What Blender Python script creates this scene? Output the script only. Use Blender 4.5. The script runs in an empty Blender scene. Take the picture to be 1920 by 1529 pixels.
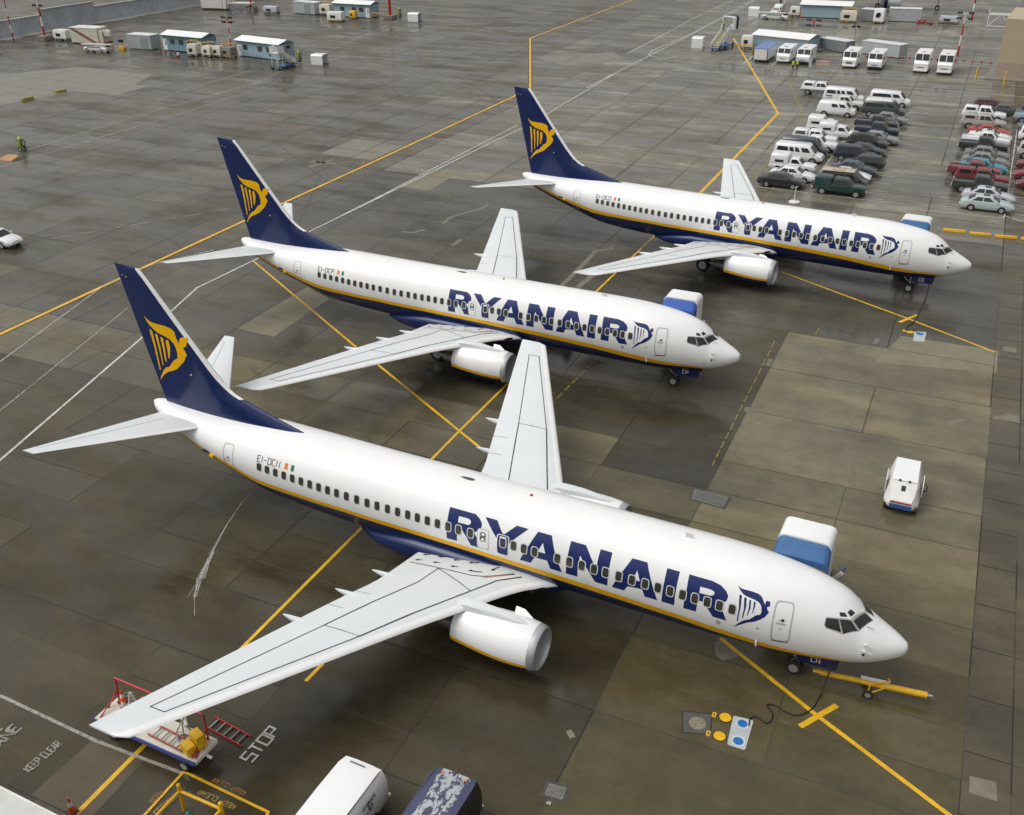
import bpy, bmesh, math, random
from mathutils import Vector, Matrix
C = bpy.context.scene.collection
R = math.radians
# ------------------------------------------------------------------ camera, sky, sun, exposure
FPX, CX, CY = 1850.241, 960.0, 764.5
CAM = Vector((-0.8886, -32.7281, 29.7664))
_yaw, _pit, _rol = 2.0301, 0.5063, -0.0122
_f = Vector((math.cos(_yaw)*math.cos(_pit), math.sin(_yaw)*math.cos(_pit), -math.sin(_pit)))
_r = Vector((math.sin(_yaw), -math.cos(_yaw), 0)); _u = _r.cross(_f)
RGT = math.cos(_rol)*_r + math.sin(_rol)*_u
UPV = -math.sin(_rol)*_r + math.cos(_rol)*_u
cd = bpy.data.cameras.new('camera'); cam = bpy.data.objects.new('camera', cd); C.objects.link(cam)
cam.matrix_world = Matrix(((RGT.x, UPV.x, -_f.x, CAM.x), (RGT.y, UPV.y, -_f.y, CAM.y), (RGT.z, UPV.z, -_f.z, CAM.z), (0, 0, 0, 1)))
cd.sensor_width = 36; cd.sensor_fit = 'HORIZONTAL'; cd.lens = FPX/1920*36; cd.clip_start = .5; cd.clip_end = 6000
bpy.context.scene.camera = cam
def gp(px, py, z=0.0):
    """the point at height z that is seen at photograph pixel px,py"""
    d = _f + RGT*((px-CX)/FPX) - UPV*((py-CY)/FPX)
    t = (z-CAM.z)/d.z
    return CAM + d*t
SUN_EL, SUN_AZ = R(58), R(235)
w = bpy.data.worlds.new('World'); bpy.context.scene.world = w; w.use_nodes = True
nt = w.node_tree; bg = nt.nodes['Background']
sky = nt.nodes.new('ShaderNodeTexSky'); sky.sky_type = 'NISHITA'; sky.sun_disc = False
sky.sun_elevation = SUN_EL; sky.sun_rotation = SUN_AZ; sky.air_density = 1.6; sky.dust_density = 6.0; sky.ozone_density = 1.0
hs = nt.nodes.new('ShaderNodeHueSaturation'); hs.inputs['Saturation'].default_value = .06
tc = nt.nodes.new('ShaderNodeTexCoord')
cl = nt.nodes.new('ShaderNodeTexNoise'); cl.inputs['Scale'].default_value = 2.2; cl.inputs['Detail'].default_value = 4
cr = nt.nodes.new('ShaderNodeMapRange'); cr.inputs[3].default_value = .8; cr.inputs[4].default_value = 1.2
mm = nt.nodes.new('ShaderNodeMix'); mm.data_type = 'RGBA'; mm.blend_type = 'MULTIPLY'; mm.inputs[0].default_value = 1
nt.links.new(tc.outputs['Generated'], cl.inputs['Vector']); nt.links.new(cl.outputs['Fac'], cr.inputs[0])
nt.links.new(sky.outputs[0], hs.inputs['Color']); nt.links.new(hs.outputs[0], mm.inputs[6]); nt.links.new(cr.outputs[0], mm.inputs[7])
nt.links.new(mm.outputs[2], bg.inputs['Color']); bg.inputs['Strength'].default_value = .15
sl = bpy.data.lights.new('sun', 'SUN'); sl.energy = .5; sl.angle = R(40); sl.color = (1, .97, .92)
so = bpy.data.objects.new('sun', sl); C.objects.link(so)
# direction towards the sun: elevation SUN_EL, azimuth measured as the sky texture does (clockwise from +y)
sd = Vector((math.sin(SUN_AZ)*math.cos(SUN_EL), math.cos(SUN_AZ)*math.cos(SUN_EL), math.sin(SUN_EL)))
so.rotation_euler = (-sd).to_track_quat('-Z', 'Y').to_euler(); so.location = (0, 0, 80)
vs = bpy.context.scene.view_settings
vs.view_transform = 'Standard'; vs.look = 'None'; vs.gamma = 1; vs.exposure = -.12
rnd = random.Random(7)

# ------------------------------------------------------------------ materials
def mat(name, col, rough=.5, metal=0.0, var=.08, scale=2.0, bump=0.0, bscale=30, coat=0.0, spec=.5, rvar=.0):
    m = bpy.data.materials.new(name); m.use_nodes = True
    n = m.node_tree.nodes; l = m.node_tree.links; b = n['Principled BSDF']
    b.inputs['Roughness'].default_value = rough; b.inputs['Metallic'].default_value = metal
    b.inputs['Coat Weight'].default_value = coat; b.inputs['Coat Roughness'].default_value = .08
    b.inputs['Specular IOR Level'].default_value = spec
    tc = n.new('ShaderNodeTexCoord'); nz = n.new('ShaderNodeTexNoise')
    nz.inputs['Scale'].default_value = scale; nz.inputs['Detail'].default_value = 5; nz.inputs['Roughness'].default_value = .6
    l.new(tc.outputs['Object'], nz.inputs['Vector'])
    mr = n.new('ShaderNodeMapRange'); mr.inputs[1].default_value = .3; mr.inputs[2].default_value = .7
    mr.inputs[3].default_value = 1-var; mr.inputs[4].default_value = 1+var
    l.new(nz.outputs['Fac'], mr.inputs[0])
    mx = n.new('ShaderNodeMix'); mx.data_type = 'RGBA'; mx.blend_type = 'MULTIPLY'; mx.inputs[0].default_value = 1
    mx.inputs[6].default_value = (*col, 1); l.new(mr.outputs[0], mx.inputs[7]); l.new(mx.outputs[2], b.inputs['Base Color'])
    if rvar:
        m2 = n.new('ShaderNodeMapRange'); m2.inputs[1].default_value = .3; m2.inputs[2].default_value = .7
        m2.inputs[3].default_value = max(0, rough-rvar); m2.inputs[4].default_value = rough+rvar
        l.new(nz.outputs['Fac'], m2.inputs[0]); l.new(m2.outputs[0], b.inputs['Roughness'])
    if bump:
        n2 = n.new('ShaderNodeTexNoise'); n2.inputs['Scale'].default_value = bscale; n2.inputs['Detail'].default_value = 3
        l.new(tc.outputs['Object'], n2.inputs['Vector'])
        bp = n.new('ShaderNodeBump'); bp.inputs['Strength'].default_value = bump; bp.inputs['Distance'].default_value = .02
        l.new(n2.outputs['Fac'], bp.inputs['Height']); l.new(bp.outputs[0], b.inputs['Normal'])
    return m
WHITE = mat('white_gloss_paint', (.80, .80, .79), .3, var=.025, scale=1.2, coat=.3)
YEL = mat('yellow_livery_paint', (.88, .46, .004), .35, var=.04, spec=.25)
BLUE = mat('navy_livery_paint', (.006, .017, .085), .2, var=.05, spec=.4)
LBLUE = mat('navy_lettering', (.010, .022, .115), .28, var=.04, spec=.4)
GOLD = mat('gold_emblem', (.80, .44, .003), .4, var=.03, spec=.2)
WING = mat('wing_grey_paint', (.66, .685, .69), .38, var=.03, scale=.8)
SLAT = mat('slat_white_paint', (.80, .80, .79), .32, var=.03)
LINE = mat('dark_seam', (.03, .03, .035), .6)
SEAM = mat('grey_seam', (.40, .40, .40), .5)
GLASS = mat('dark_glass', (.018, .02, .019), .06, var=.3, scale=5, spec=.6)
PANE = mat('cabin_pane', (.048, .046, .040), .15, var=.4, scale=9)
WFRAME = mat('window_surround', (.60, .60, .56), .4)
BEIGE = mat('cockpit_frame', (.42, .41, .36), .45)
METAL = mat('bare_metal', (.55, .55, .56), .28, .85, var=.08, scale=3, rvar=.08)
DMETAL = mat('dark_metal', (.12, .12, .12), .4, .7, var=.2)
TYRE = mat('tyre_rubber', (.016, .016, .017), .75, var=.25, scale=8)
RIM = mat('wheel_rim', (.42, .42, .43), .35, .5, var=.12)
BLACK = mat('black_plastic', (.012, .012, .013), .5)
ORNG = mat('orange_paint', (.75, .20, .01), .5)
GREEN = mat('green_paint', (.01, .15, .08), .5)
RED = mat('red_paint', (.42, .015, .018), .45, var=.15)
GREY = mat('light_grey_paint', (.42, .44, .45), .5, var=.08, scale=1.5)
MGREY = mat('mid_grey_steel', (.24, .25, .26), .5, .2, var=.12)
OFFW = mat('off_white_paint', (.68, .67, .63), .45, var=.08, scale=1.4)
CREAM = mat('cream_paint', (.60, .57, .47), .5, var=.12, scale=1.4)
EQYEL = mat('equipment_yellow', (.70, .40, .01), .45, var=.12, scale=3)
HIVIS = mat('hi_vis_yellow', (.55, .75, .02), .7)
NAVYC = mat('navy_cloth', (.015, .02, .05), .85, var=.15, scale=10)
SKIN = mat('skin', (.45, .25, .17), .6)
TAIL = mat('tail_lamp_red', (.35, .01, .01), .25, coat=.4)
HEADL = mat('headlamp_lens', (.65, .66, .64), .12, coat=.5)
TEAL = mat('office_blue_cladding', (.17, .30, .37), .6, var=.06, scale=1.0)
PALEBL = mat('office_pale_blue', (.30, .42, .49), .6, var=.06, scale=1.0)
ROOFW = mat('white_metal_roof', (.80, .80, .79), .4, var=.04)
CONC = mat('weathered_concrete', (.20, .19, .165), .85, var=.25, scale=3, bump=.2)
CHROME = mat('chrome', (.7, .7, .7), .12, 1.0)

def paint_mat(name, col, wear=.35, rough=.4, full=1.0, scale=3.5):
    """road paint, worn away to the concrete below in an irregular pattern"""
    m = bpy.data.materials.new(name); m.use_nodes = True
    n = m.node_tree.nodes; l = m.node_tree.links; b = n['Principled BSDF']; b.inputs['Roughness'].default_value = rough
    g = n.new('ShaderNodeNewGeometry'); nz = n.new('ShaderNodeTexNoise'); nz.inputs['Scale'].default_value = scale
    nz.inputs['Detail'].default_value = 8; nz.inputs['Roughness'].default_value = .75
    l.new(g.outputs['Position'], nz.inputs['Vector'])
    mr = n.new('ShaderNodeMapRange'); mr.inputs[1].default_value = .47; mr.inputs[2].default_value = .66
    mr.inputs[3].default_value = full; mr.inputs[4].default_value = max(0, full*(1-wear*1.8)); l.new(nz.outputs['Fac'], mr.inputs[0])
    l.new(mr.outputs[0], b.inputs['Alpha'])
    n2 = n.new('ShaderNodeTexNoise'); n2.inputs['Scale'].default_value = .7; l.new(g.outputs['Position'], n2.inputs['Vector'])
    m2 = n.new('ShaderNodeMapRange'); m2.inputs[1].default_value = .3; m2.inputs[2].default_value = .7; m2.inputs[3].default_value = .78; m2.inputs[4].default_value = 1.1; l.new(n2.outputs['Fac'], m2.inputs[0])
    mx = n.new('ShaderNodeMix'); mx.data_type = 'RGBA'; mx.blend_type = 'MULTIPLY'; mx.inputs[0].default_value = 1; mx.inputs[6].default_value = (*col, 1)
    l.new(m2.outputs[0], mx.inputs[7]); l.new(mx.outputs[2], b.inputs['Base Color'])
    return m
P_YEL = paint_mat('yellow_road_paint', (.78, .45, .02), .16)
P_WHT = paint_mat('white_road_paint', (.60, .59, .55), .25)
P_FADE = paint_mat('faded_white_paint', (.45, .44, .39), .45, .4, .75)
P_YFADE = paint_mat('faded_yellow_paint', (.45, .31, .06), .5, .4, .7)
P_OFADE = paint_mat('faded_orange_paint', (.42, .22, .06), .5, .4, .6)
P_DARK = paint_mat('dark_line_border', (.05, .03, .02), .3)
SCUFF = paint_mat('tyre_scuff', (.12, .115, .10), .4, .4, .22, 1.2)
SCRATCH = paint_mat('scraped_white', (.42, .41, .38), .5, .6, .85, 9)

# ------------------------------------------------------------------ mesh helpers
class MB:
    def __init__(s): s.v = []; s.f = []; s.m = []
    def add(s, vs, fs, m=0):
        o = len(s.v); s.v += [tuple(p) for p in vs]
        for f in fs: s.f.append(tuple(i+o for i in f)); s.m.append(m)
        return s
    def box(s, cx, cy, cz, sx, sy, sz, m=0, rz=0.0, rot=None):
        M = rot if rot is not None else Matrix.Rotation(rz, 3, 'Z')
        c = Vector((cx, cy, cz))
        vs = [c + M @ Vector((x*sx/2, y*sy/2, z*sz/2)) for x in (-1, 1) for y in (-1, 1) for z in (-1, 1)]
        return s.add(vs, [(0, 1, 3, 2), (4, 6, 7, 5), (0, 4, 5, 1), (2, 3, 7, 6), (0, 2, 6, 4), (1, 5, 7, 3)], m)
    def tube(s, p, q, r, m=0, n=8, r2=None):
        p = Vector(p); q = Vector(q); d = (q-p).normalized(); r2 = r if r2 is None else r2
        a = d.orthogonal().normalized(); b = d.cross(a)
        vs = []
        for c, rr in ((p, r), (q, r2)):
            vs += [c + (a*math.cos(t) + b*math.sin(t))*rr for t in [2*math.pi*i/n for i in range(n)]]
        fs = [(i, (i+1) % n, n+(i+1) % n, n+i) for i in range(n)] + [tuple(range(n))[::-1], tuple(range(n, 2*n))]
        return s.add(vs, fs, m)
    def path(s, pts, r, m=0, n=8):
        pts = [Vector(p) for p in pts]; rings = []
        for i, p in enumerate(pts):
            d = (pts[min(i+1, len(pts)-1)] - pts[max(i-1, 0)]).normalized()
            a = d.cross(Vector((0, 0, 1)));
            if a.length < 1e-3: a = d.orthogonal()
            a.normalize(); b = d.cross(a)
            rings.append([p + (a*math.cos(t)+b*math.sin(t))*r for t in [2*math.pi*k/n for k in range(n)]])
        return s.loft(rings, m)
    def loft(s, rings, m=0, caps=True, closed=True, fm=None):
        n = len(rings[0]); vs = [p for r in rings for p in r]; fs = []; ms = []
        for i in range(len(rings)-1):
            for j in range(n if closed else n-1):
                k = (j+1) % n
                fs.append((i*n+j, i*n+k, (i+1)*n+k, (i+1)*n+j)); ms.append(fm(i, j) if fm else m)
        if caps and closed:
            fs.append(tuple(range(n))[::-1]); ms.append(fm(0, -1) if fm else m)
            fs.append(tuple(range((len(rings)-1)*n, len(rings)*n))); ms.append(fm(len(rings)-2, -2) if fm else m)
        o = len(s.v); s.v += [tuple(p) for p in vs]
        for f, k in zip(fs, ms): s.f.append(tuple(i+o for i in f)); s.m.append(k)
        return s
    def lathe(s, prof, axis='z', c=(0, 0, 0), n=24, m=0, fm=None):
        rings = []
        for a, r in prof:
            rg = []
            for k in range(n):
                t = 2*math.pi*k/n; x, y = r*math.cos(t), r*math.sin(t)
                p = {'z': (x, y, a), 'x': (a, x, y), 'y': (x, a, y)}[axis]
                rg.append((p[0]+c[0], p[1]+c[1], p[2]+c[2]))
            rings.append(rg)
        return s.loft(rings, m, True, True, fm)
    def prism(s, poly, z0, z1, m=0):
        return s.loft([[(x, y, z0) for x, y in poly], [(x, y, z1) for x, y in poly]], m)
    def quad(s, a, b, c, d, m=0): return s.add([a, b, c, d], [(0, 1, 2, 3)], m)
    def strip(s, pts, w, z=0.0, m=0, closed=False):
        for q in strip_quads(pts, w, closed): s.add([(x, y, z) for x, y in q], [(0, 1, 2, 3)], m)
        return s
    def build(s, name, mats, parent=None, angle=35, bevel=0.0, loc=None, rz=0.0):
        me = bpy.data.meshes.new(name); me.from_pydata(s.v, [], s.f)
        for k in (mats if isinstance(mats, (list, tuple)) else [mats]): me.materials.append(k)
        me.polygons.foreach_set('material_index', s.m)
        bm = bmesh.new(); bm.from_mesh(me); bmesh.ops.recalc_face_normals(bm, faces=bm.faces); bm.to_mesh(me); bm.free()
        me.shade_smooth(); me.set_sharp_from_angle(angle=R(angle)); me.update()
        o = bpy.data.objects.new(name, me); C.objects.link(o)
        if parent: o.parent = parent
        if loc is not None: o.location = loc; o.rotation_euler = (0, 0, rz)
        if bevel:
            b = o.modifiers.new('bevel', 'BEVEL'); b.width = bevel; b.segments = 2; b.limit_method = 'ANGLE'; b.angle_limit = R(40)
        return o
def strip_quads(pts, w, closed=False):
    P = [Vector((p[0], p[1])) for p in pts]; n = len(P); L = []; Rr = []
    for i in range(n):
        a = P[i-1] if (i > 0 or closed) else None; b = P[(i+1) % n] if (i < n-1 or closed) else None
        d1 = (P[i]-a).normalized() if a is not None else None; d2 = (b-P[i]).normalized() if b is not None else None
        d1 = d1 or d2; d2 = d2 or d1
        nn = Vector((-d1.y, d1.x)) + Vector((-d2.y, d2.x))
        if nn.length < 1e-4: nn = Vector((-d1.y, d1.x))
        nn.normalize(); k = max(.45, nn.dot(Vector((-d1.y, d1.x)))); o = nn*(w/2/k)
        L.append(P[i]+o); Rr.append(P[i]-o)
    return [[tuple(L[i]), tuple(Rr[i]), tuple(Rr[(i+1) % n]), tuple(L[(i+1) % n])] for i in range(n if closed else n-1)]
def tag(o, label, cat, group=None):
    o['label'] = label; o['category'] = cat
    if group: o['group'] = group
    return o
def thing(name, label, cat, loc=(0, 0, 0), rz=0.0, group=None):
    o = bpy.data.objects.new(name, None); C.objects.link(o); o.location = loc; o.rotation_euler = (0, 0, rz)
    o.empty_display_size = .3
    return tag(o, label, cat, group)
def struct(o): o['kind'] = 'structure'; return o
def kids(o): return list(o.children)
def copy_tree(o, parent=None):
    c = o.copy(); C.objects.link(c)
    if parent: c.parent = parent
    for k in kids(o): copy_tree(k, c)
    return c
FONT = {'F': [[(1, 1.4), (0, 1.4), (0, 0)], [(.08, .7), (.8, .7)]], 'S': [[(1, 1.4), (0, 1.4), (0, .7), (1, .7), (1, 0), (0, 0)]], 'T': [[(0, 1.4), (1, 1.4)], [(.5, 1.32), (.5, 0)]],
 'O': [[(0, 0), (0, 1.4), (1, 1.4), (1, 0), (0, 0)]], 'P': [[(0, 0), (0, 1.4), (1, 1.4), (1, .65), (.05, .65)]],
 'K': [[(0, 0), (0, 1.4)], [(1, 1.4), (.12, .7), (1, 0)]], 'E': [[(1, 1.4), (0, 1.4), (0, 0), (1, 0)], [(.08, .7), (.8, .7)]],
 'C': [[(1, 1.4), (0, 1.4), (0, 0), (1, 0)]], 'L': [[(0, 1.4), (0, 0), (1, 0)]],
 'A': [[(0, 0), (.5, 1.4), (1, 0)], [(.24, .45), (.76, .45)]], 'R': [[(0, 0), (0, 1.4), (1, 1.4), (1, .7), (.08, .7)], [(.45, .65), (1, 0)]],
 'N': [[(0, 0), (0, 1.4), (1, 0), (1, 1.4)]], 'I': [[(.5, 0), (.5, 1.4)]], 'D': [[(0, 0), (0, 1.4), (.65, 1.4), (1, 1.05), (1, .35), (.65, 0), (0, 0)]],
 'V': [[(0, 1.4), (.5, 0), (1, 1.4)]], '-': [[(.1, .7), (.9, .7)]], '4': [[(.8, 0), (.8, 1.4), (0, .45), (1, .45)]], '1': [[(.5, 0), (.5, 1.4)]],
 'Q': [[(0, 0), (0, 1.4), (1, 1.4), (1, 0), (0, 0)], [(.6, .4), (1.1, -.15)]], '.': [[(.35, .08), (.55, .08)]], 'G': [[(1, 1.4), (0, 1.4), (0, 0), (1, 0), (1, .65), (.5, .65)]],
 'B': [[(0, 0), (0, 1.4), (.8, 1.4), (.9, .75), (.1, .72)], [(.8, .68), (1, .6), (1, 0), (.08, 0)]], 'H': [[(0, 0), (0, 1.4)], [(1, 0), (1, 1.4)], [(.08, .7), (.92, .7)]]}
def text_quads(txt, h, w, gap, sw):
    """quads (in text metres: x along the line, y up) of a line of stroke letters; layer index rises so strokes never share a plane"""
    out = []; x = 0.0
    for ch in txt:
        if ch == ' ': x += w*.7+gap; continue
        cw = w*.25 if ch in 'I1.' else w
        for li, st in enumerate(FONT[ch]):
            pts = [(x + (p[0]*w if ch not in 'I1.' else cw/2 + (p[0]-.5)*w), p[1]/1.4*h) for p in st]
            cl = len(pts) > 3 and pts[0] == pts[-1]
            for q in strip_quads(pts[:-1] if cl else pts, sw, cl): out.append((q, li))
        x += cw+gap
    return out, x-gap
# ------------------------------------------------------------------ the apron: one sheet of concrete slabs
GA = R(1.2)
def uv(u, v): return (u*math.cos(GA)-v*math.sin(GA), u*math.sin(GA)+v*math.cos(GA))
def ground_mat():
    m = bpy.data.materials.new('wet_concrete'); m.use_nodes = True
    n = m.node_tree.nodes; l = m.node_tree.links; b = n['Principled BSDF']
    g = n.new('ShaderNodeNewGeometry'); at = n.new('ShaderNodeAttribute'); at.attribute_name = 'tint'
    def noise(scale, det, rough, sx=1, sy=1, off=0):
        mp = n.new('ShaderNodeMapping'); mp.inputs['Scale'].default_value = (sx, sy, 1); mp.inputs['Location'].default_value = (off, off*.7, 0)
        mp.inputs['Rotation'].default_value = (0, 0, -GA)
        l.new(g.outputs['Position'], mp.inputs['Vector'])
        z = n.new('ShaderNodeTexNoise'); z.inputs['Scale'].default_value = scale; z.inputs['Detail'].default_value = det; z.inputs['Roughness'].default_value = rough
        l.new(mp.outputs[0], z.inputs['Vector']); return z.outputs['Fac']
    def rng(x, a, c, lo, hi):
        r = n.new('ShaderNodeMapRange'); r.inputs[1].default_value = a; r.inputs[2].default_value = c; r.inputs[3].default_value = lo; r.inputs[4].default_value = hi
        l.new(x, r.inputs[0]); return r.outputs[0]
    def mul(a, c):
        r = n.new('ShaderNodeMath'); r.operation = 'MULTIPLY'; l.new(a, r.inputs[0]); l.new(c, r.inputs[1]); return r.outputs[0]
    big = noise(.11, 5, .62, 1, 1); streak = noise(.22, 5, .6, .35, 1.7, 11); fine = noise(2.6, 8, .72, 1, 1, 3); blot = noise(.55, 4, .55, 1, 1, 29)
    grain = noise(28, 2, .5)
    f = mul(mul(mul(rng(big, .3, .7, .74, 1.26), rng(streak, .3, .7, .80, 1.20)), mul(rng(fine, .25, .75, .86, 1.14), rng(blot, .35, .7, 1.10, .86))), rng(grain, .2, .8, .90, 1.10))
    # pale drying patches, strongest on the far part of the apron
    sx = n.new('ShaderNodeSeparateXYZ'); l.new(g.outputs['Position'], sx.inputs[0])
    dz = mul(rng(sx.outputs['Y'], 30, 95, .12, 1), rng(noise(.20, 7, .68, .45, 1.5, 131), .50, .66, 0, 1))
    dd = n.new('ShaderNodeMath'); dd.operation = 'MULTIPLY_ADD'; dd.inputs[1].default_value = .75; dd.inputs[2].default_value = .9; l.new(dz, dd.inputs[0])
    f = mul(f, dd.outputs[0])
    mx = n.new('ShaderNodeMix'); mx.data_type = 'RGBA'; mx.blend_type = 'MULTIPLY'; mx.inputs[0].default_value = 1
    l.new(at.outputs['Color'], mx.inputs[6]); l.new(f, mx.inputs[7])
    # pale mineral stains and brown stains
    st = noise(.34, 6, .7, 1, 1, 47); ms = rng(st, .56, .74, 0, .38)
    m2 = n.new('ShaderNodeMix'); m2.data_type = 'RGBA'; m2.inputs[7].default_value = (.075, .053, .026, 1)
    l.new(ms, m2.inputs[0]); l.new(mx.outputs[2], m2.inputs[6])
    # hairline cracks
    vo = n.new('ShaderNodeTexVoronoi'); vo.feature = 'DISTANCE_TO_EDGE'; vo.inputs['Scale'].default_value = .16; vo.inputs['Randomness'].default_value = 1
    wn = n.new('ShaderNodeTexNoise'); wn.inputs['Scale'].default_value = .9; wn.inputs['Detail'].default_value = 6
    l.new(g.outputs['Position'], wn.inputs['Vector'])
    ad = n.new('ShaderNodeMix'); ad.data_type = 'VECTOR'; ad.inputs[0].default_value = .0
    va = n.new('ShaderNodeVectorMath'); va.operation = 'SCALE'; va.inputs['Scale'].default_value = 2.2; l.new(wn.outputs['Color'], va.inputs[0])
    vb = n.new('ShaderNodeVectorMath'); vb.operation = 'ADD'; l.new(g.outputs['Position'], vb.inputs[0]); l.new(va.outputs[0], vb.inputs[1])
    l.new(vb.outputs[0], vo.inputs['Vector'])
    ck = mul(rng(vo.outputs['Distance'], .0, .006, .45, 0), rng(noise(.06, 2, .5, 1, 1, 71), .5, .6, 0, 1))
    m3 = n.new('ShaderNodeMix'); m3.data_type = 'RGBA'; m3.inputs[7].default_value = (.02, .018, .015, 1)
    l.new(ck, m3.inputs[0]); l.new(m2.outputs[2], m3.inputs[6]); l.new(m3.outputs[2], b.inputs['Base Color'])
    # wetness: a water film in places, damp elsewhere; wet concrete is darker and shinier
    wet = rng(noise(.15, 6, .62, .5, 1.3, 83), .44, .58, 1, 0)
    def maprange_of(x, lo, hi): return rng(x, 0, 1, lo, hi)
    ro = n.new('ShaderNodeMath'); ro.operation = 'ADD'
    l.new(maprange_of(wet, .46, .13), ro.inputs[0]); l.new(rng(fine, .3, .7, -.04, .05), ro.inputs[1]); l.new(ro.outputs[0], b.inputs['Roughness'])
    l.new(maprange_of(wet, .24, .5), b.inputs['Specular IOR Level'])
    m4 = n.new('ShaderNodeMix'); m4.data_type = 'RGBA'; m4.blend_type = 'MULTIPLY'; m4.inputs[0].default_value = 1
    l.new(m3.outputs[2], m4.inputs[6]); l.new(maprange_of(wet, 1.06, .80), m4.inputs[7]); l.new(m4.outputs[2], b.inputs['Base Color'])
    bp = n.new('ShaderNodeBump'); bp.inputs['Strength'].default_value = .25; bp.inputs['Distance'].default_value = .012
    l.new(noise(9, 4, .6), bp.inputs['Height']); l.new(bp.outputs[0], b.inputs['Normal'])
    return m
GMAT = ground_mat()
def edges(lo, hi, fixed, step):
    e = sorted(fixed); x = e[0]
    while x > lo: x -= step; e.insert(0, x)
    x = e[-1]
    while x < hi: x += step; e.append(x)
    return e
UE = edges(-330, 70, [-47.9, -41.75, -35.5, -29.37, -23.2, -17.0, -10.9, -4.15, 2.62, 4.3], 6.15)
VE = edges(-60, 420, [-11.55, -9.55, -5.45, -3.1, -.6, 2.6, 5.75, 8.7, 11.85, 15.1, 21.4, 27.75, 34.0, 40.3, 46.6, 52.9], 6.25)
def tint(u, v):
    k = rnd.uniform(.88, 1.14); w = rnd.uniform(-.03, .03)
    if u > 2.62: c = (.100, .086, .056)
    elif u > -10.9 and v < 2.6: c = (.100, .083, .041)  # right-hand slabs darkened in colour towards the camera, imitating weaker sky reflection there
    elif u > -10.9 and v < 8.7: c = (.122, .104, .056)
    elif u > -10.9 and v < 15.1: c = (.160, .138, .082)
    elif u > -10.9 and v < 34.0: c = (.184, .160, .100)
    elif u < -10.9 and v < 8.5: c = (.068, .057, .032)
    elif -17 < u < -10.9 and 11.85 < v < 15.1: c = (.060, .054, .038); k = .95
    elif v < 15.1: c = (.120, .104, .063)
    elif v < 34: c = (.074, .064, .041)
    elif v < 60: c = (.076, .070, .053)
    elif v < 105: c = (.165, .152, .115)
    else: c = (.155, .144, .112)
    if 70.5 < v < 77 and -47 < u < -24: c = (.180, .164, .115)
    if u < -60 and v > 20: c = (.094, .083, .060) if v < 75 or u < -75 else (.125, .114, .086)
    if u < -36 and v < 40 and v > 15: c = (.094, .083, .056)
    return (c[0]*k*(1+w), c[1]*k, c[2]*k*(1-w), 1)
ue = [-3000]+UE+[3000]; ve = [-3000]+VE+[3000]
vsx = [(*uv(u, v), 0.0) for u in ue for v in ve]; fs = []; cols = []
nv = len(ve)
for i in range(len(ue)-1):
    for j in range(nv-1):
        fs.append((i*nv+j, (i+1)*nv+j, (i+1)*nv+j+1, i*nv+j+1)); cols.append(tint((ue[i]+ue[i+1])/2, (ve[j]+ve[j+1])/2))
me = bpy.data.meshes.new('ground'); me.from_pydata(vsx, [], fs); me.materials.append(GMAT)
ca = me.color_attributes.new('tint', 'FLOAT_COLOR', 'CORNER')
buf = []
for c in cols: buf += list(c)*4
ca.data.foreach_set('color', buf)
o = bpy.data.objects.new('ground', me); C.objects.link(o); struct(o)
# joints between the slabs: dark sealed grooves, some of them faded
JOINT = mat('joint_sealant', (.016, .014, .011), .6, var=.4, scale=.6)
JOINT2 = mat('faded_joint', (.052, .045, .031), .6, var=.3, scale=.6)
b = MB()
def joint(p, q, wd, m): b.strip([p, q], wd, .005 if m == 0 else .0055, m)
for i, u in enumerate(UE):
    for j in range(len(VE)-1):
        v0, v1 = VE[j], VE[j+1]
        if v0 > 190: continue
        if abs(u+4.15) < .01 and v1 < 40: mk = 1
        else: mk = 0 if rnd.random() < .5 else 1
        if rnd.random() < .12: continue
        joint(uv(u, v0+.02), uv(u, v1-.02), rnd.uniform(.035, .07)*(1 if v0 < 50 else 1.7), mk)
for j, v in enumerate(VE):
    for i in range(len(UE)-1):
        u0, u1 = UE[i], UE[i+1]
        if v > 190: continue
        if u0 > -11 and u1 < 2.7 and v < 11: mk = 1; skip = .5
        else: mk = 0 if rnd.random() < .45 else 1; skip = .15
        if u0 >= 2.6: continue
        if rnd.random() < skip: continue
        joint(uv(u0+.02, v), uv(u1-.02, v), rnd.uniform(.03, .06)*(1 if v < 50 else 1.7), mk)
for k in range(-6, 60):
    v = -4.7+3.1*k; joint(uv(2.64, v), uv(4.28, v), .05, 0); joint(uv(4.32, v), uv(10.4, v), .05, 1)
struct(b.build('pavement_joints', [JOINT, JOINT2]))
# repaired slabs, patches and stains with outlines of their own
PATCH = [mat('pale_patch_concrete', (.190, .168, .112), .5, var=.15, scale=.8), mat('pale_grey_patch', (.185, .174, .138), .45, var=.15, scale=.5),
         mat('dark_patch_concrete', (.06, .055, .045), .28, var=.2, scale=.6), mat('filler_strip', (.17, .155, .112), .6, var=.2, scale=2), mat('brown_patch', (.088, .066, .036), .4, var=.2, scale=.8)]
b = MB()
def poly(px, m, z=.0035): b.add([(*gp(*p)[:2], z) for p in px], [tuple(range(len(px)))], m)
poly([(444, 616), (513, 632), (617, 561), (576, 538)], 0)
poly([(600, 288), (668, 260), (755, 275), (695, 301)], 1)
poly([(750, 350), (819, 316), (866, 322), (803, 358)], 0)
poly([(0, 140), (150, 126), (285, 140), (225, 178), (140, 172), (0, 198)], 1, .003)
poly([(185, 158), (285, 161), (220, 178), (150, 173)], 1, .0042)
poly([(1000, 106), (1150, 98), (1170, 110), (1060, 125)], 1)
poly([(1690, 630), (1872, 658), (1868, 700), (1640, 680)], 0, .0025)
poly([(1860, 783), (1888, 776), (1914, 780), (1914, 795), (1862, 787)], 3)
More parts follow.
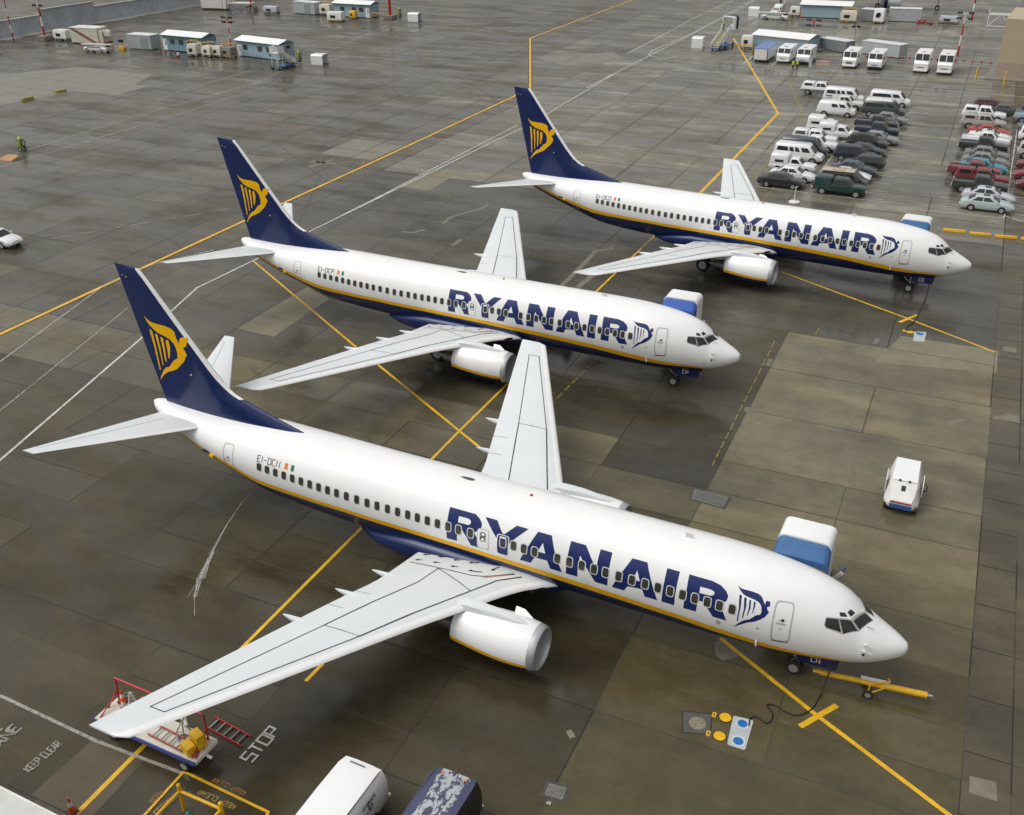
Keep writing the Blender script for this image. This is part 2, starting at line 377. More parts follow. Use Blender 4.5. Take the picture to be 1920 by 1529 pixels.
poly([(1776, 793), (1800, 786), (1810, 788), (1790, 797)], 3)
poly([(1339, 1205), (1360, 1196), (1372, 1215), (1395, 1229), (1355, 1240), (1342, 1230)], 3)
poly([(1818, 1455), (1868, 1467), (1870, 1503), (1817, 1487)], 3)
poly([(1881, 650), (1906, 653), (1905, 662), (1880, 658)], 3)
poly([(60, 1489), (178, 1384), (271, 1426), (160, 1545), (80, 1545)], 4)
struct(b.build('pavement_patches', PATCH))
b = MB()
def seam(px, wd=.22, m=0, z=.0065): b.strip([tuple(gp(*p)[:2]) for p in px], wd, z, m)
seam([(830, 420), (845, 408), (880, 398), (900, 392), (918, 383)], .35); seam([(752, 435), (775, 437), (797, 431)], .35); seam([(848, 461), (865, 449)], .4)
seam([(1047, 600-58), (1090, 500), (1118, 470), (1145, 468), (1150, 460), (1146, 452)], .42); seam([(1082, 540), (1118, 511)], .5)
seam([(290, 191), (345, 169), (420, 147), (470, 133)], .4, 0); seam([(1130, 204), (1155, 195), (1170, 200), (1184, 196)], .9)
seam([(580, 303), (632, 308)], .5); seam([(578, 314), (625, 300)], .5); seam([(585, 300), (600, 306)], .3)
seam([(1066, 1370), (1074, 1384)], .25); seam([(1885-440, 674), (1440, 686)], .3); seam([(1402, 764), (1398, 772)], .3); seam([(1646, 635), (1640, 645)], .32)
struct(b.build('crack_filler', [PATCH[3]]))
b = MB()
base = [(357, 1156), (364, 1120), (376, 1085), (398, 1035), (425, 985), (452, 945), (470, 925)]
for k in range(9):
    n0 = rnd.randint(0, 2); n1 = rnd.randint(4, 7); P = []
    for q, (px, py) in enumerate(base[n0:n1]):
        f = max(0, 1-(q+n0)/4.2); c = gp(px+rnd.uniform(-9, 9)*f+(k-4)*1.6*f, py); P.append((c.x, c.y))
    if len(P) > 1: b.strip(P, rnd.uniform(.02, .06), .0072+.0004*k, 0)
struct(b.build('scrape_marks', [SCRATCH]))
b = MB()
def arc(px, wd=.35, z=.0028): b.strip([tuple(gp(*p)[:2]) for p in px], wd, z, 0)
arc([(40, 850), (45, 900), (65, 975), (110, 1040), (150, 1100), (230, 1160), (350, 1215)], .8)
arc([(700, 25), (760, 75), (790, 110)], .3); arc([(860, 145), (920, 180), (945, 215)], .4); arc([(700, 150), (735, 165), (748, 180)], .4)
arc([(400, 500), (300, 440), (150, 430), (0, 470)], .4, .0031); arc([(520, 270), (600, 330), (560, 420), (430, 500)], .35, .0033)
arc([(1110, 75), (1180, 100), (1280, 120)], .4); arc([(980, 245), (1030, 300), (1100, 330)], .4)
arc([(470, 690), (500, 720), (495, 745)], .3)
struct(b.build('tyre_marks', [SCUFF]))
# painted lines
LZ = [.006]
def lines(name, m, items):
    b = MB(); LZ[0] += .0022
    for k, (px, wd, *cl) in enumerate(items):
        b.strip([tuple(gp(*p)[:2]) for p in px], wd, .0002*k+LZ[0], 0, bool(cl))
    return struct(b.build(name, [m]))
MAIN = [(-80, 664), (0, 627), (217, 526), (450, 418), (700, 304), (962, 182), (978, 174)]
TOPY = [(994, 168), (994, 72), (1195, -3)]
lines('yellow_line_border', P_DARK, [(MAIN, .62), (TOPY, .62)])
lines('yellow_taxi_line', P_YEL, [(MAIN, .34), (TOPY, .34)])
lines('yellow_lead_line', P_YEL, [([(1350, 1197), (1525, 1337), (1785, 1533)], .19), ([(1500, 1363), (1569, 1323)], .24),
  ([(1464, 510), (1702, 598), (1866, 661)], .17), ([(1686, 605), (1720, 591)], .24),
  ([(476, 491), (660, 645), (900, 840)], .17), ([(1000, 672), (958, 714), (862, 808), (760, 912), (678, 990), (452, 1217), (450, 1219)], .17),
  ([(605, 1245), (573, 1278)], .17), ([(277, 1392), (143, 1527)], .2), ([(1230, 440), (1120, 545), (1040, 630)], .17),
  ([(1375, 72), (1380, 80), (1459, 213), (1315, 360), (1230, 440)], .34)])
lines('faded_yellow_line', P_YFADE, [([(1465, 340), (1430, 375)], .12)]+[([(1210+(1040-1210)*t, 582+(752-582)*t), (1210+(1040-1210)*(t+.06), 582+(752-582)*(t+.06))], .1) for t in [i/12 for i in range(12)]]
  +[([(1453+(1332-1453)*t, 640+(880-640)*t), (1453+(1332-1453)*(t+.05), 640+(880-640)*(t+.05))], .08) for t in [i/14 for i in range(14)]]
  +[([(1528, 628), (1536, 616)], .1), ([(1480, 155), (1508, 223), (1490, 245)], .2), ([(1445, 300), (1410, 340)], .15)])
lines('white_apron_line', P_WHT, [([(-5, 868), (265, 635), (370, 540), (480, 487), (590, 430), (1000, 230), (1150, 140), (1190, 137), (1280, 132), (1920, 182)], .17),
  ([(640, 405), (700, 375), (970, 235)], .15), ([(1100, 165), (1335, 45), (1400, 10), (1420, -2)], .17), ([(1175, 102), (1300, 35), (1385, -5)], .17), ([(1275, 105), (1240, 112), (1216, 104), (1222, 96), (1300, 62), (1415, -2)], .15),
  ([(1280, 118), (1560, 141), (1920, 162)], .17), ([(1412, 105), (1393, 121)], .16), ([(1408, 122), (1446, 124), (1456, 116)], .16)])
lines('thin_white_line', P_FADE, [([(-5, 683), (200, 532), (290, 495), (400, 470)], .14), ([(-5, 775), (240, 578)], .10), ([(0, 1305), (180, 1390), (340, 1450)], .14)])
lines('faded_orange_line', P_OFADE, [([(-5, 172), (120, 185), (320, 211), (636, 245)], .2), ([(682, 245), (734, 244)], .3), ([(776, 240), (820, 232)], .2), ([(663, 253), (687, 264)], .22), ([(697, 275), (700, 281), (698, 289)], .25), ([(685, 301), (678, 309)], .25)])
lines('stand_edge_line', P_FADE, [([(-5, 300), (300, 205), (480, 158), (525, 135), (580, 112), (778, 25), (800, 18)], .16), ([(-5, 316), (345, 212), (510, 160)], .16)]
  + [([(50*k+95, 449-8.5*k), (50*k+131, 443-8.5*k)], .1) for k in range(8)] + [([(530, 22), (700, 62)], .15)])
# parking bays
pk = []
ROW = [79.0+2.95*k for k in range(-3, 13)]
for y in ROW:
    pk.append(([(-19.3, y), (-15.4, y)], .09))
    pk.append(([(-12.4, y-1.4), (-9.9, y-1.4)], .09)); pk.append(([(-4.9, y-1.0), (-3.2, y-1.0)], .09)); pk.append(([(.3, y-1.0), (3.2, y-1.0)], .09))
pk.append(([(-17.45, 71.2), (-17.4, 99.4)], .11)); pk.append(([(1.1, 68.3), (.9, 112)], .11)); pk.append(([(-22.6, 68.2), (-12, 68.1), (-7.6, 68.1)], .11))
pk.append(([(-6.5, 66.9), (1.0, 67.4), (1.1, 68.3)], .1)); pk.append(([(1.1, 68.2), (4.5, 66.0)], .1)); pk.append(([(-4.6, 69.9), (-2.6, 69.9)], .09))
b = MB()
for k, (p, wd) in enumerate(pk): b.strip(p, wd, .024+.00015*k, 0)
struct(b.build('parking_bay_lines', [P_WHT]))
# lettering painted on the ground
def gtext(name, m, txt, org, ax, ay, h, wd, gap, sw, z=.034):
    b = MB(); q, L = text_quads(txt, h, wd, gap, sw); A = Vector(ax).normalized(); Y = Vector(ay).normalized()
    for k, (qq, li) in enumerate(q): b.add([(*(Vector(org)+A*x+Y*y), z+.001*li) for x, y in qq], [(0, 1, 2, 3)], 0)
    return struct(b.build(name, [m]))
def gt2(name, m, txt, pa, pb, hpx, fl=1, sw=.05):
    a = gp(*pa); c = gp(*pb); d = (c-a).to_2d(); L = d.length; n = len(txt); wd = L/(n*1.32-.32)
    h = (gp(*hpx)-a).to_2d().length
    gtext(name, m, txt, (a.x, a.y), d, Vector((-d.y, d.x))*fl, h, wd, wd*.32, sw)
gt2('stop_lettering', P_WHT, 'STOP', (472, 1431), (526, 1372), (452, 1420.5), 1, .085)
gt2('keep_clear_lettering', P_FADE, 'KEEP CLEAR', (56, 1449), (118, 1396), (46, 1441), 1, .05)
gt2('lane_lettering', P_FADE, 'LANE', (-14, 1414), (41, 1366), (-30, 1406), 1, .085)
gt2('line_lettering', P_FADE, 'FIRE', (-42, 1408), (13, 1360), (-58, 1400), 1, .085)
gt2('yellow_keep_clear_lettering', P_YFADE, 'KEEP CLEAR', (443, 1512), (376, 1482), (440, 1520), 1, .05)
gt2('orange_keep_clear_lettering', P_OFADE, 'KEEP CLEAR', (462, 1486), (402, 1459), (458, 1493), 1, .05)
gt2('side_keep_lettering', P_OFADE, 'KEEP', (279, 1503), (298, 1484), (288, 1507), -1, .05)
gt2('side_clear_lettering', P_YFADE, 'CLEAR', (288, 1524), (318, 1497), (297, 1528), -1, .05)
gt2('grate_number', P_WHT, '411', (1024, 1509), (1037, 1512), (1025, 1503), 1, .03)
YB = [gp(230, 1575), gp(345, 1448), gp(503, 1524), gp(495, 1545)]
b = MB(); b.strip([tuple(p[:2]) for p in YB], .11, .031, 0); struct(b.build('yellow_box_line', [P_YEL]))
LET={'R1':[[(19.49,52.4),(18.94,52.4),(18.46,52.4),(18.2,52.4),(17.96,56.8),(17.82,61.8),(17.8,66.9),(17.89,71.2),(18.07,75.8),(18.14,76.8),(18,83),(17.74,97.4),(18.3,97.4),(18.5,87.1),(18.74,78.1),(18.95,78.7),(19,97.4),(19.52,97.4),(19.51,88),(19.5,72)],[(18.97,61),(18.55,60.6),(18.4,61.8),(18.34,64.3),(18.36,67.6),(18.45,69.1),(18.97,69.7)]],'Y':[[(17.72,52.4),(17.14,52.4),(16.79,66.9),(16.69,67.9),(16.19,52.4),(15.63,52.4),(16.38,76.7),(16.4,78),(16.45,97.4),(16.99,97.4),(16.98,77),(17.06,74.9)]],'A1':[[(15.18,52.4),(14.54,52.4),(14.23,74.9),(13.89,97.4),(14.43,97.4),(14.59,87),(15.18,87.7),(15.36,97.4),(15.88,97.4),(15.53,76)],[(14.86,64.9),(14.69,77.8),(15.05,77.9)]],'N':[[(13.65,52.4),(12.97,52.4),(12.43,75),(12.35,75.3),(12.32,52.4),(11.79,52.4),(11.8,79.4),(11.82,97.4),(12.37,97.4),(12.86,77.9),(13.13,66.9),(13.16,77.5),(13.18,97.4),(13.71,97.4),(13.68,76)]],'A2':[[(10.91,52.4),(10.27,52.4),(9.94,75),(9.63,97.4),(10.17,97.4),(10.31,88.3),(10.93,90.2),(11.08,97.4),(11.62,97.4),(11.28,76.1)],[(10.61,65.4),(10.43,78.2),(10.74,78.7)]],'I':[[(9.42,52.4),(8.89,52.4),(8.91,97.4),(9.45,97.4)]],'R2':[[(8.5,52.4),(7.54,52.4),(7.19,54.5),(6.93,59.6),(6.82,64.7),(6.85,71.2),(6.99,75.1),(7.04,77.1),(6.89,88.9),(6.74,97.4),(7.3,97.4),(7.53,89),(7.68,81.3),(7.95,80.8),(7.97,85.3),(8,97.4),(8.53,97.4),(8.48,72.7)],[(7.97,63.1),(7.56,62.9),(7.41,64),(7.36,66.3),(7.42,69.6),(7.57,70.6),(7.96,70.9)]],'harp':[[(6.55,48.6),(6.38,51.4),(5.99,51),(5.73,51.1),(5.58,53),(5.5,56.3),(5.4,61.1),(5.38,60.2),(5.39,58.5),(5.36,56.1),(5.22,56.1),(5.19,61.6),(5.25,62.4),(5.3,63.7),(5.28,65.4),(5.19,69.2),(5.3,75.9),(5.45,81.2),(5.66,86.9),(5.96,92.3),(6.21,97.8),(6.44,103.4),(6.3,97.1),(6.09,90.4),(5.87,86.4),(5.69,79.2),(5.59,76.5),(5.49,75),(5.46,71.6),(5.51,64.9),(5.61,61.2),(5.81,59.5),(6.11,58.7),(6.27,57.4),(6.41,54)]],'hs0':[[(6.41,60.1),(6.38,58.5),(6.31,59.5),(6.27,73.6),(6.3,93.9),(6.34,93.9),(6.33,76.2)]],'hs1':[[(6.21,61.4),(6.17,60),(6.11,60.8),(6.07,71.7),(6.12,87.7),(6.16,87.5),(6.14,74.3)]],'hs2':[[(6,62.4),(5.97,61.1),(5.93,61.8),(5.9,71),(5.95,82.3),(5.98,82),(5.96,71.7)]],'hs3':[[(5.82,62.6),(5.79,61.4),(5.75,62.2),(5.74,68.3),(5.79,77.2),(5.81,76.9),(5.79,69.8)]]}
COCK={'side':[(3.11,53.7),(2.67,48.4),(2.48,64.3),(3,65.6),(3.1,63.1)],'mid':[(2.63,47.9),(2.23,40),(1.92,47.2),(2.39,65.2)],'front':[(2.14,38),(1.8,3.52),(1.48,7.73),(1.86,43.3)],'eb1':[(2.7,38.5),(2.5,34.5),(2.38,38.2),(2.63,43.6)],'eb2':[(2.42,31.9),(2.33,23.3),(2.15,23.4),(2.26,34.4)],'frame':[(3.11,52),(2.69,47),(2.25,38.8),(1.82,-0.5),(1.69,1.81),(1.44,6.45),(1.86,47),(2.4,66.5),(3.05,67.3),(3.14,63.3)],'dots':[(1.55,67.2),(1.55,80.5),(1.54,90)]}
HARP=[[(37.55,9.99),(37.36,9.83),(37.07,9.72),(36.56,9.71),(36.15,9.71),(35.76,9.63),(35.59,9.48),(35.53,9.18),(35.4,8.92),(35.35,9.1),(35.27,9.22),(35.1,9.28),(34.87,9.25),(34.91,9.02),(34.99,8.79),(35.13,8.76),(35.17,8.71),(34.98,8.37),(35.26,7.94),(35.85,7.4),(36.17,7.23),(36.63,7.03),(36.97,6.77),(37.31,6.42),(37.32,6.48),(37.1,6.8),(36.85,7.13),(36.63,7.31),(36.41,7.39),(35.95,7.87),(35.79,7.97),(35.66,8.04),(35.61,8.36),(35.64,8.58),(35.74,8.82),(35.97,9.04),(36.29,9.13),(36.68,9.2),(37.03,9.35),(37.32,9.58),(37.47,9.81)],[(37.34,9.26),(37.24,9.31),(37.15,9.18),(37.11,8.4),(37.14,7.04),(37.2,6.99),(37.23,7.11),(37.25,8.26),(37.34,9.14)],[(36.99,9.08),(36.88,9.14),(36.8,9.07),(36.79,8.38),(36.83,7.37),(36.9,7.35),(36.92,8.32),(36.98,8.95)],[(36.63,8.98),(36.53,9.04),(36.44,8.97),(36.45,8.42),(36.52,7.67),(36.58,7.62),(36.62,7.67),(36.61,8.33),(36.63,8.82)],[(36.27,8.9),(36.2,8.96),(36.08,8.93),(36.05,8.53),(36.23,7.92),(36.28,7.89),(36.32,7.92),(36.29,8.42),(36.3,8.71)]]
# ------------------------------------------------------------------ the three airliners (s = metres aft of the nose, y to port, z up)
FT = [(0.0,2.78,2.78,0.0),(0.05,2.58,2.95,.18),(0.2,2.42,3.08,.34),(0.5,2.24,3.26,.56),(1.0,2.0,3.52,.83),(1.5,1.82,3.79,1.05),(1.8,1.73,3.97,1.14),
(2.2,1.62,4.32,1.25),(2.6,1.52,4.58,1.34),(3.0,1.44,4.75,1.42),(3.6,1.33,4.94,1.54),(4.5,1.23,5.10,1.68),(5.5,1.18,5.21,1.80),(6.5,1.16,5.29,1.85),(8.0,1.15,5.33,1.87),
(23.5,1.24,5.37,1.87),(25,1.33,5.38,1.88),(26.5,1.40,5.39,1.88),(28,1.52,5.40,1.87),(30,1.76,5.40,1.86),(32,2.36,5.33,1.71),(34,2.99,5.24,1.43),(36,3.66,5.17,.96),(37,4.02,5.15,.66),(37.8,4.45,5.14,.35),(38.07,4.66,5.06,.15)]
def pchip(X, Y):
    n = len(X); h = [X[i+1]-X[i] for i in range(n-1)]; d = [(Y[i+1]-Y[i])/h[i] for i in range(n-1)]
    m = [d[0]]+[0 if d[i-1]*d[i] <= 0 else (3*(h[i-1]+h[i]))/((2*h[i]+h[i-1])/d[i-1]+(h[i]+2*h[i-1])/d[i]) for i in range(1, n-1)]+[d[-1]]
    def f(x):
        x = min(max(x, X[0]), X[-1]); i = 0
        while i < n-2 and x > X[i+1]: i += 1
        t = (x-X[i])/h[i]
        return (2*t**3-3*t*t+1)*Y[i]+(t**3-2*t*t+t)*h[i]*m[i]+(-2*t**3+3*t*t)*Y[i+1]+(t**3-t*t)*h[i]*m[i+1]
    return f
def lin(X, Y):
    def f(x):
        if x <= X[0]: return Y[0]
        for i in range(len(X)-1):
            if x <= X[i+1]: return Y[i]+(Y[i+1]-Y[i])*(x-X[i])/(X[i+1]-X[i])
        return Y[-1]
    return f
_fs = [r[0] for r in FT]
def _nose(k):      # linear in front of the windscreen break so the nose keeps its measured line, smooth behind
    ys = [r[k] for r in FT]; a = lin(_fs, ys); c = pchip(_fs, ys)
    return c
fzb, fzt, fw = _nose(1), _nose(2), _nose(3)
fzc = lin([0, 2, 6, 8, 24, 38], [.5, .46, .543, .543, .535, .55])
def FP(s, th, off=0.0, side=-1):
    """point on the fuselage skin: th degrees round from the crown; side -1 starboard"""
    zb, zt, w_ = fzb(s), fzt(s), fw(s); zc = zb+(zt-zb)*fzc(s); t = R(th); h = (zt-zc) if math.cos(t) >= 0 else (zc-zb)
    y = math.sin(t)*w_; z = zc+h*math.cos(t)
    if off:
        ny, nz = math.sin(t)/max(w_, .05), math.cos(t)/max(h, .05); q = math.hypot(ny, nz)
        e = .05; nx = 0.0
        if s < 7 or s > 24:      # tilt with the taper
            dw = (fw(s+e)-fw(s-e))/(2*e); dh = ((fzt(s+e)-fzt(s-e)) if math.cos(t) >= 0 else (fzb(s-e)-fzb(s+e)))/(2*e)
            nx = (dw*abs(math.sin(t))+dh*abs(math.cos(t)))
        q2 = math.sqrt(1+nx*nx); y += ny/q*off/q2; z += nz/q*off/q2; s -= nx*off/q2
    return (-(s-10), side*y, z)
TH_T = lin([1.72, 2.0, 2.34, 3.0, 4.3, 5.7, 7.1, 8.5, 11.5, 14.3, 17.1, 20.3, 25.1, 27.6, 29.6, 31.5, 33, 36.5, 37.6], [179, 135, 126.5, 122.8, 119.2, 117.3, 114.3, 110.8, 106.8, 104.4, 102.3, 101.2, 101.5, 102.8, 104.3, 104.6, 103, 100.5, 150])
TH_B = lin([1.72, 2.0, 2.34, 2.75, 3.5, 4.3, 5.7, 7.1, 8.5, 11.5, 14.3, 17.2, 20.2, 25.2, 27.7, 29.7, 31.6, 34, 36.5, 37.6], [179.6, 152, 138, 133.5, 130.3, 129.3, 129.0, 125.3, 120.0, 115.8, 112.9, 110, 108.5, 108.4, 110.8, 114, 116.5, 115, 112, 152])
def fuselage(parent):
    st = [0.004, .02, .05, .09, .14, .2, .28, .38]; s = .5
    while s < 4: st.append(s); s += .12
    while s < 8: st.append(s); s += .25
    while s < 24: st.append(s); s += .8
    while s < 37.6: st.append(s); s += .35
    st += [37.7, 37.85, 37.95, 38.03, 38.07]
    rings = []; lay = []
    NU, NS, NL = 34, 2, 20
    for s in st:
        a, c = TH_T(s), TH_B(s)
        th = [a*i/NU for i in range(NU)]+[a+(c-a)*i/NS for i in range(NS)]+[c+(180-c)*i/NL for i in range(NL)]
        half = [FP(s, t) for t in th]+[FP(s, 180)]
        port = [(p[0], -p[1], p[2]) for p in half[1:-1]][::-1]
        rings.append(half+port)
    n = len(rings[0]); H = NU+NS+NL
    def fm(i, j):
        if j < 0: return 0 if j == -1 else 3
        k = j if j < H else n-1-j
        if st[min(i+1, len(st)-1)] < 1.75 or st[i] > 37.5: return 0
        return 0 if k < NU else (1 if k < NU+NS else 2)
    return MB().loft(rings, fm=fm).build('fuselage', [WHITE, YEL, BLUE, DMETAL], parent, 50)
def fill2d(polys, cuts=(), scuts=()):
    """triangulate an outline with holes, cut it along lines of constant th (cuts) and s"""
    bm = bmesh.new(); ed = []
    for pl in polys:
        vs = [bm.verts.new((p[0], p[1]*.0326, 0)) for p in pl]
        for i in range(len(vs)): ed.append(bm.edges.new((vs[i], vs[(i+1) % len(vs)])))
    bmesh.ops.triangle_fill(bm, use_beauty=True, use_dissolve=False, edges=ed)
    for t in cuts: bmesh.ops.bisect_plane(bm, geom=bm.verts[:]+bm.edges[:]+bm.faces[:], plane_co=(0, t*.0326, 0), plane_no=(0, 1, 0))
    for t in scuts: bmesh.ops.bisect_plane(bm, geom=bm.verts[:]+bm.edges[:]+bm.faces[:], plane_co=(t, 0, 0), plane_no=(1, 0, 0))
    bm.verts.index_update(); vs = [(v.co.x, v.co.y/.0326) for v in bm.verts]; fs = [tuple(v.index for v in f.verts) for f in bm.faces]
    bm.free(); return vs, fs
def frange(a, c, d):
    out = [];
    while a < c: out.append(a); a += d
    return out
def decal(b, polys, off, m=0, side=-1, scuts=()):
    vs, fs = fill2d(polys, frange(1, 179, 3), scuts); b.add([FP(s, t, off, side) for s, t in vs], fs, m)
def rrect(n=5, r=.28):
    out = []
    for cx, cy, a0 in ((1-r, 1-r, 0), (r, 1-r, 90), (r, r, 180), (1-r, r, 270)):
        for i in range(n): a = R(a0+90*i/(n-1)); out.append((cx+r*math.cos(a), cy+r*math.sin(a)))
    return out
RR = rrect()
def bil(q, u, v):   # q corners: aft-top, fwd-top, fwd-bottom, aft-bottom
    a = [q[0][k]+(q[1][k]-q[0][k])*u for k in (0, 1)]; c = [q[3][k]+(q[2][k]-q[3][k])*u for k in (0, 1)]
    return (a[0]+(c[0]-a[0])*v, a[1]+(c[1]-a[1])*v)
def ring_on(b, q, fu, fv, off, m, shape=None, sub=1):
    sh = shape or RR; pts = []
    for i in range(len(sh)):
        a, c = sh[i], sh[(i+1) % len(sh)]
        for k in range(sub): pts.append((a[0]+(c[0]-a[0])*k/sub, a[1]+(c[1]-a[1])*k/sub))
    n = len(pts); vs = []
    for u, v in pts: vs.append(FP(*bil(q, u, v), off))
    for u, v in pts: vs.append(FP(*bil(q, .5+(u-.5)*(1-fu), .5+(v-.5)*(1-fv)), off))
    b.add(vs, [(i, (i+1) % n, n+(i+1) % n, n+i) for i in range(n)], m)
def fan_on(b, q, fu, fv, off, m, shape=None):
    sh = shape or RR; n = len(sh)
    vs = [FP(*bil(q, .5+(u-.5)*(1-fu), .5+(v-.5)*(1-fv)), off) for u, v in sh]+[FP(*bil(q, .5, .5), off)]
    b.add(vs, [(i, (i+1) % n, n) for i in range(n)], m)
WST = [29.94,29.46,28.96,28.46,27.96,27.45,26.94,26.43,25.92,25.41,24.86,24.29,23.72,23.18,22.61,22.07,21.53,21.02,20.5,19.98,19.44,18.91,18.31,16.19,15.70,15.19,14.12,13.57,13.0,12.45,11.93,11.35,10.77,10.2,9.65,9.13,8.61,8.1,7.59,7.09,6.58]
def wth(s): return 79.8 if s < 24 else 79.8-(s-24)*.25
def cabin_window(s, parent, name='cabin_window', fr=None):
    b = MB(); t = wth(s) if fr is None else fr; q = [(s+.175, t-7.6), (s-.175, t-7.6), (s-.175, t+7.6), (s+.175, t+7.6)]
    ring_on(b, q, .22, .16, .010, 0); fan_on(b, q, .18, .13, .008, 1)
    return b.build(name, [WFRAME, PANE], parent)
def LE(y):
    return lin([0, 1.56, 2.22, 2.96, 4.05, 5.5, 17.2], [12.8, 14.46, 15.23, 15.74, 16.33, 17.02, 23.24])(abs(y))
def TE(y): return lin([0, 2, 4.6, 5.3, 17.35], [20.95, 21.0, 21.2, 21.3, 24.9])(abs(y))
def zr(y): return 2.2+(abs(y)-1.9)*.105-.25*max(0, min(1, (6.9-abs(y))/5))
def naca(t, tk): return 5*tk*(.2969*math.sqrt(max(t, 0))-.126*t-.3516*t*t+.2843*t**3-.1036*t**4)
def zu(s, y):
    c = TE(y)-LE(y); return zr(y)+c*naca(min(max((s-LE(y))/c, 0), 1), .11)
def wing(sd, parent):
    """sd -1 starboard, +1 port"""
    ys = [1.2, 1.9, 2.45, 3.17, 3.8, 4.3, 5.0, 5.6, 6.6, 8, 9.5, 11, 12.5, 14, 15.5, 16.6, 17.15]; rings = []
    for y in ys:
        le, te = LE(y), TE(y); c = te-le; ts = min(.5, .36/c)
        up = [0, .15*ts, .45*ts, ts]+[ts+(1-ts)*k/9 for k in range(1, 10)]
        lo = [.9, .75, .55, .35, .18, .07, .02]
        rg = [(-(le+c*t-10), sd*y, zr(y)+c*naca(t, .11)) for t in up]+[(-(le+c*t-10), sd*y, zr(y)-c*naca(t, .085)) for t in lo]
        rings.append(rg)
    # rounded raked tip
    y = 17.34; le, te = LE(y)+.45, TE(y); c = te-le
    rings.append([(-(le+c*t-10), sd*y, zr(y)+.04*(1 if k < len(up) else -1)*(1 if 0 < t < 1 else 0)) for k, t in enumerate(up+lo)])
    n = len(rings[0])
    def fm(i, j): return 1 if (0 <= j <= 2 or j == n-1) else 0
    w_ = MB().loft(rings, fm=fm).build('wing', [WING, SLAT], parent, 50)
    b = MB()
    def ln(pts, wd=.05, off=.012, dens=.6):
        P = []
        for (s0, y0), (s1, y1) in zip(pts, pts[1:]):
            L = math.hypot(s1-s0, y1-y0); k = max(1, int(L/dens)); P += [(s0+(s1-s0)*i/k, y0+(y1-y0)*i/k) for i in range(k)]
        P.append(pts[-1])
        for q in strip_quads(P, wd): b.add([(-(x-10), sd*y, zu(x, y)+off) for x, y in q], [(0, 1, 2, 3)], 0)
    ln([(15.77, 1.9), (16.58, 2.72), (17.18, 4.0), (18.0, 5.75), (19.47, 8.95)], .06); ln([(19.47, 8.95), (23.02, 15.72)], .04)
    ln([(19.51, 4.4), (21.14, 8.98)], .055); ln([(21.14, 8.98), (23.67, 15.72), (23.02, 15.72)], .04, .013); ln([(19.51, 4.4), (19.34, 3.02), (17.18, 4.0)], .04, .014)
    ln([(19.47, 8.95), (21.14, 8.98)], .03, .014); ln([(20.82, 2.99), (19.37, 2.97), (17.73, 2.91), (17.24, 2.74), (16.1, 1.9)], .045, .0155)
    for y in (6.2, 7.6): ln([(21.9+(y-6.6)*.3, y), (20.9+(y-6.6)*.3, y)], .015, .016)
    b.build('panel_line', [LINE], w_)
    b = MB()
    for y0 in (10.9, 13.6): ln([(LE(y0)+.02, y0), (LE(y0)+.36, y0+.03)], .02, .013)
    if b.v: b.build('slat_joint', [SEAM], w_)
    if sd < 0:
        b = MB()
        def arrow(t, h, wd=.05):   # shaft point t -> head h
            d = Vector((h[0]-t[0], h[1]-t[1])); L = d.length; d /= L; nn = Vector((-d.y, d.x))
            m_ = Vector(h)-d*.16
            for q in (strip_quads([t, tuple(m_)], wd)[0], [tuple(m_+nn*.09), tuple(m_-nn*.09), tuple(h), tuple(h)]):
                q = q if q[2] != q[3] else q[:3]
                b.add([(-(x-10), -y, zu(x, y)+.018) for x, y in q], [tuple(range(len(q)))], 0)
        for hx, hy in ((20.73, 2.71), (20.68, 2.13), (19.87, 2.62), (19.92, 2.06), (18.95, 2.62), (19.14, 2.05)): arrow((hx-.33, hy-.09), (hx, hy))
        for p in ([(17.44, 2.45), (17.73, 2.55), (18.06, 2.59)], [(17.86, 1.70), (18.03, 1.88), (18.37, 1.97)], [(16.94, 1.75), (17.03, 1.86), (17.14, 2.17)]):
            for q in strip_quads(p[:2], .06): b.add([(-(x-10), -y, zu(x, y)+.018) for x, y in q], [(0, 1, 2, 3)], 0)
            arrow(p[1], p[2], .06)
        b.build('walkway_arrow', [BLACK], w_)
        b = MB(); a0, a1 = Vector((17.17, 2.80)), Vector((16.15, 1.85))
        for k in range(22):
            p0 = a0.lerp(a1, k/22); p1 = a0.lerp(a1, (k+.55)/22); 
            for q in strip_quads([tuple(p0), tuple(p1)], .11): b.add([(-(x-10), -y, zu(x, y)+.016) for x, y in q], [(0, 1, 2, 3)], k % 2)
        b.build('hatched_edge', [BLACK, ORNG], w_)
    # landing light in the wing root leading edge
    b = MB(); c0 = Vector((-(14.9-10), sd*2.2, zr(2.2)+.12)); ax = Vector((.72, sd*.62, .05)).normalized()
    t1 = Vector((-.66, sd*.75, 0)).normalized(); up_ = Vector((.25, sd*.2, .95)).normalized()
    cs = [c0+ax*.10+t1*(.30*math.cos(R(a)))+up_*(.10*math.sin(R(a))) for a in range(0, 360, 24)]
    b.add(cs, [tuple(range(len(cs)))], 0); cs2 = [p+(p-c0-ax*.10)*.25-ax*.015 for p in cs]; b.add(cs2, [tuple(range(len(cs2)))], 1)
    b.build('landing_light', [GLASS, METAL], w_)
    # flap track fairings
    for yf, L in ((4.35, 2.5), (6.45, 2.3), (9.0, 2.1)):
        te = TE(yf); b = MB(); rg = []
        for k in range(9):
            t = k/8; s = te+.75-L*(1-t)*1.0; r_ = .22*math.sin(math.pi*min(.98, .08+.90*(t**.8)))**.8+.008
            zc_ = zr(yf)-.16-.05*math.sin(math.pi*t)+.13*t
            rg.append([(-(s-10), sd*yf+r_*.75*math.cos(a), zc_+r_*math.sin(a)) for a in [2*math.pi*i/10 for i in range(10)]])
        b.loft(rg); b.build('flap_track_fairing', [WING], w_)
    return w_
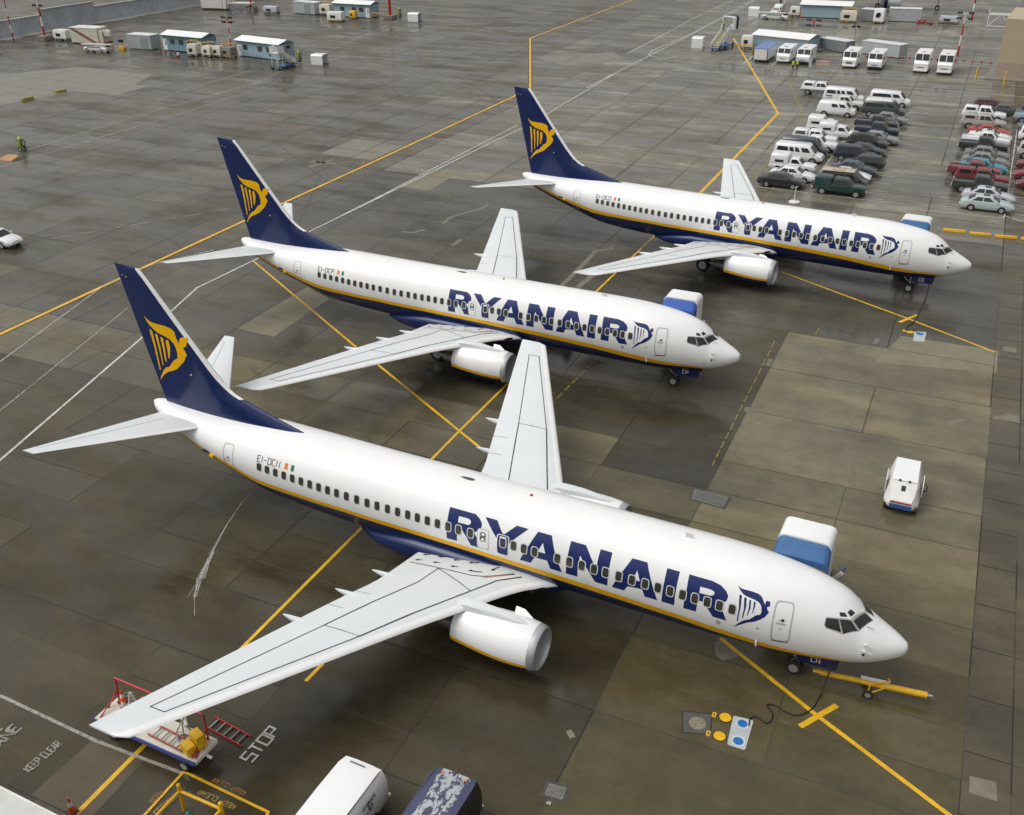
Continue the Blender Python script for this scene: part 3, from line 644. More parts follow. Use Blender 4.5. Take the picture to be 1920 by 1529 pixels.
def engine(sd, parent):
    yc, zc, S = sd*4.87, 1.47, lambda s: -(s-10)
    rt = MB(); n = 40
    prof = [(13.72, .965), (13.9, .995), (14.3, 1.035), (14.9, 1.055), (15.6, 1.035), (16.3, .98), (16.9, .915), (17.25, .865), (17.25, .84), (16.6, .82)]
    prof = [(a, r_*1.045) for a, r_ in prof]
    rings = []
    yb, yt = lin([13.7, 15.1, 17.2], [113.5, 109, 104.5]), lin([13.7, 15.1, 17.2], [102, 97, 90.5])
    for s, r_ in prof:
        a, c = yt(s), yb(s); th = [a*i/14 for i in range(14)]+[a, (a+c)/2]+[c+(180-c)*i/5 for i in range(6)]
        half = [(S(s), yc-r_*math.sin(R(t)), zc+r_*math.cos(R(t))*(1 if t < 90 else .95)) for t in th]
        rings.append(half+[(p[0], 2*yc-p[1], p[2]) for p in half[1:-1]][::-1])
    m = len(rings[0]); H = m//2
    def fm(i, j):
        if j < 0: return 3
        k = j if j < H else m-1-j
        if i >= 8: return 3
        return 0 if k < 14 else (1 if k < 16 else 2)
    e = rt.loft(rings, caps=False, fm=fm).build('engine', [WHITE, YEL, BLUE, DMETAL], parent, 40)
    lipp = [(13.72, 1.008), (13.6, .99), (13.5, .965), (13.42, .93), (13.40, .90), (13.44, .86), (13.55, .83), (13.75, .81)]
    rg = [[(S(s), yc-r_*math.sin(2*math.pi*k/n), zc+r_*math.cos(2*math.pi*k/n)*(1 if math.cos(2*math.pi*k/n) > 0 else .95)) for k in range(n)] for s, r_ in lipp]
    MB().loft(rg, caps=False).build('intake_lip', [LIPM], e, 60)
    rg = [[(S(s), yc-r_*math.sin(2*math.pi*k/n), zc+r_*math.cos(2*math.pi*k/n)*(1 if math.cos(2*math.pi*k/n) > 0 else .95)) for k in range(n)] for s, r_ in [(13.75, .81), (14.1, .80), (14.5, .80)]]
    MB().loft(rg, caps=False).build('intake_duct', [GREY], e, 60)
    b = MB(); rg = []
    for k in range(24):
        a = 2*math.pi*k/24; c, s_ = math.cos(a), math.sin(a); c2, s2 = math.cos(a+.2), math.sin(a+.2)
        b.add([(S(14.5), yc+.2*s_, zc+.2*c), (S(14.42), yc+.2*s2, zc+.2*c2), (S(14.40), yc+.78*s2, zc+.77*c2), (S(14.55), yc+.78*s_, zc+.77*c)], [(0, 1, 2, 3)], 0)
    b.lathe([(S(14.45), .24), (S(14.2), .15), (S(14.02), .02)], 'x', (0, yc, zc), 16, 1)
    b.lathe([(S(14.62), .8), (S(14.63), .01)], 'x', (0, yc, zc), 24, 1)
    b.build('fan', [DMETAL, BLACK], e)
    b = MB(); b.lathe([(S(16.4), .66), (S(17.3), .62), (S(18.1), .46), (S(18.12), .42), (S(17.8), .36)], 'x', (0, yc, zc), 24, 0)
    b.lathe([(S(17.7), .34), (S(18.3), .24), (S(18.75), .05)], 'x', (0, yc, zc), 16, 0)
    b.build('exhaust_nozzle', [mat_exh], e)
    b = MB(); rg = []
    for s, hw, zt, zb in ((13.98, .02, 2.50, 2.40), (14.3, .12, 2.62, 2.4), (14.8, .19, 2.70, 2.3), (15.6, .23, 2.80, 2.2), (16.3, .24, 2.82, 2.0), (16.9, .23, 2.80, 1.95), (17.6, .21, 2.5, 1.9), (18.6, .16, 2.4, 1.95), (19.6, .05, 2.35, 2.1)):
        rg.append([(S(s), yc+dy*hw, z) for dy, z in ((-1, zb), (-1, zt-.10), (-.7, zt-.02), (0, zt), (.7, zt-.02), (1, zt-.10), (1, zb))])
    b.loft(rg); b.build('pylon', [WING], e, 40)
    # strake on the inboard side and the small marks on the outer cowl
    b = MB(); q = sd*-1
    def on(s, t, off=0):
        r_ = lin([p[0] for p in prof[:8]], [p[1] for p in prof[:8]])(s)+off; return (S(s), yc+q*r_*math.sin(R(t)), zc+r_*math.cos(R(t)))
    b.add([on(14.1, 42, -.02), on(15.0, 42, -.02), on(15.0, 42, .26), on(14.6, 42, .24), on(14.1, 38, -.02), on(15.0, 38, -.02), on(15.0, 39.5, .26), on(14.6, 39.5, .24)],
          [(0, 1, 2, 3), (4, 5, 6, 7), (0, 1, 5, 4), (1, 2, 6, 5), (2, 3, 7, 6), (3, 0, 4, 7)], 0)
    b.build('strake', [WHITE], e)
    if sd < 0:
        b = MB(); q = -1
        def on2(s, t): return on(s, t, .006)
        def pt(u, v, s0=15.25, t0=117): return on2(s0+u, t0+v*55)
        for pl in strip_quads([(0, .02), (.0, .32)], .035): b.add([pt(x, y) for x, y in pl], [(0, 1, 2, 3)], 0)
        for pl in strip_quads([(-.09, -.03), (.10, -.03)], .05): b.add([pt(x, y) for x, y in pl], [(0, 1, 2, 3)], 0)
        for pl in strip_quads([(-.75+.055*math.cos(a*math.pi/6), -.06+.055*math.sin(a*math.pi/6)) for a in range(12)], .016, True): b.add([pt(x, y) for x, y in pl], [(0, 1, 2, 3)], 0)
        for pl in strip_quads([(-.79, -.02), (-.71, -.10)], .014): b.add([pt(x, y) for x, y in pl], [(0, 1, 2, 3)], 0)
        b.build('cowl_marking', [BLACK], e)
    return e
LIPM = mat('satin_lip_metal', (.52, .53, .54), .42, .6, var=.03)
mat_exh = mat('exhaust_metal', (.22, .20, .18), .35, .9, var=.2)
def tailplane(sd, parent):
    rings = []
    for k in range(9):
        t = k/8; y = .25+(7.18-.25)*t; le = 33.55+(38.72-33.55)*t; te = 37.15+(39.44-37.15)*t; z = 4.72+(5.48-4.72)*t; c = te-le
        prof = [0, .02, .06, .15, .35, .6, .85, 1]
        rings.append([(-(le+c*p-10), sd*y, z+c*naca(p, .085)) for p in prof]+[(-(le+c*p-10), sd*y, z-c*naca(p, .085)) for p in prof[1:-1][::-1]])
    n = len(rings[0])
    o = MB().loft(rings, fm=lambda i, j: 1 if j in (0, 1, n-1) else 0).build('tailplane', [WING, SLAT], parent, 50)
    b = MB()
    def tp(s, y, off=.01):
        t = (y-.25)/6.93; le = 33.55+5.17*t; te = 37.15+2.29*t; c = te-le; return (-(s-10), sd*y, 4.72+.76*t+c*naca(min(max((s-le)/c, 0), 1), .085)+off)
    for (s0, y0), (s1, y1) in (((36.35, 1.2), (38.95, 6.6)), ((38.95, 6.6), (39.2, 6.6))):
        for k in range(8):
            q = strip_quads([(s0+(s1-s0)*k/8, y0+(y1-y0)*k/8), (s0+(s1-s0)*(k+1)/8, y0+(y1-y0)*(k+1)/8)], .03)[0]; b.add([tp(x, y) for x, y in q], [(0, 1, 2, 3)], 0)
    b.build('elevator_gap', [SEAM], o)
    return o
FLE = lin([5.2, 5.42, 5.75, 6.1, 6.42, 6.6, 6.92, 7.74, 10.0, 12.52], [27.7, 28.5, 29.75, 30.95, 31.98, 32.42, 32.9, 33.64, 35.44, 37.38])
FTE = lin([5.2, 5.25, 12.5], [37.26, 37.28, 38.97])
def fin_h(s, z):
    le, te = FLE(z), FTE(z); t = min(max((s-le)/(te-le), 0), 1); mx = lin([5.2, 6.4, 12.5], [.36, .30, .10])(z)
    return mx*naca(t**(1 if z > 7 else 1.3), .2)/.1
def tail_fin(parent):
    zs = [5.15, 5.3, 5.45, 5.6, 5.8, 6.0, 6.2, 6.42, 6.6, 6.92, 7.3, 7.74, 8.5, 9.3, 10.2, 11.2, 12.0, 12.42, 12.52]; rings = []
    for z in zs:
        le, te = FLE(z), FTE(z); c = te-le; ts = .21/c; T = [0, .3*ts, ts]+[ts+(1-ts)*(k/9)**1.2 for k in range(1, 10)]
        k_ = .55 if z > 12.5 else 1
        rg = [(-(le+c*t-10), -fin_h(le+c*t, z)*k_, z-.06*(1-t) if z > 12.4 else z) for t in T]+[(-(le+c*t-10), fin_h(le+c*t, z)*k_, z-.06*(1-t) if z > 12.4 else z) for t in T[1:-1][::-1]]
        rings.append(rg)
    n = len(rings[0])
    def fm(i, j): return 1 if (zs[i] >= 6.42 and j in (0, 1, n-1, n-2)) else 0
    f = MB().loft(rings, fm=fm).build('tail_fin', [BLUE, SLAT], parent, 50)
    b = MB()
    for pl in HARP:
        vs, fs = fill2d([[(s, z/.0326) for s, z in pl]], [z/.0326 for z in frange(6.5, 10, .2)], frange(34.9, 37.6, .15))
        # refine so that the emblem follows the fin
        b.add([(-(s-10), -fin_h(s, t*.0326)-.02, t*.0326) for s, t in vs], fs, 0)
    b.build('harp_emblem', [GOLD], f)
    b = MB(); b.tube((-(34.9-10), -fin_h(34.9, 7.3), 7.3), (-(34.9-10), -fin_h(34.9, 7.3)-.06, 7.3), .04, 0, 8); b.build('fin_light', [OFFW], f)
    b = MB()
    for s, z in ((38.55, 11.95), (38.3, 11.9)): b.box(-(s-10), -fin_h(s, z)-.01, z, .12, .02, .03, 0)
    b.build('static_port', [GREY], f)
    return f
def wheel(name, c, r, wd, parent, rimr=.55):
    b = MB(); h = wd/2
    b.lathe([(-h*.8, r*.6), (-h, r*.72), (-h*.95, r*.9), (-h*.6, r), (h*.6, r), (h*.95, r*.9), (h, r*.72), (h*.8, r*.6)], 'y', c, 24, 0)
    for sg in (-1, 1):
        b.lathe([(sg*h*.82, r*rimr+.01), (sg*h*.86, r*rimr*.8), (sg*h*.6, r*rimr*.6), (sg*h*.7, r*.16), (sg*h*.95, r*.12), (sg*h*.95, .004)], 'y', c, 20, 1)
    return b.build(name, [TYRE, RIM], parent)
def bar3(b, p, q, r, m=0, n=8): b.tube(p, q, r, m, n)
def make_airliner():
    root = thing('airliner', '', 'airliner')
    S = lambda s: -(s-10)
    fuselage(root)
    # blue wing-to-body fairing
    rg = []
    for s, hw, zb, zt in ((13.9, .9, 1.38, 1.8), (14.7, 1.5, 1.22, 2.05), (15.8, 1.85, 1.12, 2.3), (17.2, 1.98, 1.06, 2.45), (19.5, 2.03, 1.02, 2.5), (21.4, 2.0, 1.03, 2.5), (22.6, 1.86, 1.1, 2.3), (23.8, 1.55, 1.2, 2.0), (24.9, .9, 1.33, 1.6)):
        zc_ = (zb+zt)/2; h = (zt-zb)/2; e = .62
        rg.append([(S(s), hw*math.copysign(abs(math.cos(a))**e, math.cos(a)), zc_+h*math.copysign(abs(math.sin(a))**e, math.sin(a))) for a in [2*math.pi*k/32 for k in range(32)]])
    MB().loft(rg).build('belly_fairing', [BLUE], root, 60)
    for s in WST: cabin_window(s, root)
    # the airline's name and emblem along the side
    b = MB()
    for k in ('R1', 'Y', 'A1', 'N', 'A2', 'I', 'R2'): decal(b, LET[k], .005)
    b.build('name_lettering', [LBLUE], root)
    b = MB(); decal(b, LET['harp'], .005, scuts=(5.4, 5.8, 6.2))
    for k in range(4): decal(b, LET['hs%d' % k], .005)
    b.build('harp_emblem', [LBLUE], root)
    # doors
    def door(name, q, fill, ol, wd=.09, hd=.045, offs=.0065, r_=None):
        b = MB()
        if fill is not None:
            sh = [(u, v) for u, v in RR]
            vs, fs = fill2d([[bil(q, u, v) for u, v in sh]], frange(1, 179, 3)); b.add([FP(s, t, offs) for s, t in vs], fs, 0)
        ring_on(b, q, wd, hd, offs+.0035, 1, rrect(4, .16), 9)
        return b, lambda: b.build(name, [fill or WHITE, ol], root)
    q = [(5.02, 51.5), (4.30, 48.2), (4.26, 103.6), (5.0, 107.3)]
    b, fin_ = door('service_door', q, None, SEAM, .13, .06); d = fin_()
    b = MB(); cq = [bil(q, .42, .40), bil(q, .62, .40), bil(q, .62, .47), bil(q, .42, .47)]; fan_on(b, cq, 0, 0, .012, 0, rrect(6, .49))
    b.build('door_window', [PANE], d)
    b = MB(); cq = [bil(q, .18, .49), bil(q, .72, .50), bil(q, .72, .55), bil(q, .18, .54)]; fan_on(b, cq, 0, 0, .012, 0, rrect(5, .45)); cq = [bil(q, .05, .975), bil(q, .93, .975), bil(q, .93, 1.01), bil(q, .05, 1.01)]; fan_on(b, cq, 0, 0, .012, 1)
    cq = [bil(q, .40, .62), bil(q, .52, .62), bil(q, .52, .66), bil(q, .40, .66)]; fan_on(b, cq, 0, 0, .012, 0)
    b.build('handle', [SEAM, DMETAL], d)
    q = [(32.24, 59.0), (31.58, 57), (31.72, 124), (32.36, 128)]
    b, fin_ = door('service_door', q, None, SEAM, .10, .045); d = fin_()
    b = MB(); cq = [bil(q, .42, .40), bil(q, .62, .40), bil(q, .62, .47), bil(q, .42, .47)]; fan_on(b, cq, 0, 0, .012, 0, rrect(6, .49)); b.build('door_window', [PANE], d)
    b = MB(); cq = [bil(q, .05, .50), bil(q, .65, .52), bil(q, .65, .57), bil(q, .05, .55)]; fan_on(b, cq, 0, 0, .012, 0); b.build('handle', [SEAM], d)
    q1 = [(17.98, 68.8), (17.40, 68.8), (17.40, 97.4), (17.98, 97.4)]
    b, fin_ = door('emergency_exit', q1, WHITE, SEAM, .09, .055); d = fin_(); cabin_window(17.69, d, 'exit_window', 79.8)
    q2 = [(17.02, 68.8), (16.42, 68.8), (16.42, 98.0), (17.02, 98.0)]
    b, fin_ = door('emergency_exit', q2, LBLUE, WHITE, .13, .075); 
    cq = [bil(q2, .22, .09), bil(q2, .76, .09), bil(q2, .76, .17), bil(q2, .22, .17)]; fan_on(b, cq, 0, 0, .011, 1)
    d = fin_(); cabin_window(16.71, d, 'exit_window', 79.8)
    # cockpit glazing, both sides
    for side in (-1, 1):
        b = MB(); fr = [(s, max(t, 0.0)) for s, t in COCK['frame']]; decal(b, [fr], .004, 0, side, frange(1.4, 3.3, .12)); b.build('cockpit_frame', [BEIGE], root)
        for k in ('front', 'mid', 'side', 'eb1', 'eb2'):
            b = MB(); decal(b, [COCK[k]], .012, 0, side, frange(1.4, 3.3, .12))
            b.build('cockpit_window' if k[0] != 'e' else 'eyebrow_window', [GLASS], root)
    b = MB()
    for s, t in ((1.55, 66), (1.55, 80)): b.box(*FP(s, t, .05), .12, .08, .05, 0); b.tube(FP(s, t, .06), tuple(Vector(FP(s, t, .06))+Vector((.28, 0, -.03))), .018, 0)
    b.box(*FP(1.54, 90, .005), .10, .03, .09, 1); b.tube(FP(1.62, 30, .0), tuple(Vector(FP(1.62, 30, .03))+Vector((.26, -.05, .0))), .012, 1)
    b.build('pitot_probe', [OFFW, BLACK], root)
    b = MB()
    vs = [FP(19.32+.37*math.cos(a), 3.2+2.9*math.sin(a)*(1-.35*math.cos(a)), .008) for a in [2*math.pi*k/16 for k in range(16)]]; b.add(vs, [tuple(range(16))], 0)
    b.build('roof_antenna', [DMETAL], root)
    b = MB(); c = FP(16.15, 3.3, .0); b.lathe([(c[2]-.01, .07), (c[2]+.05, .06), (c[2]+.09, .01)], 'z', (c[0], c[1], 0), 12, 0); b.build('beacon', [RED], root)
    b = MB(); b.box(S(9.0), -.1, fzt(9)+.10, .3, .03, .22, 0); b.build('blade_antenna', [OFFW], root)
    b = MB(); b.tube(FP(5.52, 117, -.02), FP(5.52, 117, .10), .03, 0); b.box(*FP(5.52, 122, .02), .07, .07, .25, 0); b.build('drain_mast', [OFFW], root)
    b = MB(); sh = [(math.cos(R(a))*.5+.5, math.sin(R(a))*.5+.5) for a in range(0, 360, 30)]
    fan_on(b, [(7.17, 100), (6.97, 100), (6.97, 107), (7.17, 107)], 0, 0, .009, 0, sh); fan_on(b, [(4.77, 74.5), (4.72, 74.5), (4.72, 76), (4.77, 76)], 0, 0, .009, 1, sh); fan_on(b, [(5.55, 93.6), (5.48, 93.6), (5.48, 95.6), (5.55, 95.6)], 0, 0, .009, 1, sh)
    b.build('static_port', [SEAM, BLACK], root)
    # tricolour beside the registration
    b = MB()
    for s0, s1, m in ((28.47, 28.28, 0), (28.10, 27.92, 1)): fan_on(b, [(s0, 58.2), (s1, 58.0), (s1, 67.6), (s0, 67.8)], 0, 0, .007, m, [(0, 0), (1, 0), (1, 1), (0, 1)])
    b.build('tricolour_flag', [ORNG, GREEN], root)
    for sd in (-1, 1):
        wing(sd, root); engine(sd, root); tailplane(sd, root)
    tail_fin(root)
    # tail skid and drain under the rear fuselage
    b = MB(); b.box(*FP(33.2, 108, .05), .25, .12, .12, 0); b.box(*FP(33.6, 104, .03), .35, .06, .1, 1); b.build('tail_strap', [YEL, BLACK], root)
    b = MB(); b.tube((S(37.98), 0, 4.86), (S(38.14), 0, 4.87), .14, 0, 16, .13); b.build('exhaust_pipe', [DMETAL], root)
    # undercarriage
    g = MB(); bar3(g, (S(4.07), 0, .34), (S(4.0), 0, 1.6), .06); bar3(g, (S(4.07), -.26, .34), (S(4.07), .26, .34), .045); bar3(g, (S(4.05), 0, .7), (S(4.9), 0, 1.45), .035)
    bar3(g, (S(4.07), 0, .55), (S(3.8), -.02, .8), .03); g.box(S(3.75), -.12, .9, .12, .1, .1, 1)
    ng = g.build('nose_gear', [METAL, OFFW], root)
    for y in (-.22, .22): wheel('wheel', (S(4.07), y, .34), .345, .2, ng)
    for y in (-.42, .42):
        g = MB(); g.add([(S(3.98), y, 1.42), (S(2.35), y, 1.58), (S(2.42), y*1.12, 1.02), (S(3.98), y*1.12, .98), (S(3.98), y*.92, 1.42), (S(2.35), y*.92, 1.58), (S(2.42), y*1.04, 1.02), (S(3.98), y*1.04, .98)],
              [(0, 1, 2, 3), (4, 5, 6, 7), (0, 1, 5, 4), (1, 2, 6, 5), (2, 3, 7, 6), (3, 0, 4, 7)], 0)
        g.build('gear_door', [BLUE], ng)
    for sd in (-1, 1):
        g = MB(); bar3(g, (S(19.73), sd*2.98, .56), (S(19.6), sd*2.7, 2.2), .10); bar3(g, (S(19.73), sd*2.66, .56), (S(19.73), sd*3.3, .56), .07); bar3(g, (S(19.7), sd*2.85, 1.0), (S(19.6), sd*1.6, 1.9), .05); bar3(g, (S(19.7), sd*2.9, 1.1), (S(18.9), sd*2.8, 1.9), .05)
        mg = g.build('main_gear', [METAL], root)
        for y in (2.76, 3.2): wheel('wheel', (S(19.73), sd*y, .56), .56, .36, mg)
    return root
def reg_text(txt, parent):
    q, L = text_quads(txt, .33, .175, .07, .042); b = MB()
    for pl, li in q: b.add([FP(30.08-x*1.32/L, 69.6-(x/L)*1.2-y/.0326, .009+.0008*li) for x, y in pl], [(0, 1, 2, 3)], 0)
    return b.build('registration', [LINE], parent)
def door_text(txt, parent):
    q, L = text_quads(txt, .22, .14, .06, .042); b = MB()
    for pl, li in q: b.add([(-(3.42-x-10), -.482-.001*li, 1.16+y) for x, y in pl], [(0, 1, 2, 3)], 0)
    return b.build('door_code', [OFFW], parent)
PROTO = make_airliner()
PL = [((0.0, 0.0, 0.0), -.0048, 'EI-DCN', 'CN', 'nearest white airliner with navy tail, a yellow towbar at its nose wheel, coded CN'),
      ((-12.4911, 22.6768, .0104), .0095, 'EI-DCP', 'CP', 'middle white airliner with navy tail, coded CP, standing between the two others'),
      ((-.7601, 45.1134, -.0436), -.0030, 'EI-DCO', 'CO', 'farthest white airliner with navy tail, coded CO, nose by the staff car park')]
PITCH = -.00245
def plane_mat(i):
    (x, y, h), ro = PL[i][0], PL[i][1]
    loc = Vector((x-10*math.cos(h), y-10*math.sin(h), 0)); return loc, (ro, -PITCH, h)
for i in range(3):
    p = PROTO if i == 0 else copy_tree(PROTO)
    p.location, p.rotation_euler = plane_mat(i)
    tag(p, PL[i][4], 'airliner', 'airliners of one fleet parked side by side')
    PLANES = (PLANES if i else []) + [p]
for i in range(3):
    reg_text(PL[i][2], PLANES[i]); door_text(PL[i][3], [c for c in PLANES[i].children if c.name.startswith('nose_gear')][0])
# ------------------------------------------------------------------ vehicles (x forward, origin on the ground under the centre)
_cm = {}
def carpaint(c):
    if c not in _cm: _cm[c] = mat('car_paint', c, .28, var=.04, coat=.6, scale=1.5)
    return _cm[c]
WHT = (.74, .75, .75)
def car_body(spec, col, col2=None, split=None):
    b = MB(); W = spec['W']; rings = []
    for x, zb, zt, k in spec['low']:
        w_ = W*k; rings.append([(x, -w_*.90, zb), (x, -w_, zb+.16), (x, -w_*1.0, zb+(zt-zb)*.55), (x, -w_*.965, zt-.05), (x, -w_*.86, zt), (x, 0, zt+.02),
                                (x, w_*.86, zt), (x, w_*.965, zt-.05), (x, w_, zb+(zt-zb)*.55), (x, w_, zb+.16), (x, w_*.90, zb)])
    b.loft(rings, fm=lambda i, j: 2 if j in (10, 0, 9) and spec.get('sill') else (1 if (col2 and j in (0, 1, 8, 9)) else 0))
    for cb in spec['cabs']:
        xr, xf, xrt, xft, zb, zt, wb, wt = cb[:8]; d = min(.10, (zt-zb)*.2); rings = []
        for a in (0, .55, .86, 1.0):
            z = zb+(zt-zb)*a; ins = (1.0 if a < 1 else .88); q = a if a < 1 else 1
            r_, f_ = xr+(xrt-xr)*q, xf+(xft-xf)*q; w_ = (wb+(wt-wb)*q)
            if a == 1.0: r_ += .09; f_ -= .09; w_ -= .10
            c = .10
            rings.append([(r_, -w_+c, z), (r_+c, -w_, z), (f_-c, -w_, z), (f_, -w_+c, z), (f_, w_-c, z), (f_-c, w_, z), (r_+c, w_, z), (r_, w_-c, z)])
        b.loft(rings, m=cb[8] if len(cb) > 8 else 0)
    for bx in spec.get('boxes', []): b.box(*bx)
    if spec.get('bed'):
        x0, x1, zt, w_ = spec['bed']
        b.quad((x0, -w_, zt), (x1, -w_, zt), (x1, w_, zt), (x0, w_, zt), 2)
        for sg in (-1, 1): b.box((x0+x1)/2, sg*(w_+.05), zt+.012, x1-x0+.1, .11, .07, 0)
        b.box(x0-.03, 0, zt+.012, .08, 2*w_+.2, .07, 0)
    for ax in spec['ax']:
        for sg in (-1, 1): b.lathe([(sg*W*.93, spec['wr']+.07), (sg*(W+.006), spec['wr']+.055), (sg*(W+.007), .01)], 'y', (ax, 0, spec['wr']), 18, 2)
    return b
def make_car(kind, col, label, cat, x, y, rz=0.0, group='staff vehicles in the car park', col2=None, opts=None, name='parked_car'):
    sp = dict(KIND[kind]); sp.update(opts or {}); W = sp['W']
    t = thing(name, label, cat, (x, y, 0), rz, group)
    bd = car_body(sp, col, col2).build('body', [carpaint(col), carpaint(col2 or col), BLACK], t, 38)
    for k, (cb, wins) in enumerate(zip(sp['cabs'], sp['wins'])):
        xr, xf, xrt, xft, zb, zt, wb, wt = cb[:8]; off = .012
        def side_pt(sg, fx, fz):
            q = .10+fz*.80; r_, f_ = xr+(xrt-xr)*q+.1, xf+(xft-xf)*q-.1; w_ = wb+(wt-wb)*q
            return (r_+(f_-r_)*fx, sg*(w_+off), zb+(zt-zb)*q)
        for sg in (-1, 1):
            for a, c in wins.get('side', []):
                b = MB(); zlo, zhi = wins.get('sz', (.08, .92)); b.quad(side_pt(sg, a, zlo), side_pt(sg, c, zlo), side_pt(sg, c-.012, zhi), side_pt(sg, a+.012, zhi), 0); b.build('side_window', [GLASS], t)
        for nm, fl in (('windscreen', wins.get('front')), ('rear_window', wins.get('rear'))):
            if not fl: continue
            b = MB(); P = []
            for fz, s in ((.10, -1), (.10, 1), (.88, 1), (.88, -1)):
                q = fz*.92; x_ = (xf+(xft-xf)*q+off) if nm == 'windscreen' else (xr+(xrt-xr)*q-off); w_ = wb+(wt-wb)*q-.12
                P.append((x_, s*w_, zb+(zt-zb)*q+.01))
            b.add(P, [(0, 1, 2, 3)], 0); b.build(nm, [GLASS], t)
    for ax in sp['ax']:
        for sg in (-1, 1): wheel('wheel', (ax, sg*(W-.075), sp['wr']), sp['wr'], .2, t, .62)
    xf, zb, zt, k = sp['low'][-1]; xr, zb2, zt2, k2 = sp['low'][0]; hz = sp.get('hz', (zb+zt)/2+.08)
    for sg in (-1, 1):
        b = MB(); b.box(xf-.01, sg*W*k*.74, hz, .07, .32*W, .13, 0); b.build('headlight', [HEADL], t, bevel=.015)
        b = MB(); b.box(xr+.01, sg*W*k2*.84, (zb2+zt2)/2+.12, .07, .2*W, .22, 0); b.build('tail_lamp', [TAIL], t, bevel=.015)
    bm_ = CHROME if sp.get('chrome') else (BLACK if sp.get('blackbump') else carpaint(col))
    b = MB(); b.box(xf+.03, 0, zb+.14, .14, 2*W*k*.98, .17, 0); b.build('front_bumper', [bm_], t, bevel=.03)
    b = MB(); b.box(xr-.03, 0, zb2+.14, .14, 2*W*k2*.98, .17, 0); b.build('rear_bumper', [bm_], t, bevel=.03)
    b = MB(); b.box(xf+.012, 0, hz-.02, .05, .95*W, .13, 0); b.build('grille', [BLACK], t)
    for sg in (-1, 1):
        cb = sp['cabs'][sp.get('mc', 0)]; b = MB(); b.box(cb[1]-.28 if kind != 'step' else cb[1], sg*(cb[6]+.10), cb[4]+.12, .10, .16, .12, 0); b.build('door_mirror', [carpaint(col)], t, bevel=.02)
    return t
SED = [(-2.32, .38, .80, .86), (-2.22, .28, .92, .95), (-1.6, .24, .97, 1.0), (1.0, .24, .94, 1.0), (1.75, .26, .84, .98), (2.2, .30, .72, .92), (2.32, .36, .62, .82)]
TRK = [(-2.6, .52, .98, .96), (-2.55, .46, 1.05, 1.0), (.9, .44, 1.08, 1.0), (1.6, .44, 1.06, 1.0), (2.45, .46, .98, .95), (2.55, .52, .92, .90)]
VAN = [(-2.7, .46, 1.05, .97), (-2.6, .38, 1.15, 1.0), (1.5, .36, 1.12, 1.0), (2.35, .40, .98, .96), (2.6, .44, .84, .88)]
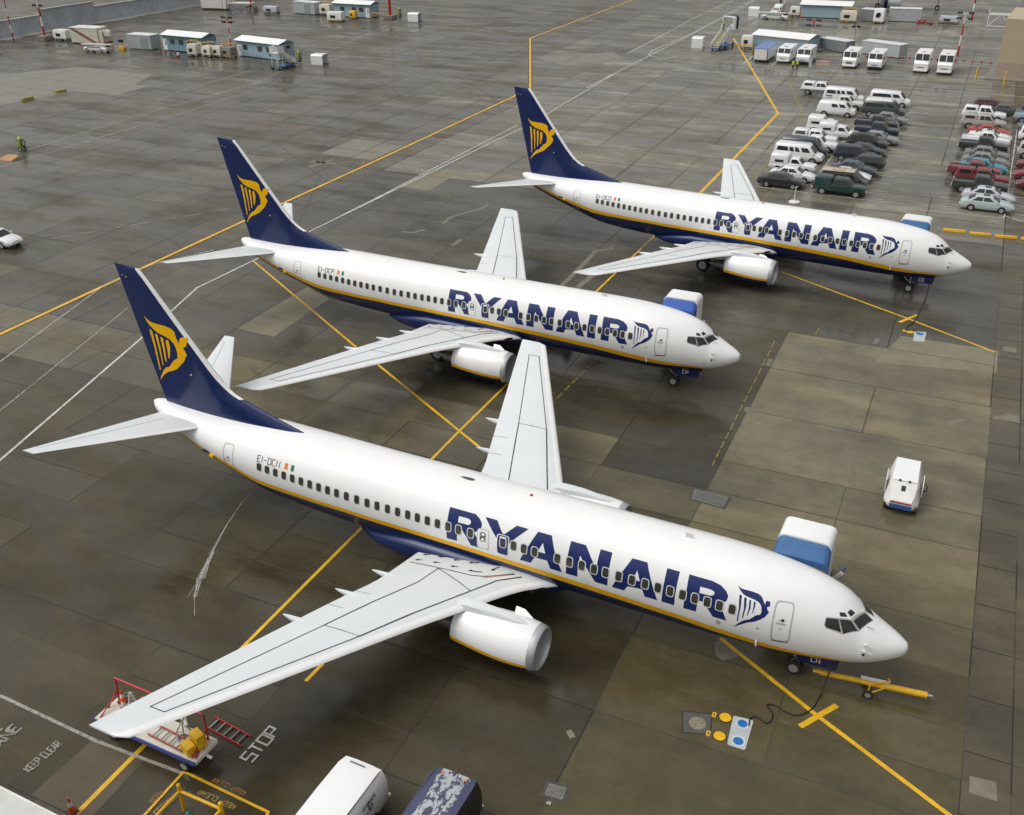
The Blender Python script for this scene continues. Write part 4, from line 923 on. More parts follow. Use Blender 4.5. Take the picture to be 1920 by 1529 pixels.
KIND = {
 'sedan': dict(W=.88, wr=.31, ax=(-1.33, 1.35), low=SED, cabs=[(-1.75, 1.15, -.95, .28, .92, 1.42, .82, .62)], wins=[dict(side=[(.08, .45), (.49, .88)], front=1, rear=1)]),
 'coupe': dict(W=.88, wr=.31, ax=(-1.30, 1.33), low=[(x, a, c-.05, k) for x, a, c, k in SED], cabs=[(-1.7, 1.05, -.75, .15, .87, 1.30, .80, .58)], wins=[dict(side=[(.22, .90)], front=1, rear=1)]),
 'wagon': dict(W=.86, wr=.31, ax=(-1.28, 1.32), low=SED, cabs=[(-2.2, 1.15, -1.85, .3, .92, 1.45, .80, .64)], wins=[dict(side=[(.05, .34), (.37, .62), (.65, .92)], front=1, rear=1)]),
 'suv': dict(W=.90, wr=.36, ax=(-1.32, 1.36), low=[(-2.2, .46, .98, .95), (-2.12, .40, 1.05, 1.0), (1.0, .38, 1.05, 1.0), (1.9, .40, .96, .97), (2.2, .46, .84, .90)], cabs=[(-2.12, 1.15, -1.95, .5, 1.03, 1.72, .84, .70)], wins=[dict(side=[(.05, .33), (.36, .62), (.65, .92)], front=1, rear=1)], blackbump=1),
 'pickup': dict(W=.92, wr=.36, ax=(-1.62, 1.68), low=TRK, cabs=[(-.72, 1.25, -.55, .62, 1.05, 1.72, .84, .70)], wins=[dict(side=[(.10, .42), (.46, .92)], front=1, rear=1)], bed=(-2.45, -.82, 1.062, .72), chrome=1),
 'canopy': dict(W=.92, wr=.36, ax=(-1.62, 1.68), low=TRK, cabs=[(-.72, 1.25, -.62, .62, 1.05, 1.74, .84, .70), (-2.52, -.78, -2.36, -.80, 1.05, 1.74, .84, .72)], wins=[dict(side=[(.08, .42), (.46, .92)], front=1), dict(side=[(.12, .88)], sz=(.25, .85), rear=1)], chrome=1),
 'hardcanopy': dict(W=.92, wr=.36, ax=(-1.62, 1.68), low=TRK, cabs=[(-.72, 1.25, -.62, .62, 1.05, 1.70, .84, .70), (-2.52, -.80, -2.40, -.80, 1.05, 1.76, .86, .74)], wins=[dict(side=[(.08, .42), (.46, .92)], front=1), dict(rear=1)], chrome=1),
 'boxpickup': dict(W=.88, wr=.34, ax=(-1.45, 1.50), low=[(x*.92, a, c*.97, k) for x, a, c, k in TRK], cabs=[(-.35, 1.15, -.25, .55, 1.0, 1.60, .80, .68), (-2.35, -.42, -2.33, -.42, 1.0, 1.98, .86, .84)], wins=[dict(side=[(.10, .90)], front=1), dict(side=[(.22, .78)], sz=(.02, .36))]),
 'van': dict(W=.98, wr=.36, ax=(-1.65, 1.70), low=VAN, cabs=[(-2.66, 1.95, -2.50, 1.15, 1.08, 2.02, .95, .80)], wins=[dict(side=[(.05, .36), (.39, .51), (.54, .66), (.72, .93)], sz=(.12, .72), front=1, rear=1)]),
 'cargovan': dict(W=.96, wr=.34, ax=(-1.45, 1.50), low=[(x*.9, a, c, k) for x, a, c, k in VAN], cabs=[(-2.40, 1.75, -2.22, 1.0, 1.08, 1.88, .93, .78)], wins=[dict(side=[(.45, .67), (.73, .94)], sz=(.12, .74), front=1, rear=1)]),
 'minivan': dict(W=.92, wr=.33, ax=(-1.42, 1.46), low=[(x*.88, a, c*.95, k) for x, a, c, k in VAN], cabs=[(-2.33, 1.85, -2.15, .95, 1.02, 1.75, .89, .74)], wins=[dict(side=[(.05, .36), (.40, .64), (.70, .93)], sz=(.10, .80), front=1, rear=1)]),
 'longvan': dict(W=.98, wr=.36, ax=(-1.65, 1.70), low=VAN, cabs=[(-2.66, 1.95, -2.50, 1.15, 1.08, 2.02, .95, .80)], wins=[dict(side=[(.06, .66), (.71, .93)], sz=(.18, .72), front=1, rear=1)]),
}
DG, NV, MR, GR, SL, GN = (.025, .028, .03), (.018, .024, .045), (.14, .018, .025), (.20, .21, .21), (.47, .50, .51), (.014, .045, .040)
CARS = [
 ('canopy', WHT, 'white pickup with white canopy and grey lower sides in the far left corner', 'pickup', -25.2, 117.0, 0, (.20, .21, .22)),
 ('van', WHT, 'long white passenger van with a teal sign low on its side', 'van', -21.2, 112.8, 0, None),
 ('pickup', (.66, .65, .58), 'cream white open pickup between the long passenger van and the cargo van', 'pickup', -20.6, 109.0, 0, None),
 ('cargovan', WHT, 'white cargo van with one window behind its door, beside the empty bays', 'van', -20.7, 104.3, 0, None),
 ('boxpickup', WHT, 'white box pickup half hidden behind another one pulled forward out of line', 'pickup', -20.1, 94.6, 0, None),
 ('boxpickup', WHT, 'white box pickup pulled forward out of line over the row line', 'pickup', -18.2, 91.9, 0, None),
 ('canopy', WHT, 'white crew cab pickup with a long ribbed box, next beyond the dark blue van', 'pickup', -20.4, 88.2, 0, None),
 ('pickup', WHT, 'white pickup almost hidden behind the dark blue van', 'pickup', -19.9, 85.4, 0, None),
 ('longvan', NV, 'dark blue van behind the white passenger van', 'van', -20.6, 82.7, 0, None),
 ('van', WHT, 'white passenger van in front of the dark blue van', 'van', -20.55, 79.9, 0, None),
 ('boxpickup', WHT, 'white box pickup beside the small white saloon', 'pickup', -20.2, 75.4, 0, None),
 ('sedan', WHT, 'white saloon behind the black saloon in the left row', 'car', -19.55, 72.2, 0, None),
 ('sedan', (.022, .024, .028), 'black saloon with silver hubcaps at the near end of the left row', 'car', -20.13, 69.5, 0, None),
 ('longvan', WHT, 'white van with a dark window band, at the far end of the middle row', 'van', -15.2, 113.0, 0, None),
 ('longvan', (.05, .065, .06), 'dark green van with a white raised roof in the middle row', 'van', -15.1, 106.4, 0, None),
 ('sedan', GR, 'small grey saloon between the green van and the black pickup', 'car', -13.9, 102.2, 0, None),
 ('pickup', (.035, .037, .04), 'dark grey extended cab pickup with open black bed, middle row', 'pickup', -14.9, 98.7, 0, None),
 ('pickup', NV, 'navy pickup with open bed, middle row', 'pickup', -14.3, 95.0, 0, None),
 ('sedan', (.24, .24, .25), 'silver grey saloon next to the navy pickup', 'car', -13.7, 91.6, 0, None),
 ('suv', (.025, .03, .027), 'black off-roader with a roof rack in the middle row', 'car', -14.4, 88.4, 0, None),
 ('sedan', (.03, .04, .04), 'dark green saloon beyond the navy off-roader', 'car', -14.3, 85.3, 0, None),
 ('suv', NV, 'navy off-roader with red tail lamps on the row line', 'car', -14.9, 82.6, 0, None),
 ('wagon', DG, 'black estate car parked backwards in the middle row', 'car', -13.7, 80.0, 180, None),
 ('sedan', (.06, .075, .09), 'slate blue saloon between the black estate and the white hatchback', 'car', -14.2, 77.2, 0, None),
 ('coupe', WHT, 'white low car peeping out behind the beige-roofed van', 'car', -14.4, 74.5, 0, None),
 ('minivan', (.05, .05, .045), 'two-tone minivan, beige above and dark below, with a roof rack', 'van', -14.3, 71.8, 0, None),
 ('hardcanopy', GN, 'dark green pickup with a windowless canopy and chrome bumper', 'pickup', -14.2, 69.2, 0, None),
 ('wagon', (.11, .03, .035), 'maroon estate car at the far end of the right row', 'car', -2.6, 115.6, 0, None),
 ('sedan', (.07, .07, .07), 'dark grey saloon behind the white crew cab with canopy', 'car', -.7, 113.0, 0, None),
 ('canopy', WHT, 'white crew cab pickup with a windowed canopy, far part of the right row', 'pickup', -3.2, 109.2, 0, None),
 ('canopy', (.36, .34, .29), 'tan crew cab pickup with a canopy beside the red car', 'pickup', -2.98, 104.3, 0, None),
 ('coupe', (.40, .03, .03), 'bright red car in the right row', 'car', -2.1, 100.6, 0, None),
 ('coupe', WHT, 'white coupe with a sunroof beside the red car', 'car', -1.9, 98.1, 0, None),
 ('pickup', WHT, 'white pickup with open bed next to the black pickup, right row', 'pickup', -2.2, 95.2, 0, None),
 ('pickup', (.022, .024, .026), 'black pickup with open bed next to the white one, right row', 'pickup', -2.3, 92.2, 0, None),
 ('sedan', (.17, .175, .17), 'grey saloon with red tail lamps just nearer than the black pickup', 'car', -1.75, 89.0, 0, None),
 ('sedan', (.19, .195, .195), 'grey saloon beside the teal car', 'car', -1.75, 86.1, 0, None),
 ('sedan', (.05, .22, .32), 'teal blue saloon behind the open maroon pickup', 'car', -1.8, 83.4, 0, None),
 ('pickup', (.17, .025, .03), 'maroon pickup with open bed', 'pickup', -2.5, 81.0, 0, None),
 ('canopy', (.15, .025, .03), 'maroon pickup with a matching canopy and chrome bumper', 'pickup', -1.6, 78.2, 0, None),
 ('pickup', (.03, .04, .033), 'dark green pickup with open bed beside the silver saloons', 'pickup', -1.6, 75.5, 0, None),
 ('sedan', (.50, .51, .56), 'lilac silver saloon with a sunroof, second from the near end of the right row', 'car', -.65, 72.5, 0, None),
 ('sedan', (.42, .50, .49), 'pale green silver saloon with a sunroof at the near end of the right row', 'car', -.63, 69.6, 0, None),
 ('sedan', (.03, .07, .30), 'bright blue car at the right edge, far end', 'car', 3.4, 117.0, 0, None),
 ('pickup', (.25, .38, .48), 'light blue pickup with a tan lower bed at the right edge', 'pickup', 2.9, 110.0, 0, (.33, .30, .25)),
 ('sedan', (.13, .13, .13), 'dark grey car at the right edge behind the white off-roader', 'car', 3.2, 104.4, 0, None),
 ('suv', WHT, 'white off-roader at the right edge', 'car', 3.3, 99.6, 0, None),
 ('suv', (.42, .40, .36), 'tan off-roader with a pale roof at the right edge', 'car', 3.4, 91.7, 0, None),
 ('suv', (.15, .022, .03), 'maroon off-roader facing the car park at the right edge', 'car', 3.6, 85.9, 180, None),
 ('sedan', (.20, .03, .045), 'dark red saloon at the right edge, next to the maroon off-roader', 'car', 3.6, 82.3, 180, None),
 ('wagon', (.13, .02, .025), 'maroon hatchback with grey glass, nearest car at the right edge', 'car', 4.0, 78.6, 180, None),
]
for k, (kd, col, lb, ct, x, y, rz, c2) in enumerate(CARS):
    c = make_car(kd, col, lb, ct, x, y, R(rz+rnd.uniform(-1.2, 1.2)), col2=c2, name={'pickup': 'pickup_truck', 'van': 'van', 'car': 'parked_car'}[ct])
    if 'sunroof' in lb: b = MB(); b.box(-.15, 0, (1.42 if kd == 'sedan' else 1.30)+.004, .55, .75, .012); b.build('sunroof', [GLASS], c)
    if 'roof rack' in lb:
        b = MB(); z = 1.76 if kd == 'suv' else 1.80
        for q in (-.6, -.1, .4): b.box(q-.5, 0, z, .05, 1.2, .04, 0)
        for s in (-.6, .6): b.box(-.6, s, z+.02, 1.4, .04, .04, 0)
        b.build('roof_rack', [mat('rack_wood', (.35, .22, .15), .6) if kd == 'minivan' else BLACK], c)
    if 'raised roof' in lb: b = MB(); b.loft([[(-2.4+i*.0, -.72, 2.02), (1.0, -.72, 2.02), (1.0, .72, 2.02), (-2.4, .72, 2.02)] if i == 0 else [(-2.3, -.62, 2.2), (.8, -.62, 2.2), (.8, .62, 2.2), (-2.3, .62, 2.2)] for i in (0, 1)]); b.build('raised_roof', [carpaint(WHT)], c)
    if 'beige above' in lb: b = MB(); b.loft([[(-2.2, -.78, 1.76), (.98, -.78, 1.76), (.98, .78, 1.76), (-2.2, .78, 1.76)], [(-2.1, -.66, 1.80), (.85, -.66, 1.80), (.85, .66, 1.80), (-2.1, .66, 1.80)]]); b.build('beige_roof', [carpaint((.50, .43, .32))], c)
    if 'teal sign' in lb: b = MB(); b.box(-1.9, -.985, .98, .9, .01, .16); b.build('side_sign', [mat('teal_sign', (.02, .28, .32), .5)], c)
    if 'ribbed' in lb:
        b = MB()
        for z in (1.25, 1.45, 1.62): b.box(-1.65, -.845, z, 1.7, .012, .03)
        b.build('box_rib', [OFFW], c)
make_car('sedan', WHT, 'white car driving in at the left edge of the apron, alone', 'car', -79.9, 23.2, R(2), group=None, name='car')
# the two vans in the foreground, tails towards the aircraft
def big_van(name, label, x, y, rz, L, col, mats, extra):
    t = thing(name, label, 'van', (x, y, 0), rz, 'work vans parked in the foreground')
    W = .97; b = MB(); rings = []
    for xx, zb, zt, kw, kt in ((0, .55, 1.75, .93, .72), (.06, .42, 1.88, .97, .76), (.45, .36, 1.98, 1, .80), (1.6, .36, 2.02, 1, .80), (3.2, .36, 2.02, 1, .79), (3.9, .36, 1.92, 1, .76), (4.6, .38, 1.20, .98, .80), (5.1, .42, 1.02, .9, .72), (5.2, .5, .9, .85, .66)):
        w_ = W*kw; wt = W*kt; zs = (zb+zt)/2
        rings.append([(-xx+L/2, s*a, z) for s, a, z in ((-1, w_*.9, zb), (-1, w_, zb+.2), (-1, w_, zs), (-1, w_*.97, zs+(zt-zs)*.45), (-1, (w_+wt)/2*.99, zt-.16), (-1, wt, zt-.02), (-.5, wt, zt+.02), (.5, wt, zt+.02), (1, wt, zt-.02), (1, (w_+wt)/2*.99, zt-.16), (1, w_*.97, zs+(zt-zs)*.45), (1, w_, zs), (1, w_, zb+.2), (1, w_*.9, zb))])
    b.loft(rings, fm=lambda i, j: 1 if 5 <= j <= 7 and i < 5 else (2 if j in (13,) else 0))
    for ax in (1.15, 4.1):
        for s in (-1, 1): b.lathe([(s*.90, .44), (s*(W+.006), .43), (s*(W+.007), .01)], 'y', (L/2-ax, 0, .36), 20, 2)
    b.build('body', mats, t, 40)
    for ax in (1.15, 4.1):
        for s in (-1, 1): wheel('wheel', (L/2-ax, s*(W-.09), .36), .36, .22, t, .62)
    for s in (-1, 1):
        g = MB(); g.box(L/2-.02, s*.80, .95, .05, .13, .34); g.build('tail_lamp', [TAIL], t, bevel=.01)
        g = MB(); g.quad((L/2-.045, s*.08, 1.30), (L/2-.045, s*.66, 1.30), (L/2+.006, s*.60, 1.68), (L/2+.006, s*.08, 1.68)); g.build('rear_window', [GLASS], t)
    g = MB(); g.box(L/2+.07, 0, .50, .12, 1.85, .16); g.build('rear_bumper', [extra], t, bevel=.03)
    g = MB(); g.quad((L/2-3.98, -.68, 1.86), (L/2-3.98, .68, 1.86), (L/2-4.58, .72, 1.24), (L/2-4.58, -.72, 1.24)); g.build('windscreen', [GLASS], t)
    return t
v1 = big_van('van', 'white panel van with AVIONICS lettering on its side', -16.6, -15.7, R(90), 5.2, WHT, [WHITE, WHITE, BLACK], WHITE)
b = MB(); b.box(2.30, .08, 2.008, .03, .62, .02); b.build('brake_light', [BLACK], v1)
b = MB(); b.box(.55, -.80, 2.0, 3.6, .025, .02); b.build('roof_gutter', [BLACK], v1)
b = MB()
for k, (tx, x0) in enumerate((('AVIONICS', 1.02), ('Q.A.', 1.3), ('C.R.C.', 1.18))):
    q, L_ = text_quads(tx, .13, .075, .035, .026)
    for pl, li in q: b.add([(x0+x, -.982+.02*0-.001*li-max(0, (1.50-.17*k+y)-1.32)*-.12, 1.50-.17*k+y) for x, y in pl], [(0, 1, 2, 3)], 0)
b.build('side_lettering', [BLACK], v1)
def peel_mat():
    m = bpy.data.materials.new('peeling_roof_paint'); m.use_nodes = True; n = m.node_tree.nodes; l = m.node_tree.links; p = n['Principled BSDF']
    tc_ = n.new('ShaderNodeTexCoord'); mp = n.new('ShaderNodeMapping'); mp.inputs['Scale'].default_value = (1.0, 1.7, 1); l.new(tc_.outputs['Object'], mp.inputs[0])
    z = n.new('ShaderNodeTexNoise'); z.inputs['Scale'].default_value = 4.2; z.inputs['Detail'].default_value = 7; z.inputs['Roughness'].default_value = .62; l.new(mp.outputs[0], z.inputs['Vector'])
    z2 = n.new('ShaderNodeTexNoise'); z2.inputs['Scale'].default_value = 14; z2.inputs['Detail'].default_value = 4; l.new(mp.outputs[0], z2.inputs['Vector'])
    sp = n.new('ShaderNodeSeparateXYZ'); l.new(tc_.outputs['Object'], sp.inputs[0])
    ab = n.new('ShaderNodeMath'); ab.operation = 'ABSOLUTE'; l.new(sp.outputs['Y'], ab.inputs[0])
    ed = n.new('ShaderNodeMapRange'); ed.inputs[1].default_value = .45; ed.inputs[2].default_value = .70; ed.inputs[3].default_value = 0; ed.inputs[4].default_value = .30; l.new(ab.outputs[0], ed.inputs[0])
    a1 = n.new('ShaderNodeMath'); a1.operation = 'ADD'; l.new(z.outputs['Fac'], a1.inputs[0]); l.new(ed.outputs[0], a1.inputs[1])
    a2 = n.new('ShaderNodeMath'); a2.operation = 'MULTIPLY_ADD'; a2.inputs[1].default_value = .16; l.new(z2.outputs['Fac'], a2.inputs[0]); l.new(a1.outputs[0], a2.inputs[2])
    r = n.new('ShaderNodeValToRGB'); e = r.color_ramp.elements; e[0].position = .585; e[0].color = (.40, .42, .44, 1); e[1].position = .60; e[1].color = (.06, .065, .10, 1)
    x = e.new(.72); x.color = (.055, .06, .12, 1)
    l.new(a2.outputs[0], r.inputs[0]); l.new(r.outputs[0], p.inputs['Base Color']); p.inputs['Roughness'].default_value = .5
    return m
v2 = big_van('van', 'dark blue van with peeling paint all over its roof', -13.35, -14.7, R(90), 5.2, NV, [mat('faded_black_paint', (.014, .014, .017), .35, var=.2), peel_mat(), BLACK], CHROME)
b = MB(); b.box(2.30, -.45, 2.0, .05, .12, .03, 0); b.box(2.30, .45, 2.0, .05, .12, .03, 0); b.build('marker_light', [ORNG], v2)
for k, px in ((0, 0),):
    b = MB(); b.box(.4, -.80, 1.985, 3.8, .04, .03); b.box(.4, .80, 1.985, 3.8, .04, .03); b.build('roof_gutter', [mat('dull_purple_paint', (.06, .06, .13), .5)], v2)
# step vans, box truck
def step_van(label, x, y, L, low, grille, h=2.45, rz=-90):
    t = thing('step_van', label, 'van', (x, y, 0), R(rz), 'step vans lined up by the portable offices'); W = 1.1; b = MB(); rings = []
    for xx, zb, zt, w_ in ((-L/2, .45, h, W), (L/2-1.15, .42, h, W), (L/2-.75, .42, h-.04, W), (L/2-.42, .42, h*.60+.1, W*.99), (L/2-.06, .42, h*.52, W*.96), (L/2, .46, h*.50, W*.93)):
        rings.append([(xx, -w_, zb), (xx, -w_, zt-.12), (xx, -w_+.12, zt), (xx, w_-.12, zt), (xx, w_, zt-.12), (xx, w_, zb)])
    b.loft(rings); b.build('body', [WHITE], t, 30)
    f0, f1 = L/2-.70, L/2-.40; z0, z1 = h-.14, h*.62+.12
    for s in (-1, 1):
        g = MB(); g.quad((f0, s*.06, z0), (f0, s*.98, z0), (f1+.02, s*.98, z1), (f1+.02, s*.06, z1)); g.build('windscreen', [GLASS], t)
        g = MB(); g.quad((L/2-1.5, s*(W+.008), h-.25), (L/2-.85, s*(W+.008), h-.25), (L/2-.65, s*(W+.008), h*.62), (L/2-1.5, s*(W+.008), h*.62)); g.build('side_window', [GLASS], t)
        g = MB(); g.lathe([(L/2, .10), (L/2+.03, .09), (L/2+.035, .01)], 'x', (0, s*.80, h*.36), 12, 0); g.build('headlight', [HEADL], t)
        g = MB(); g.box(L/2-.8, s*(W+.16), h*.7, .06, .12, .26); g.tube((L/2-.8, s*W, h*.7), (L/2-.8, s*(W+.16), h*.7), .015); g.build('door_mirror', [BLACK], t)
        for ax in (-L/2+1.4, L/2-1.1): wheel('wheel', (ax, s*(W-.14), .38), .38, .24, t, .6)
    g = MB()
    for k in range(grille): g.box(L/2+.012, 0, h*.30+.08*k, .03, 1.0, .045)
    g.build('grille', [BLACK], t)
    g = MB(); g.box(L/2+.08, 0, .46, .14, 2.0, .22); g.build('front_bumper', [low], t, bevel=.03)
    g = MB()
    for k in range(5): g.box(L/2-.95, -.5+.25*k, h+.015, .05, .06, .03)
    g.build('marker_light', [ORNG], t)
    g = MB(); g.box(L/2-1.7, 0, h+.03, .35, .55, .06, 0); g.build('roof_vent', [MGREY], t)
    return t
for lb, x, lo, gr, h in (('white step van with a two-pane windscreen beside the box trailer', -35.45, OFFW, 2, 2.4), ('white step van with the two workers at its nose', -32.25, NAVYC, 2, 2.45),
   ('white step van with a wide silver grille, left of the pair in the middle', -24.85, OFFW, 4, 2.6), ('white step van with a dark blue bumper, right of the pair in the middle', -20.95, NAVYC, 2, 2.55),
   ('white step van with a single wide windscreen, left of the last pair', -14.05, OFFW, 2, 2.95), ('white step van with a single wide windscreen, rightmost of all, beside the striped mast', -10.6, OFFW, 2, 2.95)):
    step_van(lb, x, 141.9 if x < -30 else 141.4, 5.6, lo, gr, h)
t = thing('box_trailer', 'white box trailer with a blue roof and double rear doors', 'trailer', (-39.05, 141.9, 0), R(-90))
b = MB(); b.box(0, 0, 1.28, 6.8, 2.4, 1.75); b.build('body', [WHITE], t, bevel=.04)
b = MB(); b.box(0, 0, 2.19, 6.9, 2.5, .07); b.build('roof', [mat('blue_roof', (.13, .22, .42), .45)], t)
for s in (-1, 1): b = MB(); b.box(3.43, s*.56, 1.28, .05, 1.06, 1.6); b.build('rear_door', [OFFW], t, bevel=.02)
for s in (-1, 1): b = MB(); b.box(3.47, s*1.14, 1.28, .06, .12, 1.75); b.build('door_post', [BLACK], t)
b = MB(); b.box(3.40, 0, .42, .2, 2.4, .1); b.build('rear_bar', [DMETAL], t)
for s in (-1, 1):
    for ax in (-1.8, 2.0): wheel('wheel', (ax, s*1.0, .36), .36, .25, t)
# pickup on the far side with a high white canopy
c = make_car('boxpickup', WHT, 'white service pickup with a tall box behind the belt loader', 'pickup', -49.4, 196.5, R(-95), group=None, name='pickup_truck')
# ------------------------------------------------------------------ boarding stairs at the port doors of the airliners
def P3(i, s, y, z):
    loc, e = plane_mat(i); h = e[2]; x = -(s-10); return Vector((loc.x+x*math.cos(h)-y*math.sin(h), loc.y+x*math.sin(h)+y*math.cos(h), z))
STL = ['boarding stairs with blue bellows at the nose of the nearest airliner', 'boarding stairs with crumpled bright blue cover at the nose of the middle airliner', 'boarding stairs with blue bellows at the nose of the farthest airliner']
for i, bc in enumerate(((.035, .115, .27), (.03, .09, .36), (.03, .11, .26))):
    o3 = P3(i, 4.72, 0, 0); t = thing('boarding_stairs', STL[i], 'boarding stairs', (o3.x, o3.y, 0), PL[i][0][2], 'boarding stairs at the airliner doors')
    BC = mat('blue_canvas', bc, .55, var=.12, scale=2.5, bump=.3, bscale=4)
    def arch(w_, z0, z1, y, r=.32, n=5):
        p = [(-w_, y, z0)]
        for k in range(n): a = R(180-90*k/(n-1)); p.append((-w_+r+r*math.cos(a), y, z1-r+r*math.sin(a)))
        for k in range(n): a = R(90-90*k/(n-1)); p.append((w_-r+r*math.cos(a), y, z1-r+r*math.sin(a)))
        return p+[(w_, y, z0)]
    H = 4.92
    b = MB(); ro = [arch(1.12, 2.45, H, y) for y in (2.45, 2.5, 3.1, 3.78, 3.82)]; n = len(ro[0])
    ri = [arch(1.04, 2.45, H-.08, y, .26) for y in (2.45, 3.82)]
    b.loft(ro, 0, False, False); b.loft(ri, 0, False, False); b.loft([ro[0], ri[0]], 0, False, False); b.loft([ro[-1], ri[-1]], 0, False, False)
    b.build('shelter', [WHITE], t, 50)
    b = MB(); rg = []
    for k, y in enumerate((2.44, 2.2, 2.0, 1.8, 1.68)):
        dz = -.05-.10*k-(.05 if k % 2 else 0); p = arch(1.11+.02*k, 2.5, H-.03+dz, y, .3); rg.append(p)
    b.loft(rg, 0, False, False); b.loft([[(x, y, z-.03) for x, y, z in r_] for r_ in rg], 0, False, False); b.loft([rg[-1], [(x, y, z-.25) for x, y, z in rg[-1]]], 0, False, False); b.build('bellows', [BC], t, 40)
    b = MB(); b.box(0, 2.85, 2.55, 2.2, 2.1, .14); b.build('platform', [MGREY], t)
    b = MB(); ns = 12
    for k in range(ns): b.box(0, 3.95+.30*k, 2.45-.195*k, 1.3, .31, .05)
    b.build('treads', [MGREY], t)
    for s in (-1, 1):
        b = MB(); b.tube((s*.7, 3.8, 2.4), (s*.7, 7.5, .15), .07); b.tube((s*.7, 3.8, 3.4), (s*.7, 7.5, 1.1), .035)
        for k in range(6): b.tube((s*.7, 3.9+.68*k, 2.36-.42*k), (s*.7, 3.9+.68*k, 3.36-.42*k), .022)
        b.build('handrail', [OFFW], t)
    b = MB(); b.box(0, 4.6, .55, 1.7, 5.2, .22); b.box(-.55, 5.0, 1.3, .1, .1, 1.5); b.tube((-.6, 4.0, .6), (-.6, 2.6, 2.5), .07); b.tube((.6, 4.0, .6), (.6, 2.6, 2.5), .07); b.tube((.6, 6.4, .6), (.6, 5.4, 1.4), .06); b.build('chassis', [mat('chassis_blue', (.05, .08, .2), .5)], t)
    for s in (-1, 1):
        for y in (3.0, 6.3): b = MB(); wheel('wheel', (0, 0, 0), .34, .22, t).matrix_local = Matrix.Translation((s*.85, y, .34)) @ Matrix.Rotation(R(90), 4, 'Z')
    b = MB(); b.box(1.5, 2.6, 3.35, .16, .14, .55, 0, rot=Matrix.Rotation(R(35), 3, 'Y')); b.build('control_box', [CREAM], t, bevel=.02)
    b = MB(); b.tube((1.15, 2.45, 2.6), (1.7, 2.8, 3.75), .05); b.tube((1.15, 2.9, 2.6), (1.75, 2.95, 3.7), .05); b.tube((1.12, 2.1, 2.55), (1.6, 2.35, 3.2), .035); b.tube((1.6, 2.35, 3.2), (1.75, 2.95, 3.7), .035); b.build('guard_rail', [mat('rail_blue', (.10, .13, .27), .5)], t)
# towbar of the nearest airliner
A0, A1 = gp(1525, 1254, .55), gp(1748, 1306, .48); d = (A1-A0); t = thing('towbar', 'yellow towbar on two small wheels coupled to the nose wheel of the nearest airliner', 'towbar', (A0.x, A0.y, 0), math.atan2(d.y, d.x))
L = d.to_2d().length
b = MB(); b.tube((0, 0, .42), (2.1, 0, .46), .11, 0, 12); b.tube((1.95, 0, .46), (L-.2, 0, .48), .13, 0, 14); b.build('beam', [EQYEL], t)
b = MB(); b.tube((L-.2, 0, .48), (L, 0, .48), .06); b.tube((L, 0, .48), (L+.06, 0, .40), .03); b.build('tow_eye', [METAL], t)
for s in (-1, 1):
    wheel('wheel', (2.2, s*.42, .20), .20, .13, t, .55); b = MB(); b.tube((2.2, s*.38, .2), (2.9, s*.06, .5), .035); b.tube((2.2, s*.36, .2), (2.25, 0, .55), .035); b.build('strut', [EQYEL], t)
b = MB(); b.box(2.4, 0, .66, 1.1, .16, .05); b.build('clip_board', [OFFW], t)
b = MB(); b.tube((2.35, -.18, .62), (2.95, -.1, .84), .035); b.tube((2.95, -.1, .84), (2.9, .22, .7), .035); b.build('lever', [EQYEL], t)
b = MB(); b.box(.15, -.115, .43, .3, .012, .06); b.build('nameplate', [DMETAL], t)
# hatches in the ground beside the nose wheel
def disc(b, px, r_, z, m, n=24): 
    c = gp(*px); b.add([(c.x+r_*math.cos(2*math.pi*k/n), c.y+r_*math.sin(2*math.pi*k/n), z) for k in range(n)], [tuple(range(n))], m)
BLUCAP = mat('blue_hatch_paint', (.01, .14, .42), .4)
HP = [gp(1375, 1343), gp(1413, 1352), gp(1397, 1408), gp(1363, 1397)]
def rpoly(P, r=.09, n=4):
    out = []; m = len(P)
    for i in range(m):
        a, c, e = P[i-1].to_2d(), P[i].to_2d(), P[(i+1) % m].to_2d(); u1, u2 = (a-c).normalized(), (e-c).normalized()
        for k in range(n+1): q = k/n; out.append(tuple(c+u1*r*(1-q)**2+u2*r*q*q))
    return out
t = thing('service_pit', 'grey service pit lid with two blue caps by the nose wheel of the nearest airliner', 'service pit', tuple(((HP[0]+HP[2])/2).xy)+(0,))
def loc_build(b, name, mats, t, **k):
    lx, ly = t.location.x, t.location.y; b.v = [(x-lx, y-ly, z) for x, y, z in b.v]; return b.build(name, mats, t, **k)
b = MB(); b.prism(rpoly(HP), .002, .03); loc_build(b, 'lid', [GREY], t)
for px in ((1392, 1358), (1384, 1391)):
    b = MB(); disc(b, px, .19, .036, 0); loc_build(b, 'cap', [BLUCAP], t); b = MB(); c = gp(*px)
    for q in strip_quads([(c.x+.25*math.cos(a*math.pi/10), c.y+.25*math.sin(a*math.pi/10)) for a in range(20)], .025, True): b.add([(x, y, .034) for x, y in q], [(0, 1, 2, 3)], 0)
    loc_build(b, 'cap_ring', [OFFW], t)
